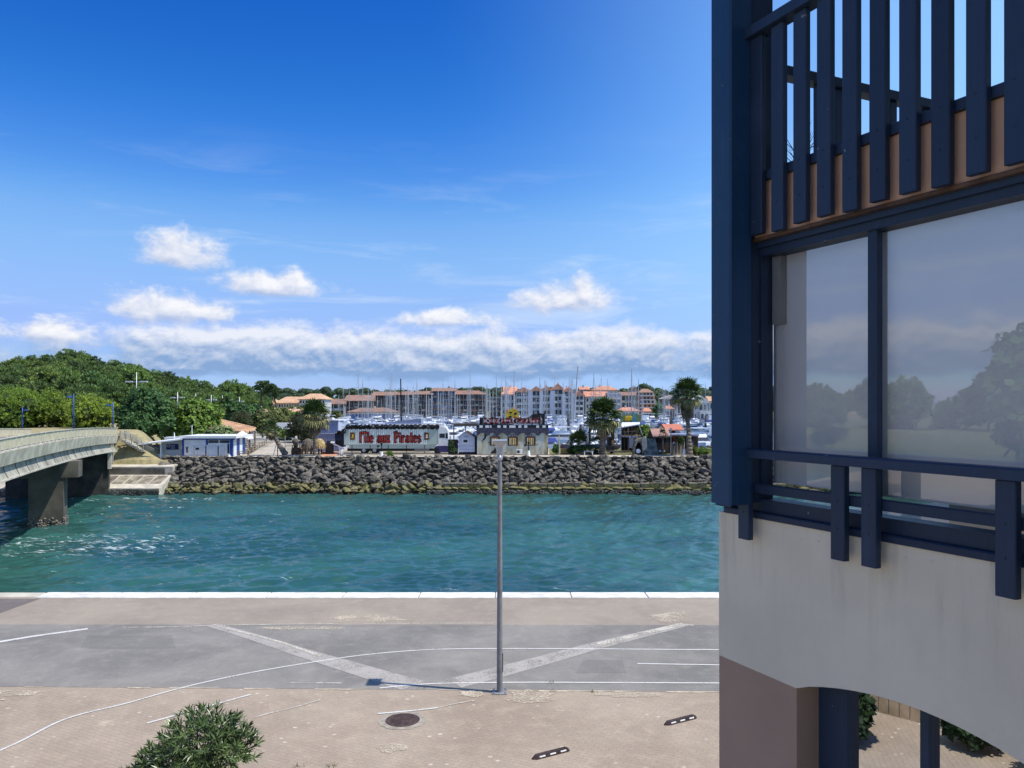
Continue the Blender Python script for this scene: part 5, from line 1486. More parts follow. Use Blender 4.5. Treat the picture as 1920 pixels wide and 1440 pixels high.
# terraced pyramid
Y = 398; x0 = PX(1199, Y)
pyr = thing('terraced_block', 'cream and orange stepped pyramid apartment block right of the brown blocks', 'building', (PX(1212, Y), Y, ZF), group=None)
for i in range(7):
    za, zb = i * 1.95 - .5, (i + 1) * 1.95 - .5; w_ = 4.6 + (6 - i) * .75 * .6
    cpart('wall', m_tc if i % 2 == 0 else mat('orange_render', (.55, .28, .15), .85, .1, .3), pyr, -3.4, -3.4 + w_ + 2.6, 0, 10, za, zb)
    for j in range(4):
        cpart('window', m_win, pyr, -3.0 + j * (w_ + 2) / 4, -3.0 + j * (w_ + 2) / 4 + 1.0, -.06, .05, za + .5, zb - .3)
    cpart('balcony', m_tw, pyr, -3.4, -3.4 + w_ + 2.8, -.9, -.8, za - .05, za + .42)
part('roof', roof_mb(-3.2, 3.0, 0, 9, 13.1, 1.9, 'hip'), m_tile_b, pyr)
block('shop_row', 'row of quay shops with orange canopies right of the thick palm', 1160, 1198, 770, 790, 378, 8, 1, 6, m_tw, 'shop', m_tile_r, 'hip', 1.7)
block('shop_row', 'small shop with orange canopy in front of the pyramid block', 1207, 1222, 771, 790, 376, 8, 1, 3, m_tw, 'shop', m_tile_r, 'hip', 1.6)
block('chalet', 'brown timber chalet with pale roof left of the tall palm', 1245, 1270, 747, 785, 380, 10, 3, 4, mat('chalet_timber', (.20, .10, .075), .8, .3, .5), 'balcony', mat('pale_tile', (.62, .52, .42), .85, .12, .5), 'front', 1.6)
block('house', 'small pavilion with orange roof under the brown chalet', 1249, 1262, 766, 786, 366, 6, 1, 2, m_tw, 'shop', m_tile_r, 'hip', 1.4)
block('house', 'white gabled house at the right end of the marina front', 1301, 1327, 754, 788, 380, 10, 2, 3, m_tw, 'punched', mat('grey_white_roof', (.62, .62, .60), .8, .1, .5), 'front', 3.2)
block('house', 'low white annex in front of the gabled house', 1313, 1345, 771, 790, 366, 8, 1, 4, m_tw, 'punched')
block('house', 'white house hidden by trees at the far right of the marina', 1330, 1362, 752, 786, 386, 10, 2, 4, m_tw, 'punched', m_tile_o, 'gable', 2.4)
block('apartment_block', 'long white block beyond the frame edge of the marina front', 1368, 1440, 742, 788, 396, 12, 4, 8, m_tw, 'balcony', m_tile_o, 'gable', 2.2)
for i, (px, yt, lab) in enumerate(((895, 731, 'rounded tree crown on the ridge beside a far mast'), (1206, 738, 'dark tree right of the pyramid block'), (1228, 742, 'dark tree behind the marina between pyramid and chalet'), (1236, 756, 'small dark tree at the water side left of the chalet'), (1340, 740, 'dark tree behind the white gabled house'), (1272, 742, 'dark tree crown behind the tall palm trunk'))):
    broad('quay_tree', lab, px, yt, 790, 420 if i not in (3,) else 370, 26, L_FAR if i != 3 else L_DARK, 420, .9, 200 + i, 'leaf')

# high-mast lamps with cross arms
def cross_lamp(px, ytop, yarm, half, Y, lab, yb=800):
    zt, za, zb = PZ(ytop, Y), PZ(yarm, Y), PZ(yb, Y)
    t_ = thing('mast_lamp', lab, 'street lamp', (PX(px, Y), Y, zb), group='cross arm mast lamps')
    w_ = half / F * Y
    part('pole', MB().tube((0, 0, 0), (0, 0, zt - zb), .12, .07, 8), m_alu, t_, True)
    part('cross_arm', MB().beam((-w_, 0, za - zb), (w_, 0, za - zb), .09, .09), m_alu, t_)
    for s_ in (-1, 1): part('lamp_head', MB().bbox(-w_ * .34, w_ * .34, -.25, .25, -.10, .14, .05), m_alu, t_, loc=(s_ * w_ * .68, 0, za - zb))
cross_lamp(256, 698, 716, 20, 142, 'largest cross arm lamp mast standing in front of the pine hill')
for px, yt, ya_, h, lab in ((333, 735, 746, 13, 'cross arm lamp mast above the light green tree'), (367, 738, 748, 11, 'second cross arm lamp mast right of the light green tree'), (396, 740, 750, 10, 'third cross arm lamp mast along the trees'), (417, 741, 751, 9, 'fourth cross arm lamp mast along the trees'), (436, 742, 752, 9, 'fifth cross arm lamp mast along the trees'), (449, 744, 753, 8, 'last cross arm lamp mast nearest the stone pines')):
    cross_lamp(px, yt, ya_, h, 150 + (px - 333) * .35, lab)

# ================================================================== MARINA
m_hull = mat('white_gelcoat', (.80, .81, .82), .25, .05, .6, rand=.08, spec=.5)
m_hullb = mat('blue_hull', (.05, .09, .20), .3, .1, .6, rand=.3)
m_smoke = mat('smoked_screen', (.03, .035, .045), .15, .2, 1, spec=.6)
m_canvas = mat('boat_canvas', (.07, .13, .32), .8, .2, 1, rand=.5)
m_mast = mat('mast_alloy', (.50, .50, .50), .4, .05, 2, rand=.12, metal=.2)
m_deck = mat('grey_pontoon', (.40, .38, .35), .9, .2, .6)
def hull_mb(L, B, D, fb, sheer=.25):
    g = MB(); st = [(-.5, .80, 0), (-.25, .98, .02), (.05, 1.0, .05), (.30, .74, .14), (.45, .30, .22), (.5, .02, .25)]; r = []
    for (y, b, s_) in st:
        y *= L; h = fb + sheer * s_ * 4 * .5; hb = b * B / 2
        r += [(-hb, y, h), (-hb * .86, y, .05), (0, y, -D * (1 if y < .3 * L else .4)), (hb * .86, y, .05), (hb, y, h), (0, y, h + .05)]
    fs = [(k * 6 + i, k * 6 + (i + 1) % 6, (k + 1) * 6 + (i + 1) % 6, (k + 1) * 6 + i) for k in range(5) for i in range(6)] + [tuple(range(6)), tuple(range(35, 29, -1))]
    return g.add(r, fs)
def cabin(x, y0, y1, z0, z1, tf=.25, tb=.08, tw=.82):
    L = y1 - y0
    return [(-x, y0, z0), (x, y0, z0), (x * .9, y1, z0), (-x * .9, y1, z0), (-x * tw, y0 + L * tb, z1), (x * tw, y0 + L * tb, z1), (x * tw * .8, y1 - L * tf, z1), (-x * tw * .8, y1 - L * tf, z1)]
def motorboat(L, fly, blue=False):
    t_ = thing('motor_boat', 'white motor boat with dark windscreen moored in the marina', 'boat', (0, 0, 0), group='motor boats in the marina')
    B = L * .34; part('hull', hull_mb(L, B, .4, L * .13), m_hullb if blue else m_hull, t_)
    z = L * .13
    part('cabin', MB().hexa(cabin(B * .38, -L * .22, L * .28, z, z + .95, .3)), m_hull, t_)
    part('windscreen', MB().hexa(cabin(B * .40, -L * .19, L * .255, z + .48, z + .80, .2)), m_smoke, t_)
    if fly:
        part('flybridge', MB().hexa(cabin(B * .36, -L * .2, L * .1, z + .96, z + 1.55, .3)).box(-B * .38, B * .38, -L * .24, L * .06, z + 2.2, z + 2.3), m_hull, t_)
        part('rail', MB().beam((-B * .34, -L * .2, z + 1.5), (-B * .34, -L * .2, z + 2.2), .07, .07).beam((B * .34, -L * .2, z + 1.5), (B * .34, -L * .2, z + 2.2), .07, .07), m_mast, t_)
    else:
        part('canopy', MB().hexa(cabin(B * .36, -L * .42, -L * .16, z + .5, z + 1.2, .1, .1, .9)), m_canvas, t_)
    return remember(t_)
def sailboat(L, H, dark=False):
    t_ = thing('sailing_boat', 'white sailing boat with bare mast moored in the marina', 'boat', (0, 0, 0), group='sailing boats in the marina')
    B = L * .31; z = L * .10
    part('hull', hull_mb(L, B, .6, z, .15), m_hullb if dark else m_hull, t_)
    part('cabin', MB().hexa(cabin(B * .28, -L * .12, L * .22, z, z + .45, .3)), m_hull, t_)
    part('mast', MB().tube((0, L * .06, z), (0, L * .06, H), .085, .055, 6), m_mast, t_)
    rg = MB()
    for f in (.45, .72): rg.beam((-B * .34, L * .06, H * f), (B * .34, L * .06, H * f), .06, .06)
    rg.tube((0, L * .5, z + .2), (0, L * .06, H * .98), .013, .013, 4); rg.tube((0, -L * .48, z + .2), (0, L * .06, H), .012, .012, 4)
    for s_ in (-1, 1): rg.tube((s_ * B * .48, L * .03, z), (s_ * B * .34, L * .06, H * .45), .012, .012, 4); rg.tube((s_ * B * .34, L * .06, H * .45), (0, L * .06, H * .95), .012, .012, 4)
    part('rigging', rg, m_mast, t_)
    part('boom', MB().tube((0, L * .05, z + 1.0), (0, -L * .34, z + 1.05), .20, .13, 6), m_canvas, t_)
    return remember(t_)
mot = [motorboat(7.5, False), motorboat(9.5, True), motorboat(11.5, True), motorboat(6.5, False), motorboat(8.5, False, True)]
sai = [sailboat(9, 12.5), sailboat(10.5, 14.5), sailboat(12, 17), sailboat(8, 11), sailboat(10, 13.5, True)]
q = random.Random(31)
first = {}
def put_boat(src, x, y, rz, lab=None, s_=1.0):
    if src.name not in first:
        first[src.name] = 1; o = src; o.location = (x, y, ZM); o.rotation_euler = (0, 0, rz)
        if lab: o['label'] = lab
        return o
    return copy_tree(src, None, (x, y, ZM), rz, (s_, s_, s_), lab)
def left_rim(y):
    for (x0, y0), (x1, y1) in zip(BXL, BXL[1:]):
        if y0 <= y <= y1: return x0 + (x1 - x0) * (y - y0) / (y1 - y0)
    return -88
rows = [142, 157, 172, 190, 210, 228, 248, 268, 290, 312, 334, 354, 370]
nm = ns = 0
for ri, Y in enumerate(rows):
    xl = max(left_rim(Y) + 6, PX(600, Y)); xr = PX(1375, Y)
    open_ = (Y < 235, PX(1095, Y), PX(1340, Y))
    t_ = tag(link('pontoon', MB().box(xl, (PX(1090, Y) if Y in (172, 190, 210, 228) else xr), -1, 1, .1, .45).mesh('pontoon', m_deck), None, (0, Y + 7, ZM)),
        ['grey floating pontoon nearest the far bank', 'grey floating pontoon second from the far bank', 'grey floating pontoon left of the open water, nearest row', 'grey floating pontoon left of the open water, second row', 'grey floating pontoon left of the open water, third row', 'grey floating pontoon left of the open water, last row', 'grey floating pontoon just beyond the open water', 'grey floating pontoon in the middle rows of masts', 'grey floating pontoon behind the middle rows', 'grey floating pontoon among the far rows', 'grey floating pontoon third from the apartment blocks', 'grey floating pontoon second from the apartment blocks', 'grey floating pontoon right under the apartment blocks'][ri], 'pontoon')
    x = xl + q.uniform(0, 3)
    while x < xr:
        px = CX + F * x / Y
        openw = Y in (172, 190, 210, 228) and px > 1095
        if not openw and q.random() < .93:
            pm = .68 if Y < 200 else .58
            if (q.random() < pm and nm < 240) or ns >= 130: src = q.choice(mot); nm += 1
            else: src = q.choice(sai if Y > 180 else sai[:1] + sai[3:]); ns += 1
            rowname = ('nearest the far bank', 'second from the far bank', 'by the open water, nearest', 'by the open water, second', 'by the open water, third', 'by the open water, last', 'just beyond the open water', 'in the near middle of the masts', 'in the far middle of the masts', 'among the far rows', 'third from the apartment blocks', 'second from the apartment blocks', 'right under the apartment blocks')[ri]
            kind_ = {m_.name: d for m_, d in zip(mot + sai, ('white motor boat with canopy', 'white flybridge motor boat', 'large white flybridge cruiser', 'smallest white motor boat', 'dark hulled motor boat', 'white sailing boat', 'longer white sailing boat', 'big white sailing yacht', 'small white sailing boat', 'dark hulled sailing boat'))}[src.name]
            third = 'left' if px < 760 else 'left of middle' if px < 900 else 'middle' if px < 1040 else 'right'
            put_boat(src, x, Y + q.uniform(-.6, .6) + (0 if q.random() < .5 else 13.5 if ri < 12 and Y not in (142, 354) else 0), q.choice((0, math.pi)) + q.uniform(-.08, .08), ('%s %s, %s' % (kind_, rowname, third)).replace('by the open water', 'near open water'), q.uniform(.88, 1.12))
        x += q.uniform(3.3, 4.3)
# boats one can pick out
put_boat(mot[2], PX(1046, 150), 150, math.pi / 2 + .1, 'white cabin cruiser with grey hull side just right of the pirate house')
put_boat(mot[1], PX(1078, 182), 182, -math.pi / 2, 'long white motor cruiser at the edge of the open water')
put_boat(mot[4], PX(1300, 262), 262, math.pi / 2, 'dark blue open boat crossing the open marina water', .8)
dg = thing('dinghy', 'grey inflatable dinghy with black outboard motor beside the thick palm trunk', 'boat', (PX(1113, 163), 163, ZM + 1.1))
g = MB()
for s_ in (-.75, .75): g.path([(-1.9, s_, 0), (1.0, s_, .1), (2.0, s_ * .25, .45)], [.26, .27, .2], 8)
part('tube', g, mat('grey_rubber', (.40, .41, .38), .6, .1, 2), dg, True); part('floor', MB().box(-1.8, 1.2, -.7, .7, -.2, -.05), m_dark, dg); part('outboard', MB().bbox(-2.35, -1.85, -.25, .25, -.3, .75, .08), m_black, dg)
def tall_mast(px, yt, Y, lab, k, col=m_mast, lean=0.0):
    zt = PZ(yt, Y); H = zt - ZM; L = min(H * .66, 15); B = L * .28
    t_ = thing('sailing_boat', lab, 'boat', (PX(px, Y), Y, ZM))
    part('hull', hull_mb(L, B, .7, L * .10, .15), m_hull, t_); part('cabin', MB().hexa(cabin(B * .28, -L * .12, L * .22, L * .10, L * .10 + .5, .3)), m_hull, t_)
    r = k / F * Y / 2
    part('mast', MB().tube((0, 1, .8), (lean, 1, H), r, r * .6, 7), col, t_)
    rg = MB(); 
    for f in (.4, .62, .82): rg.beam((lean * f - B * .3, 1, H * f), (lean * f + B * .3, 1, H * f), .07, .07)
    rg.tube((0, L * .5, 1.2), (lean, 1, H * .97), .025, .025, 4)
    for s_ in (-1, 1): rg.tube((s_ * B * .5, 1, 1), (lean * .8 + s_ * B * .28, 1, H * .82), .025, .025, 4)
    part('rigging', rg, col, t_)
    part('boom', MB().tube((0, .8, 2.0), (0, -L * .36, 2.1), .24, .16, 6), m_canvas, t_)
for a in ((752, 710, 225, 'sailing boat with the tall thick black mast above the truck', 3.6, m_black, -.25), (852, 713, 300, 'sailing boat with tall mast above the right end of the truck', 2.2, m_mast, .2), (963, 695, 265, 'sailing boat with very tall mast behind the flame emblem', 2.8, m_mast, .25),
          (1012, 708, 290, 'sailing boat with slim pointed mast left of the stair walls', 2.0, m_mast, .1), (1021, 713, 275, 'sailing boat with stout mast beside the slim pointed one', 2.8, m_mast, .25), (1075, 686, 240, 'sailing boat with the tallest leaning grey mast', 3.6, m_mast, 1.5),
          (1197, 711, 290, 'sailing boat with tall mast before the pyramid block', 2.0, m_mast, .2), (940, 714, 300, 'sailing boat with tall thin mast left of the flame emblem', 1.8, m_mast, 0), (913, 721, 280, 'sailing boat with mast at the corner of the reddish block', 2.4, m_mast, 0),
          (881, 721, 310, 'sailing boat with thin mast over the reddish block', 1.8, m_mast, 0), (799, 724, 300, 'sailing boat with thin mast over the brown blocks', 1.8, m_mast, 0), (1185, 721, 300, 'sailing boat with thin mast left of the one by the pyramid', 1.8, m_mast, 0), (1247, 731, 280, 'sailing boat with thin mast before the brown chalet', 1.8, m_mast, 0)):
    tall_mast(*a)
for i, (px, yt, Y, lab) in enumerate(((1066, 778, 165, 'dark mooring pile in the water right of the white cruiser'), (1089, 798, 158, 'short dark mooring pile by the low palm'), (1257, 781, 210, 'dark mooring pile above the red roofed house'), (1323, 780, 205, 'dark mooring pile nearest the building post'), (1106, 806, 156, 'slim mooring pile left of the dinghy'), (1259, 768, 290, 'dark mooring pile far out beyond the tall palm'))):
    tag(link('mooring_pile', MB().tube((0, 0, -2), (0, 0, PZ(yt, Y) - ZM), .28, .27, 10).tube((0, 0, PZ(yt, Y) - ZM), (0, 0, PZ(yt, Y) - ZM + .2), .27, .1, 10).mesh('mooring_pile', m_black, True), None, (PX(px, Y), Y, ZM)), lab, 'mooring pile', 'mooring piles in the marina')
# ================================================================== THINGS ON THE FAR BANK
m_kw = mat('kiosk_white', (.74, .77, .82), .6, .06, .8)
m_kb = mat('kiosk_blue', (.02, .07, .30), .5, .12, 1)
m_wood = mat('weathered_timber', (.26, .20, .14), .9, .3, 2, .4)
m_slate = mat('blue_grey_cladding', (.25, .28, .40), .6, .06, .6)
m_slate_l = mat('light_blue_cladding', (.50, .54, .66), .5, .06, .6)
m_red = mat('sign_red', (.50, .055, .04), .5, .15, 2)
m_yel = mat('flame_yellow', (.72, .48, .04), .6, .2, 3)
m_terra = mat('terracotta_ground', (.55, .27, .16), .85, .15, .8)
m_thatch = mat('straw_thatch', (.50, .36, .17), .95, .45, 7, .9, 20)
m_thatch_d = mat('grey_thatch', (.16, .135, .11), .95, .4, 7, .9, 20)
m_mint = mat('mint_grey_cladding', (.44, .51, .45), .6, .07, .5)
m_tyre = mat('tyre_black', (.022, .022, .024), .8, .2, 4)

def pbox(mb, px0, px1, py0, py1, Y, d, mi=0):
    """box whose front face at depth Y spans these columns and rows"""
    return mb.box(PX(px0, Y), PX(px1, Y), Y, Y + d, PZ(py1, Y), PZ(py0, Y), mi)

# ---- surf kiosk
Y = 110.0; zb = PZ(863, Y)
k = thing('surf_kiosk', 'white flat roofed surf school kiosk with blue corner posts on the far bank', 'kiosk', (PX(390, Y), Y, zb))
part('wall', pbox(MB(), 341, 436, 822, 861, Y, 5), m_kw, k, world=True)
part('roof', pbox(MB(), 335, 443, 817.5, 822, Y - .5, 7), m_white, k, world=True)
part('fascia', pbox(MB(), 338, 440, 822, 824.5, Y - .12, .1), m_kb, k, world=True)
for a, b_, y0, y1 in ((341, 344.5, 824, 861), (386, 389.5, 824, 834), (431, 436.5, 824, 862)): part('post', pbox(MB(), a, b_, y0, y1, Y - .1, .09), m_kb, k, world=True)
for a, b_ in ((391, 409.5), (412, 430)): part('window', pbox(MB(), a, b_, 825.5, 830.5, Y - .05, .04), m_win, k, world=True)
part('door', pbox(MB(), 345.5, 358, 832, 859, Y - .05, .04), m_white, k, world=True)
part('opening', pbox(MB(), 426.5, 429.5, 832, 850, Y - .06, .05), m_dark, k, world=True)
sf = MB()   # black figure of a surfer painted on the door
for x0, y0, x1, y1, w_ in ((351, 838.5, 351, 837, 1.8), (351, 839, 350.5, 844, 2.6), (350.5, 841, 348, 838.5, 1), (351, 840.5, 353.6, 839, 1), (350.3, 844, 349.4, 849, 1.2), (350.8, 844, 352.4, 846.5, 1.2), (352.4, 846.5, 351.6, 849, 1.1), (348.8, 841, 352, 846, .8)):
    sf.beam(P(x0, y0, Y - .07), P(x1, y1, Y - .07), w_ * .0733, .02, up=(0, 1, 0))
part('surfer_emblem', sf, m_black, k, world=True)
for i in range(4): part('side_panel', MB().box(PX(436.5, Y), PX(437, Y) + .06, Y + .15 + i * 1.2, Y + 1.25 + i * 1.2, PZ(861, Y), PZ(823, Y)), m_kb if i % 2 else m_kw, k, world=True)
part('plinth', pbox(MB(), 336, 437, 860.5, 864, Y - .6, 5), m_conc_d, k, world=True)
# lean-to with banner, at the left of the kiosk
part('canopy', MB().hexa([P(258, 834.5, 108.5), P(342, 825, 108.5), P(342, 823, 114), P(266, 832, 114), P(258, 832.5, 108.5), P(342, 822.6, 108.5), P(342, 820.6, 114), P(266, 830, 114)]), m_white, k, world=True)
part('wall', pbox(MB(), 302, 339.5, 827.5, 861, 111.4, .2), m_kw, k, world=True)
part('wall', pbox(MB(), 272, 302, 834, 863, 113.2, .2), m_tb, k, world=True)
part('wall', pbox(MB(), 291, 301, 833, 851, 112.6, .2), m_tg, k, world=True)
for px in (268.5, 301.5): part('post', MB().tube(P(px, 863, 109), P(px, 833, 109), .09, n=8), m_kw, k, world=True)
bn = thing('banner', 'dark blue banner with ring emblem hung on the kiosk side wall', 'banner', P(323, 843, 111.3))
part('cloth', pbox(MB(), 312, 334.5, 832.5, 843, 111.3, .03), mat('banner_blue', (.02, .04, .20), .6, .1, 2), bn, world=True)
rg = MB(); c = P(315.8, 836, 111.28)
for i in range(14):
    a, b_ = i * 6.283 / 14, (i + 1) * 6.283 / 14
    rg.beam(c + Vector((math.cos(a), 0, math.sin(a))) * .17, c + Vector((math.cos(b_), 0, math.sin(b_))) * .17, .07, .02, up=(0, 1, 0))
for y, a, b_ in ((835.2, 319.5, 328), (838, 320, 327), (840.3, 320, 327.5)): rg.beam(P(a, y, 111.28), P(b_, y, 111.28), .05, .02, up=(0, 1, 0))
part('print', rg, m_white, bn, world=True)
tag(part('roof_hatch', pbox(MB(), 308, 342, 819.8, 824, 116, 2), m_kw, k, world=True))
part('vent_pipe', MB().tube(P(327, 822, 113), P(327, 811, 113), .10, .06, 8), m_kw, k, world=True)
part('antenna', MB().tube(P(360, 818, 112), P(360, 797, 112), .05, .04, 6).beam(P(357.5, 799, 112), P(361.5, 799, 112), .05, .05), m_kw, k, world=True)
fr = thing('metal_barrier', 'grey metal rail fence in front of the surf kiosk', 'fence', P(385, 862, 109.2))
for a, b_, yt in ((364, 386, 835), (386, 409, 836), (409, 421, 835)):
    for px in (a, b_): part('post', MB().beam(P(px, 863, 109.2), P(px, yt, 109.2), .10, .10), m_galv, fr, world=True)
    part('rail', MB().beam(P(a, yt, 109.2), P(b_, yt, 109.2), .06, .06), m_galv, fr, world=True)
    part('brace', MB().beam(P(a + 1, 859, 109.2), P(a + 7, 847, 109.2), .06, .06), m_galv, fr, world=True)
part('notice', pbox(MB(), 366.5, 373, 839.5, 843.5, 109.15, .04), m_black, fr, world=True)
tb = thing('trestle_table', 'row of white trestle tables beneath the kiosk banner', 'table', P(312, 863, 109.4))
part('tabletop', MB().box(PX(288, 109.4), PX(336, 109.4), 109.4, 110.4, PZ(856, 109.4), PZ(855, 109.4)), m_kw, tb, world=True)
part('cabinet', pbox(MB(), 289, 301, 852, 862.5, 109.5, .8), m_kw, tb, world=True)
for px in (303, 309, 318, 327, 335): part('leg', MB().beam(P(px, 863, 109.5), P(px + .8, 856, 109.5), .09, .09), m_galv, tb, world=True)
for px in (305, 312, 322, 330): part('crate', pbox(MB(), px - 1.8, px + 3.4, 857, 862.5, 109.7, .6), m_kw, tb, world=True)
# white tent, picnic tables, timber rail
tt = thing('parasol_tent', 'white pyramid tent canopy beside the kiosk', 'tent', P(453, 845, 118))
x0, x1 = PX(437, 118), PX(469, 118); z0, z1 = PZ(821, 118), PZ(807.5, 118); xm = (x0 + x1) / 2
part('canopy', MB().add([(x0, 117, z0), (x1, 117, z0), (x1, 119.6, z0), (x0, 119.6, z0), (xm, 118.3, z1), (x0, 117, z0 - .2), (x1, 117, z0 - .2), (x1, 119.6, z0 - .2), (x0, 119.6, z0 - .2)], [(0, 1, 4), (1, 2, 4), (2, 3, 4), (3, 0, 4), (5, 6, 1, 0), (6, 7, 2, 1), (7, 8, 3, 2), (8, 5, 0, 3)]), m_white, tt, world=True)
for x in (x0 + .05, x1 - .05):
    for y in (117.05, 119.5): part('pole', MB().tube((x, y, ZF), (x, y, z0), .04, n=6), m_galv, tt, world=True)
def picnic(px, py, Y, lab, w_=1.5):
    c = P(px, py, Y); t_ = thing('picnic_table', lab, 'table', c, .12)
    part('tabletop', MB().box(-w_ / 2, w_ / 2, -.4, .4, .70, .76), m_wood, t_)
    for s_ in (-1, 1): part('bench', MB().box(-w_ / 2, w_ / 2, s_ * .7 - .14, s_ * .7 + .14, .42, .47), m_wood, t_)
    for s_ in (-1, 1):
        part('leg', MB().beam((s_ * w_ * .36, -.7, 0), (s_ * w_ * .36, .25, .72), .1, .1).beam((s_ * w_ * .36, .7, 0), (s_ * w_ * .36, -.25, .72), .1, .1).beam((s_ * w_ * .36, -.8, .38), (s_ * w_ * .36, .8, .38), .08, .08), m_wood, t_)
picnic(457, 856, 109.8, 'picnic table nearest the boulders right of the kiosk', 1.7); picnic(462, 848, 116, 'picnic table in the middle behind the nearest one', 1.9); picnic(468, 840, 123, 'picnic table farthest back under the white tent')
def rail_fence(pts, lab, hh, m, name='timber_rail', n=3, rails=2, cat='fence', r=.08):
    f_ = thing(name, lab, cat, pts[0])
    for a, b_ in zip(pts, pts[1:]):
        a, b_ = Vector(a), Vector(b_)
        for i in range(n): c = a.lerp(b_, i / n); part('post', MB().beam(c, c + Vector((0, 0, hh)), r * 1.2, r * 1.2), m, f_, world=True)
        for j in range(rails):
            z = Vector((0, 0, hh * (1 - .45 * j) - .04)); part('rail', MB().beam(a + z, b_ + z, r * .8, r), m, f_, world=True)
    part('post', MB().beam(b_, b_ + Vector((0, 0, hh)), r * 1.2, r * 1.2), m, f_, world=True)
    return f_
rail_fence([G(468, 852, ZF), G(482, 843, ZF), G(500, 833, ZF)], 'low timber rail fence along the left edge of the lane', .8, m_wood, n=4)
rail_fence([P(548, 855, 112), P(562, 853, 113.5), P(574, 853, 113.5)], 'short dark timber gate fence at the foot of the leaning palm', 1.5, m_tb, 'gate_fence', 2)
tp = thing('guy_pole', 'thin pole propped beside the leaning palm', 'pole', P(511, 860, 110))
part('pole', MB().tube(P(511, 860, 110), P(518, 833, 110), .05, n=6), m_galv, tp, world=True)
tp = thing('sign_post', 'short dark post at the lane edge left of the leaning palm base', 'post', P(520, 858, 110))
part('post', MB().beam(P(520.5, 858, 110), P(520.5, 836, 110), .10, .10), m_tb, tp, world=True)
tp = thing('white_pole', 'thin white post standing in front of the silver car', 'pole', P(534.5, 855, 112))
part('pole', MB().tube(P(534.5, 855, 112), P(534.5, 817, 112), .06, n=6), m_galv, tp, world=True)

# ---- tiled roof house behind the kiosk
h_ = thing('tiled_roof_house', 'low house with long sloping orange tiled roof behind the kiosk', 'house', P(430, 835, 130))
def slab4(a, b_, c, d, th): return MB().hexa([a - Vector((0, 0, th)), b_ - Vector((0, 0, th)), c - Vector((0, 0, th)), d - Vector((0, 0, th)), a, b_, c, d])
part('roof', slab4(P(385, 801, 126), P(462, 810, 125), P(479, 803, 131), P(404, 785, 136), .25), m_tile_o, h_, world=True)
rb = MB()
for i in range(22):
    t0 = (i + .5) / 22
    a = P(385, 801, 126).lerp(P(462, 810, 125), t0); b_ = P(404, 785, 136).lerp(P(479, 803, 131), t0)
    rb.beam(a + Vector((0, 0, .03)), b_ + Vector((0, 0, .03)), .16, .10)
part('tile_ridges', rb, m_tile_o, h_, world=True)
part('ridge', MB().beam(P(404, 784.6, 136), P(479, 802.6, 131), .35, .2), mat('ridge_tile', (.72, .44, .26), .85, .1, 1), h_, world=True)
part('wall', MB().box(PX(392, 128), PX(458, 128), 127, 130, ZF, PZ(812, 128)), m_tc, h_, world=True)
part('wall', MB().box(PX(462, 130), PX(472, 130), 129.5, 131, ZF, PZ(811, 130)), m_tg, h_, world=True)
for px in (468, 478): part('post', MB().tube(P(px, 843, 126), P(px, 808, 126), .10, n=6), m_tb, h_, world=True)

# ---- silver car and the other parked vans
def car(lab, px, py, Y, L, H, paint, rz=0.0, van=False, name='parked_car'):
    t_ = thing(name, lab, 'car', P(px, py, Y), rz, group='cars in the car park')
    W = L * .46
    prof = [(-L / 2, .28), (-L / 2 + .05, H * .60), (-L * .44, H * .93), (-L * .36, H), (L * .10, H), (L * .18, H * .95), (L * .34, H * .60), (L * .46, H * .50), (L / 2, H * .38), (L / 2, .28)] if not van else [(-L / 2, .3), (-L / 2 + .03, H * .95), (-L * .46, H), (L * .26, H), (L * .34, H * .9), (L * .42, H * .55), (L / 2, H * .42), (L / 2, .3)]
    part('body', MB().xzprism(prof, -W / 2, W / 2), paint, t_)
    for a, b_ in ((-.40, -.20), (-.17, .06)) if not van else ((.12, .26),):
        part('window', MB().box(L * a, L * b_, -W / 2 - .012, -W / 2 + .02, H * .62, H * .90), m_smoke, t_)
    part('windscreen', MB().add([(L * .11, -W / 2 - .012, H * .62), (L * .30, -W / 2 - .012, H * .62), (L * .17, -W / 2 - .012, H * .90), (L * .11, -W / 2 - .012, H * .90)], [(0, 1, 2, 3)]), m_smoke, t_)
    for a in (-.32, .31):
        for s_ in (-1, 1):
            w_ = part('wheel', MB().tube((0, -.1, 0), (0, .1, 0), H * .20, n=14), m_tyre, t_, loc=(L * a, s_ * (W / 2 - .06), H * .20))
            part('hubcap', MB().tube((0, -.115 , 0), (0, .115, 0), H * .12, n=10), m_galv, w_)
    part('headlight', MB().box(L * .45, L * .485, -W / 2 - .01, -W / 2 + .2, H * .40, H * .48), m_white, t_)
    part('sill', MB().box(-L * .48, L * .48, -W / 2 - .015, W / 2 + .015, .24, .40), m_smoke, t_)
m_silver = mat('silver_car_paint', (.42, .47, .52), .3, .05, 1, metal=.3, spec=.6)
car('silver hatchback parked side on behind the leaning palm', 534, 826.5, 160, 3.3, 1.5, m_silver)
car('white van parked behind the clipped hedge mound', 537, 810, 182, 4.6, 2.1, m_white, 0, True)
car('white car half hidden behind the straight palm', 582, 824, 150, 3.8, 1.45, m_white)
car('white vehicle at the car park entrance left of the leaning palm', 497, 812.5, 196, 4.2, 1.5, m_white)

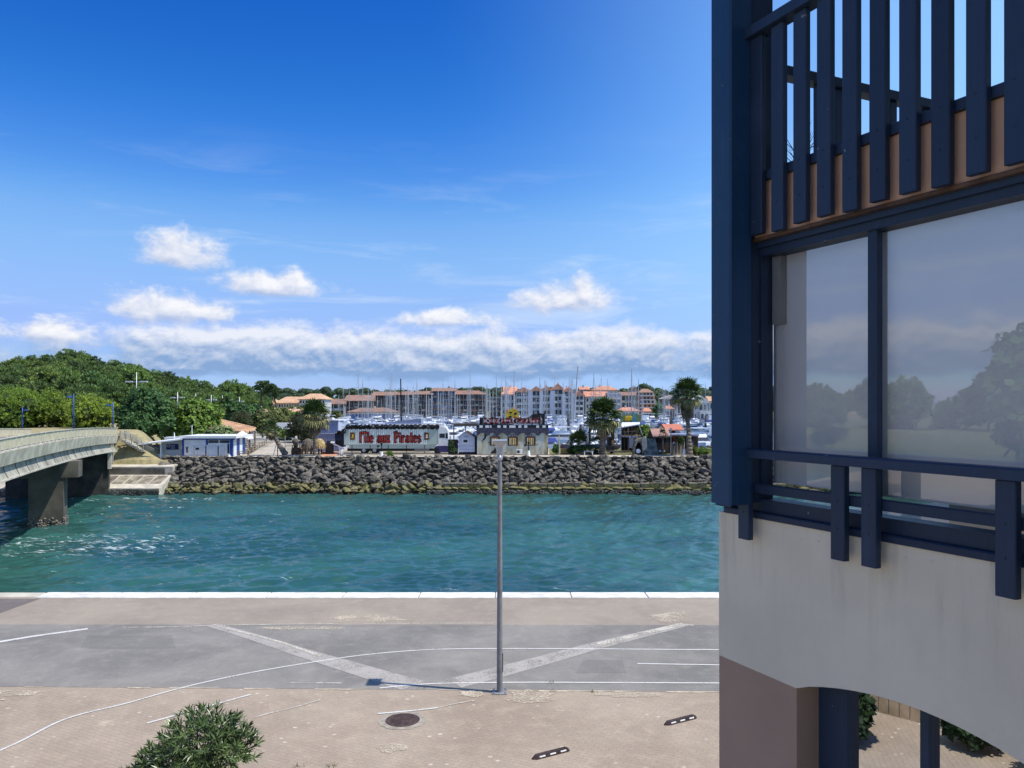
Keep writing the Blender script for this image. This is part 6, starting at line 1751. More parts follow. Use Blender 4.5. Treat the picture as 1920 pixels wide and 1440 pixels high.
# ---- thatched parasol shelter, barrels
th_ = thing('thatched_shelter', 'round thatched shelter with straw and grey roof behind the straight palm', 'shelter', P(584, 855, 114))
c = P(572, 855, 115)
def thatch_dome(px, py0, py1, hw, Y, m, nm):
    z0, z1 = PZ(py1, Y), PZ(py0, Y); w_ = hw / F * Y; g = MB(); n = 22; qq = random.Random(px)
    rows_ = [(1.0, 0), (1.02, .08), (.86, .45), (.60, .78), (.30, .96), (.02, 1.0)]; vs_ = []
    for r, h in rows_:
        for i in range(n):
            a = 6.283 * i / n; kk = 1 + qq.uniform(-.07, .07); vs_.append((PX(px, Y) + r * w_ * kk * math.cos(a), Y + r * w_ * .8 * kk * math.sin(a), z0 + (z1 - z0) * h + qq.uniform(-.1, .1) * (h < .5)))
    g.add(vs_, [(j * n + i, j * n + (i + 1) % n, (j + 1) * n + (i + 1) % n, (j + 1) * n + i) for j in range(5) for i in range(n)])
    for i in range(150):
        a = qq.uniform(0, 6.28); r = qq.uniform(.7, 1.05) * w_; p0 = Vector((PX(px, Y) + r * math.cos(a), Y + r * .8 * math.sin(a), z0 + qq.uniform(0, .5)))
        d = Vector((math.cos(a) * .25, math.sin(a) * .25, -.5)); s_ = Vector((-math.sin(a), math.cos(a), 0)) * .06
        g.poly([p0 - s_, p0 + s_, p0 + d])
    return part(nm, g, m, th_, world=True)
thatch_dome(599, 822, 837, 11, 114.2, m_thatch, 'thatch'); thatch_dome(577, 822, 842, 13, 115.5, m_thatch_d, 'thatch')
for px in (567, 574, 584, 598, 603): part('post', MB().tube(P(px, 856, 114.5), P(px, 836, 114.5), .09, n=6), m_tb, th_, world=True)
for py in (846, 851): part('rail', MB().beam(P(566, py, 113.8), P(605, py, 113.8), .1, .12), m_tb, th_, world=True)
for i in range(8): part('picket', MB().beam(P(567 + i * 5, 856, 113.8), P(567 + i * 5, 845, 113.8), .1, .1), m_tb, th_, world=True)
for i, (px, lab) in enumerate(((553, 'wooden barrel at the left of the thatched shelter'), (561, 'wooden barrel leaning against the thatched shelter'))):
    tag(link('barrel', MB().lathe([(.42, 0), (.52, .35), (.55, .6), (.52, .9), (.42, 1.2), (.36, 1.2)], n=14).mesh('barrel', m_tb, True), None, P(px, 855, 114)), lab, 'barrel', 'barrels by the shelter')
tc_ = thing('totem_head', 'carved dark head shaped statue on the roof edge of the thatched shelter', 'statue', P(554, 846, 113.5))
part('head', MB().blob(P(554, 828, 113.5), (.45, .4, .55), 3, 2, .12), m_thatch_d, tc_, True, world=True); part('post', pbox(MB(), 550.5, 557, 832, 846, 113.5, .5), m_tb, tc_, world=True)

# ---- blue-grey sheds
sd = thing('cladding_shed', 'tall blue grey shed with light flank behind the truck rear', 'shed', P(615, 853, 122))
part('wall', pbox(MB(), 601, 634, 789, 852, 123, 4), m_slate, sd, world=True)
part('wall', pbox(MB(), 592, 636, 813, 852, 121.5, 1.4), m_slate, sd, world=True)
part('flank', MB().hexa([P(634.2, 845, 123), P(650, 845, 127), P(650, 846, 128), P(634.2, 846, 124), P(634.2, 789, 123), P(650, 799, 127), P(650, 799, 128), P(634.2, 789, 124)]), m_slate_l, sd, world=True)
part('roof_edge', pbox(MB(), 600, 635, 786.5, 789, 122.8, 5), m_white, sd, world=True)
part('door_reveal', pbox(MB(), 595, 600.8, 789, 812, 123.5, 1), m_dark, sd, world=True)
for i in range(12):
    for (a, b_, y0, y1, yy) in ((601, 634, 790, 812, 122.96), (592, 636, 815, 851, 121.46)):
        x = a + (b_ - a) * (i + .5) / 12; part('cladding_rib', MB().box(PX(x, yy) - .03, PX(x, yy) + .03, yy, yy + .05, PZ(y1, yy), PZ(y0, yy)), m_slate, sd, world=True)
part('joint', pbox(MB(), 601, 636, 812.2, 813.4, 121.4, .1), m_slate_l, sd, world=True)
s2 = thing('sloped_roof_shed', 'long shed with wedge shaped blue roof behind the trailer', 'shed', P(760, 853, 124))
part('roof_wedge', MB().hexa([P(722, 794, 122), P(795, 794, 122), P(795, 794, 127), P(722, 794, 127), P(722, 792.6, 122), P(789, 784.5, 122), P(789, 784.5, 127), P(722, 792.6, 127)]), m_slate, s2, world=True)
part('wall', pbox(MB(), 700, 800, 797.5, 852, 122.3, 5), m_slate_l, s2, world=True)
part('roof_edge', pbox(MB(), 690, 822, 794, 797.5, 121.8, 5), m_slate_l, s2, world=True)
part('end_cap', pbox(MB(), 789.3, 794, 785, 794, 121.9, .3), m_white, s2, world=True)

# ---- the lettered trailer truck
Y = 115.5
tk = thing('trailer_truck', 'long mint grey articulated truck lettered in red standing on the far bank', 'truck', P(735, 853, Y))
zt, z0_, zs = PZ(803, Y), PZ(834.5, Y), PZ(841, Y)
xa_, xb_ = PX(645, Y), PX(820.5, Y)
tr_ = part('trailer', MB().box(xa_, xb_, Y, Y + 2.5, z0_, zt), m_mint, tk, world=True)
rb = MB(); n = 42
for i in range(n):
    x = PX(655, Y) + (PX(800, Y) - PX(655, Y)) * i / (n - 1)
    rb.box(x - .085, x + .085, Y - .045, Y - .002, z0_ + .1, zt - .12)
tag(part('ribs', rb, mat('mint_light_rib', (.82, .85, .80), .6, .05, 1), tr_, world=True), kind='stuff')
part('panel', MB().box(xa_ + .05, PX(655, Y) - .1, Y - .03, Y - .002, z0_ + .1, zt - .1), m_mint, tr_, world=True)
part('panel', MB().box(PX(801.5, Y), xb_ - .05, Y - .03, Y - .002, z0_ + .1, zt - .1), m_mint, tr_, world=True)
part('top_rail', MB().box(xa_ - .05, xb_ + .05, Y - .06, Y + 2.5, zt + .002, zt + .09), m_black, tr_, world=True)
part('side_skirt', MB().box(PX(654, Y), PX(818, Y), Y + .06, Y + .14, zs, z0_ - .01), m_mint, tr_, world=True)
part('chassis', MB().box(PX(650, Y), PX(825, Y), Y + .4, Y + 2.1, PZ(846, Y), PZ(841.2, Y)), m_black, tk, world=True)
zg = ZF
for px in (682, 702):
    for yy in (Y + .12, Y + 2.1):
        w_ = part('wheel', MB().tube((PX(px, Y), yy, zg + .50), (PX(px, Y), yy + .28, zg + .50), .50, n=18), m_tyre, tk, world=True)
        part('rim', MB().tube((PX(px, Y), yy - .02, zg + .50), (PX(px, Y), yy + .30, zg + .50), .26, n=12), m_galv, w_, world=True)
for px in (660, 694, 728, 762, 796): part('strut', MB().beam(P(px, 853, Y + .05), P(px, 835, Y + .05), .09, .06), m_black, tk, world=True)
part('side_box', MB().box(PX(777, Y), PX(805, Y), Y + .1, Y + .6, PZ(846.5, Y), PZ(838.5, Y)), m_black, tk, world=True)
for py in (839.5, 842, 844.5): part('tank_rail', MB().box(PX(777, Y), PX(805, Y), Y + .02, Y + .09, PZ(py + .5, Y), PZ(py - .3, Y)), m_galv, tk, world=True)
cb = part('cab', MB().xzprism([(PX(821.5, Y), PZ(846, Y)), (PX(821.5, Y), PZ(800.5, Y)), (PX(836, Y), PZ(801.5, Y)), (PX(839.5, Y), PZ(807, Y)), (PX(840.5, Y), PZ(822, Y)), (PX(840.5, Y), PZ(846, Y))], Y + .05, Y + 2.4), m_white, tk, world=True)
part('cab_window', pbox(MB(), 824, 834, 813, 821, Y + .03, .03), m_smoke, cb, world=True)
part('windscreen', pbox(MB(), 835.5, 839.6, 812, 822, Y + .03, .03), m_smoke, cb, world=True)
part('bumper', pbox(MB(), 819, 841.5, 836, 848, Y + .0, 2.4), mat('dark_violet_paint', (.05, .04, .14), .4, .2, 1), cb, world=True)
part('wind_deflector', pbox(MB(), 821.6, 833, 794.5, 800.5, Y + .3, 1.8), m_white, cb, world=True)
w_ = part('wheel', MB().tube((PX(820.5, Y), Y + .02, zg + .52), (PX(820.5, Y), Y + .3, zg + .52), .54, n=18), m_tyre, tk, world=True)
part('rim', MB().tube((PX(820.5, Y), Y - .02, zg + .52), (PX(820.5, Y), Y + .28, zg + .52), .28, n=12), m_black, w_, world=True)
# rear door, lamps, loading ramp
part('tail_unit', pbox(MB(), 628, 644.6, 812, 826, Y + .2, 2.2), mat('navy_panel', (.02, .03, .06), .4, .2, 1), tk, world=True)
part('tail_frame', pbox(MB(), 629, 645, 826, 838, Y + .6, 1.5), m_black, tk, world=True)
part('tail_shelf', pbox(MB(), 628, 645, 811, 812, Y + .1, 2.3), m_galv, tk, world=True)
# tyres lashed along the roof edge
qq = random.Random(6)
for i in range(24):
    px = 637 + i * 7.9
    t_ = link('roof_tyre', None, tk) if False else part('roof_tyre', MB().lathe([(.20, 0), (.36, .02), (.40, .12), (.36, .26), (.20, .28), (.17, .14)], n=12), m_tyre, tk)
    p_ = P(px, 800.5 if px > 648 else 808 + (648 - px) * .3, Y + .15)
    t_.location = p_ - tk.location; t_.rotation_euler = (R(90) + qq.uniform(-.5, .5), qq.uniform(-.4, .4), qq.uniform(-.5, .5))
for i in range(15):
    px = 652 + i * 11.5; part('roof_lamp', MB().box(PX(px, Y) - .25, PX(px, Y) + .25, Y - .02, Y + .12, PZ(799.6, Y), PZ(797.8, Y)), m_galv if i % 2 else m_white, tk, world=True)
part('roof_canopy', slab4(P(640, 800, Y + .2), P(822, 796.8, Y + .2), P(820, 794.6, Y + 2.4), P(660, 797, Y + 2.4), .05), m_tg, tk, world=True)

STROKES = {
 'l': (.30, [[(.15, 1.15), (.15, .05), (.28, 0)]]), "'": (.22, [[(.12, 1.2), (.06, .95)]]), 'i^': (.34, [[(.17, .72), (.17, .05), (.3, 0)], [(0, 1.0), (.17, 1.22), (.34, 1.0)]]),
 'e': (.52, [[(.08, .36), (.44, .42), (.40, .66), (.24, .74), (.08, .60), (.07, .15), (.24, 0), (.46, .10)]]),
 'a': (.58, [[(.08, .62), (.26, .74), (.44, .66), (.44, .06), (.56, 0)], [(.44, .40), (.20, .40), (.07, .24), (.10, .05), (.26, 0), (.44, .12)]]),
 'u': (.60, [[(.08, .74), (.08, .12), (.22, 0), (.44, .10)], [(.46, .74), (.46, .06), (.58, 0)]]), 'x': (.56, [[(.05, .74), (.50, 0)], [(.50, .74), (.05, 0)]]),
 'P': (.74, [[(.20, 1.2), (.20, -.02)], [(.02, 1.12), (.36, 1.24), (.64, 1.06), (.62, .66), (.40, .50), (.2, .52)], [(.04, 0), (.36, 0)]]),
 'i': (.28, [[(.13, .72), (.13, .05), (.26, 0)], [(.10, .98), (.16, 1.04)]]), 'r': (.44, [[(.10, .74), (.10, 0)], [(.10, .56), (.26, .74), (.42, .64)]]),
 't': (.42, [[(.18, 1.05), (.18, .10), (.32, 0), (.42, .06)], [(.02, .72), (.40, .72)]]), 's': (.50, [[(.44, .64), (.26, .74), (.08, .62), (.14, .44), (.38, .32), (.42, .12), (.24, 0), (.05, .10)]]),
 'L': (.58, [[(.12, 1), (.12, 0), (.52, 0), (.55, .16)], [(0, 1), (.26, 1)], [(0, 0), (.12, 0)]]), 'I': (.34, [[(.17, 1), (.17, 0)], [(.03, 1), (.31, 1)], [(.03, 0), (.31, 0)]]),
 'E': (.60, [[(.12, 1), (.12, 0)], [(0, 1), (.54, 1), (.54, .84)], [(.12, .52), (.40, .52)], [(0, 0), (.54, 0), (.56, .18)]]), 'A': (.76, [[(.10, 0), (.36, 1), (.66, 0)], [(.22, .36), (.54, .36)], [(0, 0), (.22, 0)], [(.52, 0), (.76, 0)]]),
 'U': (.70, [[(.13, 1), (.13, .2), (.25, .02), (.45, .02), (.57, .2), (.57, 1)], [(0, 1), (.26, 1)], [(.46, 1), (.70, 1)]]), 'X': (.72, [[(.08, 1), (.62, 0)], [(.62, 1), (.08, 0)], [(0, 1), (.22, 1)], [(.5, 0), (.72, 0)]]),
 'p': (.62, [[(.13, 1), (.13, 0)], [(0, 1), (.42, 1), (.58, .84), (.56, .60), (.40, .48), (.13, .48)], [(0, 0), (.28, 0)]]), 'R': (.70, [[(.13, 1), (.13, 0)], [(0, 1), (.42, 1), (.58, .84), (.56, .62), (.40, .50), (.13, .50)], [(.36, .50), (.66, 0)], [(0, 0), (.26, 0)]]),
 'T': (.66, [[(.33, 1), (.33, 0)], [(.02, .82), (.04, 1), (.62, 1), (.64, .82)], [(.2, 0), (.46, 0)]]), 'S': (.56, [[(.50, .80), (.40, 1), (.16, .98), (.06, .78), (.18, .56), (.42, .44), (.52, .22), (.40, .02), (.14, 0), (.05, .22)]]), ' ': (.40, []),
}
def lettering(txt, x0, x1, zb, ht, y, wd, th, name, m, parent, fat=1.0):
    W = sum(STROKES[c][0] + .12 for c in txt) - .12
    sx = (x1 - x0) / W; x = x0
    for c in txt:
        w_, st = STROKES[c]; g = MB()
        for pl in st:
            for (a, b_), (c_, d) in zip(pl, pl[1:]):
                A, B = Vector((x + a * sx, y, zb + b_ * ht)), Vector((x + c_ * sx, y, zb + d * ht)); dd = (B - A).normalized() * wd * .3
                vert = abs((B - A).normalized().z)
                g.beam(A - dd, B + dd, wd * (.62 + .38 * vert) * fat, th, up=(0, 1, 0))
        if st: part(name, g, m, parent, world=True)
        x += (w_ + .12) * sx
txt = ['l', "'", 'i^', 'l', 'e', ' ', 'a', 'u', 'x', ' ', 'P', 'i', 'r', 'a', 't', 'e', 's']
zb_, ht_ = PZ(829, Y), (829 - 813) / F * Y
lettering(txt, PX(674, Y), PX(789, Y), zb_, ht_, Y - .055, .36, .02, 'letter_outline', m_black, tr_)
lettering(txt, PX(674, Y), PX(789, Y), zb_, ht_, Y - .072, .17, .02, 'letter', m_red, tr_)
for px in (661, 800):
    em = MB(); pbox(em, px - 5, px + 5, 810.5, 825, Y - .075, .05)
    o = part('framed_emblem', em, mat('emblem_gilt', (.28, .22, .12), .6, .4, 5), tr_, world=True)
    part('emblem_panel', pbox(MB(), px - 3.8, px + 3.8, 812, 823.5, Y - .095, .02), mat('emblem_maroon', (.12, .04, .03), .6, .3, 4), tr_, world=True)
    part('emblem_figure', MB().blob(P(px, 817, Y - .1), (.17, .03, .22), 2, 1, .15).blob(P(px, 820.5, Y - .1), (.22, .03, .12), 4, 1, .15), m_yel if px < 700 else m_tc, tr_, world=True)
rp = thing('loading_ramp', 'pale grey chute slanting beside the truck tail', 'ramp', P(628, 852, 114))
part('chute', MB().hexa([P(622, 832, 114), P(645, 843, 114), P(645, 843, 115.2), P(622, 832, 115.2), P(622, 829.5, 114), P(646, 840, 114), P(646, 840, 115.2), P(622, 829.5, 115.2)]), m_slate_l, rp, world=True)
part('housing', MB().xzprism([(PX(611, 114.6), PZ(851, 114.6)), (PX(611, 114.6), PZ(833, 114.6)), (PX(615, 114.6), PZ(826, 114.6)), (PX(624, 114.6), PZ(829, 114.6)), (PX(623, 114.6), PZ(851, 114.6))], 114.3, 115.4), m_dark, rp, world=True)
part('cap', MB().blob(P(623, 829.5, 114.1), (.35, .2, .14), 5, 1, .1), m_white, rp, world=True)
tag(link('terracotta_ground', MB().poly([(*G(602, 857, ZF).xy, ZF + .03), (*G(632, 855, ZF).xy, ZF + .03), (*G(632, 847, ZF).xy, ZF + .03), (*G(604, 847, ZF).xy, ZF + .03)]).mesh('terracotta_ground', m_terra)), kind='structure')
tag(link('low_kerb_wall', pbox(MB(), 604, 627, 847, 853, 114.9, .15).mesh('low_wall', m_terra)), 'low terracotta coloured wall beside the straight palm', 'wall')

# ---- bench with a seated person
bn = thing('bench', 'white two post bench rail at the crest left of the truck', 'bench', P(645, 857, 110.5))
part('seat', MB().box(PX(632, 110.5), PX(664, 110.5), 110.4, 110.75, PZ(852.5, 110.5), PZ(851.6, 110.5)), m_slate, bn, world=True)
for px in (634, 651): part('leg', MB().beam(P(px, 858.5, 110.5), P(px, 852, 110.5), .14, .14), m_kw, bn, world=True)
def skinned(name, joints, bones, m, parent, sub=1):
    me = bpy.data.meshes.new(name); me.from_pydata([j[:3] for j in joints], bones, [])
    o = bpy.data.objects.new(name, me); COL.objects.link(o)
    o.modifiers.new('skin', 'SKIN')
    for i, j in enumerate(joints):
        v = me.skin_vertices[0].data[i]; v.radius = (j[3], j[3] if len(j) < 5 else j[4]); v.use_root = (i == 0)
    s_ = o.modifiers.new('sub', 'SUBSURF'); s_.levels = sub; s_.render_levels = sub
    dg_ = bpy.context.evaluated_depsgraph_get(); new = bpy.data.meshes.new_from_object(o.evaluated_get(dg_))
    o.modifiers.clear(); o.data = new; new.materials.clear(); new.materials.append(m)
    o.parent = parent; return o
def person(lab, loc, rz, shirt, trousers, sitting):
    t_ = thing('person', lab, 'person', loc, rz)
    if sitting:
        J = [(0, 0, .50, .13), (0, -.02, .75, .13), (0, .0, 1.0, .12), (0, 0, 1.10, .055), (-.10, -.05, .50, .085), (-.13, -.42, .50, .065), (-.13, -.42, .07, .045), (-.13, -.55, .04, .04), (.10, -.05, .50, .085), (.13, -.42, .50, .065), (.13, -.42, .07, .045), (.13, -.55, .04, .04), (-.20, 0, 1.0, .06), (-.26, -.08, .74, .045), (-.16, -.30, .62, .035), (.20, 0, 1.0, .06), (.26, -.08, .74, .045), (.16, -.30, .62, .035)]
        zh = 1.22; cut = .56
    else:
        J = [(0, 0, .92, .13), (0, 0, 1.15, .12), (0, 0, 1.40, .12), (0, 0, 1.50, .055), (-.10, 0, .88, .085), (-.11, -.03, .48, .06), (-.11, 0, .08, .045), (-.11, -.14, .04, .04), (.10, 0, .88, .085), (.11, .05, .48, .06), (.12, .10, .08, .045), (.12, -.03, .04, .04), (-.20, 0, 1.40, .06), (-.25, 0, 1.12, .045), (-.24, -.12, .88, .035), (.20, 0, 1.40, .06), (.25, 0, 1.12, .045), (.24, -.1, .88, .035)]
        zh = 1.64; cut = .95
    bones = [(0, 1), (1, 2), (2, 3), (0, 4), (4, 5), (5, 6), (6, 7), (0, 8), (8, 9), (9, 10), (10, 11), (2, 12), (12, 13), (13, 14), (2, 15), (15, 16), (16, 17)]
    J = [tuple(j) for j in J] + [(0, 0, zh - .02, .085, .10), (0, -.01, zh + .08, .07, .085)]
    bones += [(3, 18), (18, 19)]
    b_ = skinned('body', J, bones, shirt, t_)
    me = b_.data; me.materials.append(trousers); me.materials.append(m_skin)
    for p_ in me.polygons:
        z = p_.center.z; x = abs(p_.center.x)
        p_.material_index = 2 if (z > zh - .14 or (x > .225 and z < zh - .52 and not sitting) or (sitting and x > .15 and p_.center.y < -.14 and z > .56)) else (1 if z < cut else 0)
        p_.use_smooth = True
    part('hair', MB().blob((0, .02, zh + .09), (.095, .11, .085), 3, 2, .05), mat('brown_hair', (.06, .035, .02), .7, .2, 5), t_, True)
    return t_
m_skin = mat('skin', (.50, .30, .21), .6, .05, 5)
p_ = P(639.5, 852.5, 110.45); person('person in a white shirt sitting on the white bench near the truck', (p_.x, p_.y, p_.z - .50), .3, mat('white_shirt', (.68, .64, .62), .8, .1, 5), mat('dark_trousers', (.05, .05, .07), .8, .1, 5), True)

# ---- lantern bollards with white cone feet
def bollard(px, yb, Y, lab, lantern=True):
    t_ = thing('lantern_bollard', lab, 'bollard', P(px, yb, Y), group='white footed lantern bollards')
    part('foot', MB().lathe([(.30, 0), (.27, .1), (.17, .78), (.15, .82)], n=14), m_white, t_, True)
    if lantern:
        part('post', MB().tube((0, 0, .8), (0, 0, 1.75), .085, .075, 8), m_black, t_, True)
        part('lantern', MB().lathe([(.07, 1.7), (.14, 1.78), (.14, 2.0), (.16, 2.02), (.05, 2.14)], n=10), m_black, t_)
        part('arm', MB().beam((0, 0, 1.6), (-.45, 0, 1.62), .06, .06).box(-.6, -.4, -.12, .12, 1.4, 1.7), m_black, t_)
bollard(715.5, 858, 109.8, 'lantern bollard with white foot in front of the truck'); bollard(991, 856, 110.6, 'lantern bollard with white foot in front of the pirate house')
bollard(1283, 853, 111, 'bare white bollard foot left of the tallest palm', False); bollard(429.5, 864, 108.9, 'bare white bollard foot at the kiosk corner', False)

# ---- gate with plants, white gable hut
Y = 113.5
gt = thing('lattice_gate', 'dark lattice gate overgrown with plants between truck and white hut', 'gate', P(849, 852, Y))
for a, b_, c_, d in ((841, 852, 841, 824), (858, 852, 858, 824), (841, 824.5, 858, 824.5), (841, 850.5, 858, 850.5)): part('frame', MB().beam(P(a, b_, Y), P(c_, d, Y), .10, .10), m_black, gt, world=True)
for i in range(1, 7): part('slat', MB().beam(P(841 + i * 2.45, 850, Y + .05), P(841 + i * 2.45, 825, Y + .05), .05, .05), m_tb, gt, world=True)
part('back_panel', pbox(MB(), 841, 858, 825, 851, Y + .3, .1), m_dark, gt, world=True)
lfm, _ = crown([((PX(849, Y), Y + .2, PZ(843, Y)), (.6, .25, .6)), ((PX(846, Y), Y + .2, PZ(833, Y)), (.35, .2, .4))], 130, .2, 5, 'leaf', False)
tag(link('climbing_plant', lfm.mesh('climbing_plant', L_DARK)), 'green climber growing through the dark lattice gate', 'plant')
hu = thing('gable_hut', 'small pale blue grey gabled hut left of the pirate house', 'hut', P(874, 852, Y))
x0, x1 = PX(859.5, Y), PX(890, Y); zE, zR, zB = PZ(818.5, Y), PZ(809.5, Y), PZ(847.5, Y)
part('wall', MB().xzprism([(x0, zB), (x1, zB), (x1, zE), ((x0 + x1) / 2, zR - .05), (x0, zE)], Y, Y + 2.6), m_slate_l, hu, world=True)
for s_, xx in ((-1, x0 - .12), (1, x1 + .12)): part('roof', MB().hexa([(xx, Y - .25, zE - .14), ((x0 + x1) / 2, Y - .25, zR), ((x0 + x1) / 2, Y + 2.8, zR), (xx, Y + 2.8, zE - .14), (xx, Y - .25, zE - .02), ((x0 + x1) / 2, Y - .25, zR + .13), ((x0 + x1) / 2, Y + 2.8, zR + .13), (xx, Y + 2.8, zE - .02)]), m_slate if s_ < 0 else m_tb, hu, world=True)
wf = part('window', pbox(MB(), 867, 878.5, 822.5, 831.5, Y - .05, .06), m_white, hu, world=True); part('pane', pbox(MB(), 868.8, 876.8, 824.4, 829.8, Y - .07, .03), m_win, wf, world=True)
part('vent', pbox(MB(), 871, 877.5, 817, 819.5, Y - .03, .03), m_slate, hu, world=True)
for py in (836, 842): part('board_line', pbox(MB(), 860, 889.5, py, py + .5, Y - .02, .019), m_slate, hu, world=True)
part('plinth', pbox(MB(), 860, 889.5, 847.6, 852, Y + .1, 2.4), m_dark, hu, world=True)
part('side_wall', pbox(MB(), 890.3, 894, 818, 852, Y + .4, 2), m_black, hu, world=True)

# ---- pirate house: a painted facade on a low hall, with sign, flame emblem and ship silhouette on the roof
Y = 113.0
ph = thing('pirate_house', 'low hall painted as a cracked castle wall with barred windows and checkered cornice', 'building', P(961, 853, Y))
X0, X1 = PX(894.5, Y), PX(1027.5, Y); zB, zC = PZ(853, Y), PZ(807.5, Y)
fm_ = bpy.data.materials.new('stained_facade_paint'); fm_.use_nodes = True
t = NT(fm_.node_tree); p = t.n['Principled BSDF']; tc0 = t.node('ShaderNodeTexCoord').outputs['Object']; x_, y_, z_ = t.xyz(tc0)
n1 = t.noise(t.comb(t.m('MULTIPLY', x_, 1.6), 0.0, t.m('MULTIPLY', z_, .35)), 1.1, 5, .6)
c = t.mix(t.smooth(n1, .42, .66), (.52, .54, .46), (.42, .34, .16))
c = t.mix(t.m('MULTIPLY', t.smooth(t.noise(tc0, 1.2, 4), .5, .75), .6), c, (.60, .63, .60))
t.l.new(c, p.inputs['Base Color']); p.inputs['Roughness'].default_value = .85; MATS['facade'] = fm_
part('wall', MB().box(X0, X1, Y, Y + 9, zB, zC), fm_, ph, world=True)
sc = []
n = 7
for i in range(n):
    for j in range(8):
        u = (i + j / 8) / n; sc.append((X0 + (X1 - X0) * u, PZ(811.5, Y) - .0 - .42 * abs(math.cos(math.pi * j / 8)) ** 3 * (1 if 1 else 0)))
sc.append((X1, PZ(811.5, Y) - .42))
part('scalloped_cornice', MB().xzprism([(X1 + .06, PZ(801.8, Y)), (X0 - .06, PZ(801.8, Y))] + sc, Y - .12, Y - .003), mat('cornice_stone_print', (.030, .028, .05), .8, .6, 6, col2=(.10, .095, .13)), ph, world=True)
part('parapet', MB().box(X0 - .05, X1 + .05, Y - .10, Y + 9, PZ(801.8, Y) + .002, PZ(797.2, Y)), m_black, ph, world=True)
for a, b_ in ((899, 905.2), (910, 917), (918.5, 921.5), (932.5, 938.5), (943.8, 949.6), (955, 966.5), (972, 977.6), (983, 988.6), (1005.5, 1010.8), (1017, 1023)):
    part('checker_square', MB().box(PX(a, Y), PX(b_, Y), Y - .13, Y - .102, PZ(802, Y), PZ(797.6, Y)), m_white, ph, world=True)
m_st = mat('dark_arch_stone', (.055, .06, .075), .8, .3, 3); m_cur = mat('yellow_curtain', (.62, .42, .10), .8, .2, 3); m_cur2 = mat('brown_curtain', (.18, .07, .03), .8, .2, 3)
for px in (928, 961.5, 994.5):
    x0, x1 = PX(px - 9.6, Y), PX(px + 9.6, Y); za, zb_ = PZ(835.5, Y), PZ(817.5, Y)
    ar = [(x0, za), (x1, za), (x1, zb_)] + [(x0 + (x1 - x0) * (1 - i / 8), zb_ + .26 * math.sin(math.pi * i / 8)) for i in range(1, 8)] + [(x0, zb_)]
    w_ = part('window', MB().xzprism(ar, Y - .06, Y - .004), m_st, ph, world=True)
    i0, i1 = PX(px - 6.8, Y), PX(px + 6.8, Y); zi0, zi1 = PZ(834, Y), PZ(820, Y)
    part('opening', MB().xzprism([(i0, zi0), (i1, zi0), (i1, zi1)] + [(i0 + (i1 - i0) * (1 - i / 6), zi1 + .14 * math.sin(math.pi * i / 6)) for i in range(1, 6)] + [(i0, zi1)], Y - .085, Y - .063), m_cur2, w_, world=True)
    for i, f_ in enumerate((.12, .36, .62, .86)):
        xc = i0 + (i1 - i0) * f_; part('curtain', MB().box(xc - .075, xc + .075, Y - .105, Y - .088, zi0 + .02, zi1 - .1), m_cur if i % 2 else mat('cream_curtain', (.70, .62, .40), .8, .1, 3), w_, world=True)
    for i in range(7):
        a = math.pi * (i + .5) / 7; xc = (x0 + x1) / 2 - (x1 - x0) / 2 * .88 * math.cos(a); part('voussoir', MB().obox((xc, Y - .072, zb_ + .12 * math.sin(a) - .02), (.07, 0, 0), (0, .012, 0), (0, 0, .10)), m_tg, w_, world=True)
ck = MB()
for pts in ([(909, 808), (913, 813), (918, 811), (919, 815), (913, 817), (910, 823), (906, 827), (904, 826), (908, 820), (908, 814)], [(928, 838), (931, 845), (930, 851), (919, 851), (922, 846), (926, 844)], [(965, 807), (972, 808), (981, 808), (982, 811), (980, 812), (977, 810), (972, 811), (967, 809)],
            [(1016, 836), (1013, 841), (1010, 846), (1012, 841)], [(1006, 832), (1009, 833), (1007, 834)], [(945, 850), (951, 847), (949, 850)], [(915, 830), (920, 828), (917, 831)]):
    ck.xzprism([(PX(a, Y), PZ(b_, Y)) for a, b_ in pts][::-1], Y - .02, Y - .002)
part('painted_crack', ck, mat('crack_paint', (.045, .035, .03), .9, .5, 8), ph, world=True)
part('skirting', MB().box(X0, X1, Y - .06, Y - .003, zB, PZ(850.6, Y)), m_conc, ph, world=True)
ac = thing('air_conditioner', 'white air conditioner unit with round fan at the foot of the pirate house', 'air conditioner', P(974, 853, Y - .5))
part('case', pbox(MB(), 968.5, 979.5, 842.5, 851.5, Y - .55, .4), m_white, ac, world=True)
part('fan', MB().tube(P(972, 847, Y - .57), P(972, 847, Y - .54), .22, n=14), m_smoke, ac, world=True)
sg = thing('roof_sign', 'black roof sign lettered in red with the name of the pirate park', 'sign', P(960, 798, Y))
bd = [(PX(899, Y), PZ(796.8, Y)), (PX(1021.5, Y), PZ(796.8, Y)), (PX(1022.5, Y), PZ(768.5, Y)), (PX(1019, Y), PZ(776, Y)), (PX(1012, Y), PZ(774.5, Y)), (PX(1011, Y), PZ(768, Y)), (PX(1009, Y), PZ(776, Y)), (PX(998, Y), PZ(777, Y)), (PX(993, Y), PZ(781.5, Y)), (PX(980, Y), PZ(784.6, Y)), (PX(931, Y), PZ(784.4, Y)), (PX(928, Y), PZ(780.5, Y)), (PX(924, Y), PZ(782, Y)), (PX(918, Y), PZ(784, Y)), (PX(909, Y), PZ(783, Y)), (PX(907.5, Y), PZ(779, Y)), (PX(904, Y), PZ(783, Y)), (PX(899, Y), PZ(783.4, Y))]
part('board', MB().xzprism(bd, Y + .3, Y + .42), m_black, sg, world=True)
for px in (906, 926, 961, 996, 1014): part('stay', MB().beam(P(px, 797, Y + .2), P(px, 779, Y + .2), .05, .05), m_galv, sg, world=True)
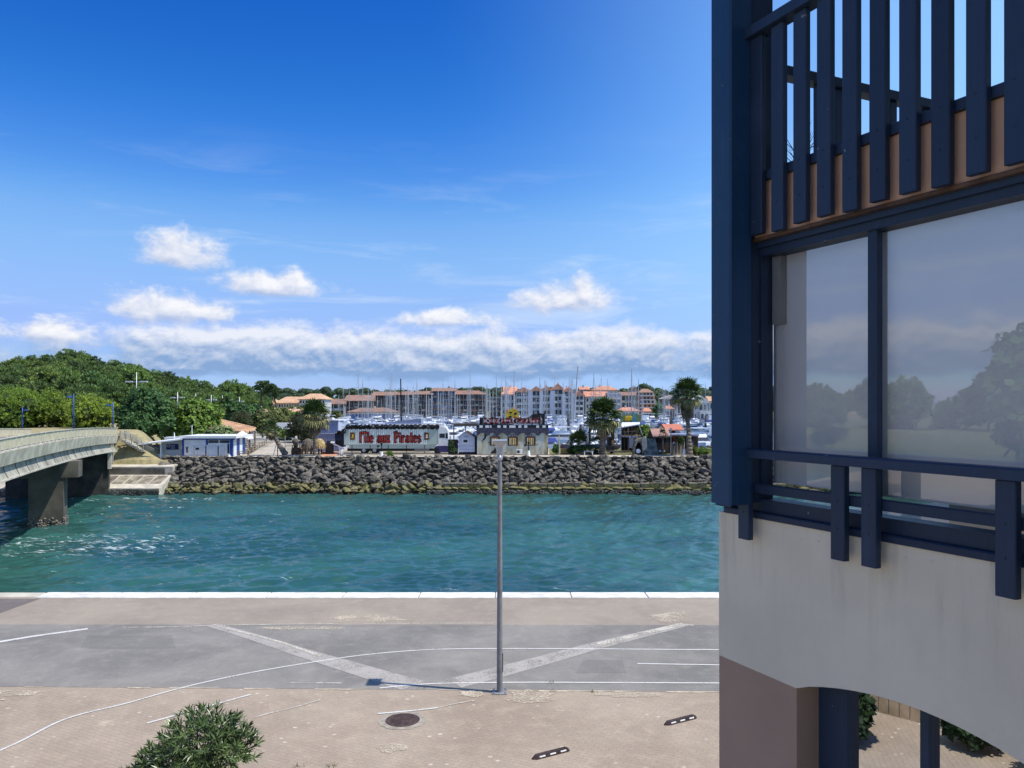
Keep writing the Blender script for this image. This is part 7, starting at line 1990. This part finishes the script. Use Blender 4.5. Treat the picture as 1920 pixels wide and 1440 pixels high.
t2 = ['L', ' ', 'I', 'L', 'E', ' ', 'A', 'U', 'X', ' ', 'p', 'I', 'R', 'A', 'T', 'E', 'S']
t2 = ['L', "'", 'I', 'L', 'E', ' ', 'A', 'U', 'X', ' ', 'p', 'I', 'R', 'A', 'T', 'E', 'S']
m_pinkw = mat('letter_edge_white', (.85, .74, .70), .6, .05, 3)
lettering(t2, PX(908.5, Y), PX(1015, Y), PZ(793.6, Y), 8.4 / F * Y, Y + .285, .36, .02, 'letter_outline', m_pinkw, sg)
lettering(t2, PX(908.5, Y), PX(1015, Y), PZ(793.6, Y), 8.4 / F * Y, Y + .265, .11, .02, 'letter', m_red, sg)
for a, b_ in ((963, 972), (973, 981), (982, 996), (999, 1010)): part('white_strip', MB().box(PX(a, Y), PX(b_, Y), Y + .27, Y + .298, PZ(796.4, Y), PZ(794.4, Y)), m_white, sg, world=True)
fl = thing('flame_emblem', 'yellow cut out flame emblem with dark eye holes standing on the roof sign', 'emblem', P(960, 785, Y))
fp = [(948, 784.5), (949, 779), (945, 771), (950, 775), (948.5, 767), (954, 772), (956, 765.5), (959, 768), (961, 762.5), (964, 768), (967, 765), (968, 770), (972, 768), (970.5, 774), (974, 773), (972, 779), (974.5, 784.5)]
part('flame', MB().xzprism([(PX(a, Y), PZ(b_, Y)) for a, b_ in fp], Y + .44, Y + .5), m_yel, fl, world=True)
for x, y, rx, rz_ in ((957.5, 773.5, .28, .14), (967, 775.5, .30, .16), (957, 781.5, .24, .18)): part('dark_patch', MB().blob(P(x, y, Y + .43), (rx, .03, rz_), int(x), 1, .2), m_dark, fl, world=True)
for x, y, rx, rz_ in ((966, 782, .30, .16), (965, 768.5, .16, .1), (951, 770, .14, .2)): part('red_patch', MB().blob(P(x, y, Y + .43), (rx, .03, rz_), int(x), 1, .2), mat('flame_orange', (.60, .13, .02), .6, .2, 3), fl, world=True)

# ---- right of the pirate house
dp = tag(link('downpipe', MB().tube(P(1026.5, 853, Y - .1), P(1026.5, 838, Y - .1), .06, n=6).mesh('post', m_tb)), 'short brown post at the right corner of the pirate house', 'post')
tag(link('signal_post', MB().tube(P(1048.5, 853, 113.5), P(1048.5, 816, 113.5), .07, n=6).beam(P(1046, 822.5, 113.5), P(1053, 822.5, 113.5), .05, .05).mesh('post', m_conc_l)), 'pale cross topped post left of the red fence', 'post')
rf = thing('red_fence', 'dark red picket fence half hidden by shrubs', 'fence', P(1060, 853, 115))
for i in range(12): part('picket', MB().beam(P(1052 + i * 1.9, 852, 115), P(1052 + i * 1.9, 832, 115), .11, .05), mat('dark_red_paint', (.16, .02, .02), .7, .2, 2) if i < 5 else m_tb, rf, world=True)
for py in (836, 846): part('rail', MB().beam(P(1051, py, 115.1), P(1074, py, 115.1), .08, .08), m_tb, rf, world=True)
df = thing('dark_fence', 'dark picket fence in front of white boats between the palms', 'fence', P(1110, 852, 116.5))
for i in range(13): part('picket', MB().beam(P(1094 + i * 2.7, 851, 116.5), P(1094 + i * 2.7, 833, 116.5), .09, .06), m_black, df, world=True)
for py in (834, 838.5, 846): part('rail', MB().beam(P(1092, py, 116.6), P(1128, py, 116.6), .12, .12), m_black, df, world=True)
lp = tag(link('lamp_standard', MB().tube(P(1105, 854, 114), P(1105, 804, 114), .12, .09, 8).mesh('pole', m_black)), 'plain black lamp standard beside the low palm', 'street lamp')
b2 = thing('bench', 'dark slatted bench on white legs in the palm shade', 'bench', P(1104, 853, 112))
part('seat', MB().box(PX(1095, 112), PX(1113, 112), 112, 112.5, PZ(847, 112), PZ(845.5, 112)), m_slate, b2, world=True)
for px in (1096, 1111): part('leg', MB().beam(P(px, 854, 112), P(px, 846.5, 112), .12, .12), m_kw, b2, world=True)
t_ = rail_fence([P(1136, 853, 112.6), P(1158, 853, 112.6), P(1182, 853, 112.6)], 'low timber rail right of the thick trunked palm', .60, m_wood, 'low_rail', 3, 1)
tag(link('tarpaulin_wagon', pbox(MB(), 1137, 1151, 836.5, 847, 114, 1.2).mesh('wagon', m_black)), 'small black wagon with pale top beside the thick palm', 'wagon')
sl = thing('slide_frame', 'slanting white slide chute leaning on a dark trunk right of the thick palm', 'slide', P(1153, 850, 116))
part('chute', MB().beam(P(1149, 802, 116), P(1158, 835, 116), .55, .15), m_kw, sl, world=True); part('trunk', MB().path([P(1148, 850, 116), P(1149, 825, 116), P(1147.5, 800, 116)], [.32, .25, .22], 8), m_tb, sl, True, world=True)
part('frame', pbox(MB(), 1138, 1152, 819, 836, 117, .1), m_smoke, sl, world=True)
part('base', MB().blob(P(1155, 838, 115.6), (.6, .5, .5), 3, 1, .3), m_dark, sl, world=True)
# slanting-roofed cabin
Yc = 118
cbn = thing('stilt_cabin', 'dark open cabin with white slanting awning on a raised deck', 'cabin', P(1183, 852, Yc))
part('roof', slab4(P(1164, 801, Yc), P(1200, 795, Yc), P(1200, 791.5, Yc + 4), P(1166, 792, Yc + 4), .12), m_kw, cbn, world=True)
part('back_wall', pbox(MB(), 1167, 1198, 797, 816, Yc + 3, .2), m_dark, cbn, world=True)
for px in (1165, 1171, 1178, 1185, 1191, 1197): part('post', MB().beam(P(px, 850, Yc + .1), P(px, 799, Yc + .1), .12, .12), m_wood if px in (1165, 1178) else m_tb, cbn, world=True)
part('deck', pbox(MB(), 1163, 1203, 816.5, 818.5, Yc - .3, 3.5), m_wood, cbn, world=True)
part('railing', MB().beam(P(1168, 810, Yc), P(1198, 808, Yc), .08, .08).beam(P(1170, 816, Yc), P(1178, 806, Yc), .06, .06).beam(P(1182, 816, Yc), P(1190, 806, Yc), .06, .06).beam(P(1190, 816, Yc), P(1198, 808, Yc), .06, .06), m_wood, cbn, world=True)
part('panel', pbox(MB(), 1180, 1188, 820, 840, Yc - .1, .1), m_slate_l, cbn, world=True); part('panel', pbox(MB(), 1188.3, 1196, 820, 832, Yc - .1, .1), mat('terracotta_panel', (.42, .20, .12), .8, .1, 1), cbn, world=True)
part('under_wall', pbox(MB(), 1165, 1200, 820, 851, Yc + 2.5, .2), m_dark, cbn, world=True)
part('side_rope', MB().beam(P(1198, 797, Yc), P(1205, 816, Yc), .22, .08), m_kw, cbn, world=True)
# mural panel
mu = thing('painted_panel', 'colourful painted panel in green yellow and blue behind the slanting cabin', 'panel', P(1182, 795, 124))
part('board', MB().xzprism([(PX(1163, 124), PZ(793, 124)), (PX(1202, 124), PZ(793, 124)), (PX(1202, 124), PZ(778, 124)), (PX(1192, 124), PZ(776, 124)), (PX(1187, 124), PZ(770.5, 124)), (PX(1183, 124), PZ(777, 124)), (PX(1163, 124), PZ(778, 124))], 124, 124.2), mat('mural_green', (.10, .22, .10), .7, .5, .8, col2=(.30, .34, .16)), mu, world=True)
part('patch', MB().blob(P(1180, 785, 123.98), (.9, .04, .45), 1, 2, .2), m_yel, mu, world=True)
part('patch', MB().xzprism([(PX(1185, 124), PZ(791, 124)), (PX(1195, 124), PZ(791, 124)), (PX(1189, 124), PZ(774, 124)), (PX(1187, 124), PZ(774, 124))], 123.93, 123.99), mat('mural_blue', (.10, .32, .42), .7, .3, .8), mu, world=True)
for px in (1166, 1200): part('post', MB().beam(P(px, 850, 124.3), P(px, 792, 124.3), .2, .2), m_tb, mu, world=True)
# grey mock cave with tail-fin shape
Yk = 112.4
cv = thing('mock_rock_cave', 'grey mock rock cave with arched mouth on the far bank', 'cave', P(1212, 852, Yk))
oa = [(PX(1188, Yk), PZ(852, Yk)), (PX(1188.5, Yk), PZ(838, Yk)), (PX(1192, Yk), PZ(827, Yk)), (PX(1198, Yk), PZ(822, Yk)), (PX(1207, Yk), PZ(821, Yk)), (PX(1210, Yk), PZ(830, Yk)), (PX(1209, Yk), PZ(852, Yk))]
part('arch', MB().xzprism([oa[0], oa[1], oa[2], oa[3], oa[4], oa[5], oa[6], (PX(1204, Yk), PZ(852, Yk)), (PX(1204, Yk), PZ(838, Yk)), (PX(1201, Yk), PZ(829.5, Yk)), (PX(1195, Yk), PZ(829.5, Yk)), (PX(1191.5, Yk), PZ(838, Yk)), (PX(1191.5, Yk), PZ(852, Yk))][::-1], Yk, Yk + 1.5), mat('mock_rock', (.22, .21, .17), .9, .5, 3, .9, 8), cv, world=True)
part('mouth', pbox(MB(), 1190, 1206, 828, 852, Yk + 1.2, .2), m_dark, cv, world=True)
part('rock_body', MB().hexa([P(1208, 853, Yk - .3), P(1235, 852, Yk), P(1235, 852, Yk + 3), P(1208, 853, Yk + 3), P(1206, 823, Yk + .2), P(1229, 822, Yk + .4), P(1229, 822, Yk + 2.6), P(1206, 823, Yk + 2.6)]), mat('mock_slate', (.13, .15, .145), .85, .5, 2.2, .9, 7), cv, world=True)
part('crest', MB().blob(P(1208, 832, Yk - .1), (.35, .3, 1.1), 4, 2, .25), mat('mock_plaster', (.50, .46, .38), .9, .3, 3), cv, world=True)
tag(link('round_float', MB().lathe([(.1, -.12), (.28, -.1), (.32, 0), (.28, .1), (.1, .12)], n=16).mesh('float', m_kw, True), None, P(1197, 846, Yk - .2)), 'white ring float standing in the cave mouth', 'float').rotation_euler = (R(90), 0, 0)
# pink-roofed hut and red-roofed house
ht = thing('pink_roof_hut', 'dark timber hut under a faded pink corrugated roof', 'hut', P(1237, 852, 114))
part('roof', slab4(P(1224, 818.5, 113.4), P(1257, 818.5, 113.4), P(1252, 804, 115.6), P(1218.5, 804, 115.6), .1), mat('faded_pink_sheet', (.58, .36, .29), .7, .12, 2, .3), ht, world=True)
rb = MB()
for i in range(18): rb.beam(P(1224, 818.2, 113.35).lerp(P(1257, 818.2, 113.35), (i + .5) / 18), P(1218.5, 803.7, 115.6).lerp(P(1252, 803.7, 115.6), (i + .5) / 18), .06, .06)
tag(part('corrugation', rb, mat('faded_pink_sheet', (.58, .36, .29)), ht, world=True), kind='stuff')
part('roof', slab4(P(1218.5, 804, 115.6), P(1252, 804, 115.6), P(1257, 820, 118), P(1213, 820, 118), .1), m_tb, ht, world=True)
part('wall', pbox(MB(), 1229, 1254, 818, 830, 114.2, 2.5), m_dark, ht, world=True); part('wall', pbox(MB(), 1230, 1254, 830.4, 848, 114.1, 2.5), m_tb, ht, world=True)
part('gable', MB().add([P(1224, 819, 113.7), P(1214, 820, 117.8), P(1218.5, 805, 115.6)], [(0, 1, 2)]), m_tb, ht, world=True)
for a in (1235.5, 1242.5): part('white_step', pbox(MB(), a, a + 4.5, 844, 847.5, 113.6, .3), m_white, ht, world=True)
rh_ = thing('red_roof_house', 'small white house with bright red tiled roof above the pink hut', 'house', P(1258, 850, 120))
part('wall', pbox(MB(), 1238, 1272, 804, 830, 120.5, 4), m_kw, rh_, world=True)
part('roof', slab4(P(1247, 805.5, 119.8), P(1283, 805.5, 119.8), P(1274, 795, 122.5), P(1238.5, 795, 122.5), .15), mat('bright_red_tile', (.54, .19, .12), .8, .12, 2, .5), rh_, world=True)
part('gable', MB().xzprism([(PX(1231, 120.4), PZ(805, 120.4)), (PX(1247, 120.4), PZ(805, 120.4)), (PX(1239, 120.4), PZ(796, 120.4))], 120.2, 120.35), m_tc, rh_, world=True)
part('verge', MB().beam(P(1231, 805, 120), P(1239, 795.3, 120), .16, .16).beam(P(1239, 795.3, 120), P(1247.5, 806, 119.8), .16, .16), m_tb, rh_, world=True)
part('window', pbox(MB(), 1259, 1266, 808, 815, 120.42, .06), m_dark, rh_, world=True)
gl_ = thing('globe_lamp', 'white globe lamp on a thin pale post before the red roof', 'street lamp', P(1258, 852, 113)); part('pole', MB().tube(P(1258, 852, 113), P(1258, 806, 113), .07, .06, 8), m_conc_l, gl_, world=True); part('globe', MB().blob(P(1258, 804.3, 113), (.20, .20, .16), 1, 2, 0), m_white, gl_, True, world=True)
ds = thing('flat_roof_shed', 'long dark flat roofed shed behind the tall palm trunk', 'shed', P(1284, 850, 116))
part('wall', pbox(MB(), 1258, 1308, 818, 848, 117.5, 3), m_dark, ds, world=True); part('roof', pbox(MB(), 1256, 1311, 814.5, 817.5, 115, 6), m_slate, ds, world=True)
for px in (1260, 1276, 1308): part('post', MB().beam(P(px, 850, 115.4), P(px, 817, 115.4), .14, .14), m_tb, ds, world=True)
part('board', pbox(MB(), 1294, 1300, 829, 848, 115.3, .08), m_slate, ds, world=True)
# red figure, pale sculptures, fence of driftwood
tot = thing('red_totem', 'red painted carved figure in front of the dark shed', 'statue', P(1266, 850, 113))
part('body', MB().lathe([(.30, 0), (.34, .5), (.22, .9), (.30, 1.3), (.16, 1.6)], P(1268, 841, 113), 12), mat('totem_red', (.38, .05, .03), .7, .3, 3), tot, True, world=True); part('head', MB().blob(P(1265.5, 820, 113), (.28, .25, .34), 2, 2, .1), mat('totem_red', (.38, .05, .03)), tot, True, world=True); part('neck', MB().path([P(1267.5, 829, 113), P(1265.5, 822, 113)], [.24, .2], 8), mat('totem_red', (.38, .05, .03)), tot, True, world=True)
for s_ in (-1, 1): part('arm', MB().path([P(1268, 832, 112.8), P(1268 + s_ * 5, 829, 112.8), P(1268 + s_ * 6.5, 834, 112.7)], [.12, .1, .07], 6), m_kw, tot, True, world=True)
dw = thing('driftwood_fence', 'pale driftwood stake fence left of the tall palm', 'fence', P(1270, 852, 112.5)); qq = random.Random(4)
for i in range(13): part('stake', MB().tube(P(1257.5 + i * 2.1, 852, 112.5), P(1257.5 + i * 2.1 + qq.uniform(-.5, .5), 834 + qq.uniform(-7, 3), 112.5), .07, .05, 6), m_wood if i % 3 else m_conc_l, dw, world=True)
palm('tiny fan palm in front of the pink roof hut', [P(1243, 852, 112.2), P(1243, 826, 112.2), P(1243, 817, 112.2)], [.12, .10, .09], 22, .52, 9, 6, yellow=.2)
broad('agave_plant', 'spiky pale agave clump between red totem and tall palm', 1274, 818, 838, 112.7, 14, L_OLIVE, 120, .3, 70, 'tuft', 'plant')
broad('agave_plant', 'dry grassy clump at the foot of the tall palm', 1303, 838, 853, 111.5, 14, L_OLIVE, 120, .3, 71, 'tuft', 'plant')
qq = random.Random(8); mr = m_rock
for i, (px, py, s_) in enumerate(((1309, 843, .5), (1318, 842, .6), (1327, 843, .6), (1334, 846, .5), (1316, 838, .45), (1328, 838, .5))):
    o = link('rock', me_b[i], None, P(px, py, 116)); o.scale = (s_, s_, s_ * .8)
    tag(o, ('dark rock at the left of the low heap behind the green shrub', 'second dark rock of the low heap behind the green shrub', 'third dark rock of the low heap near the frame post', 'last dark rock of the low heap beside the building post', 'dark rock on top of the low heap, left one', 'dark rock on top of the low heap, right one')[i], 'rock', 'rocks of the low heap')
tag(link('boom_float', pbox(MB(), 846, 897, 793.5, 796, 128, 1).box(PX(850, 128), PX(895, 128), 128.1, 128.9, PZ(799, 128), PZ(796.2, 128)).mesh('thatch_awning', m_thatch_d)), 'flat straw awning behind the white hut', 'awning')
for i, px in enumerate((851, 873, 894)): tag(link('awning_post', MB().tube(P(px, 850, 128.4), P(px, 799, 128.4), .08, n=6).mesh('post', m_tb)), ('left post of the straw awning', 'middle post of the straw awning', 'right post of the straw awning')[i], 'post')
# white masonry verge in front of the sheds: low kerb along the promenade
struct('promenade_kerb', pbox(MB(), 640, 1335, 852.6, 854.2, 112.4, .25), m_conc_d)
struct('green_verge', MB().poly([(PX(1030, 113), 112.7, ZF + .03), (PX(1340, 113), 112.7, ZF + .03), (PX(1340, 130), 129, ZF + .03), (PX(1030, 130), 129, ZF + .03)]), m_grass_g)
# planting along the foot of the building, out of the photo but mirrored in the glazed doors
for i, (x, y, k) in enumerate(((-9.0, 8.6, 190), (-8.2, 8.0, 120), (-9.2, 6.2, 150), (-8.8, 4.7, 230))):
    b_ = broad('hedge_shrub', ('dark clipped shrub of the near planting, closest to the water', 'second dark clipped shrub of the near planting', 'third dark clipped shrub of the near planting', 'last dark clipped shrub of the near planting')[i], 960, 0, 10, 10, k, L_SHADE, 900, .11, 300 + i, 'leaf', 'shrub', zb=PZ(0, 10) - 1.0)
    b_.location = (x, y, 0)
sf_ = thing('timber_screen', 'brown timber board screen behind the near planting', 'fence', (-9.9, 6.6, 0), R(95))
for i in range(40): part('plank', MB().box(-4 + i * .2, -4 + i * .2 + .185, 0, .03, 0, 1.7), m_wood, sf_)
# big spreading trees on the near bank upstream, seen only as a reflection in the veranda window
for i, (x, y, w_, yt) in enumerate(((-43, 6.5, 1500, 12.5), (-52, 1.5, 1500, 13.5))):
    b_ = broad('spreading_tree', ('broad leafy tree on the near bank upstream of the quay', 'second broad leafy tree behind the first one upstream')[i], 960, 0, 10, 10, w_, L_DARK, 5200, .42, 400 + i, 'leaf', zb=PZ(0, 10) - yt, nl=14)
    b_.location = (x, y, 0)
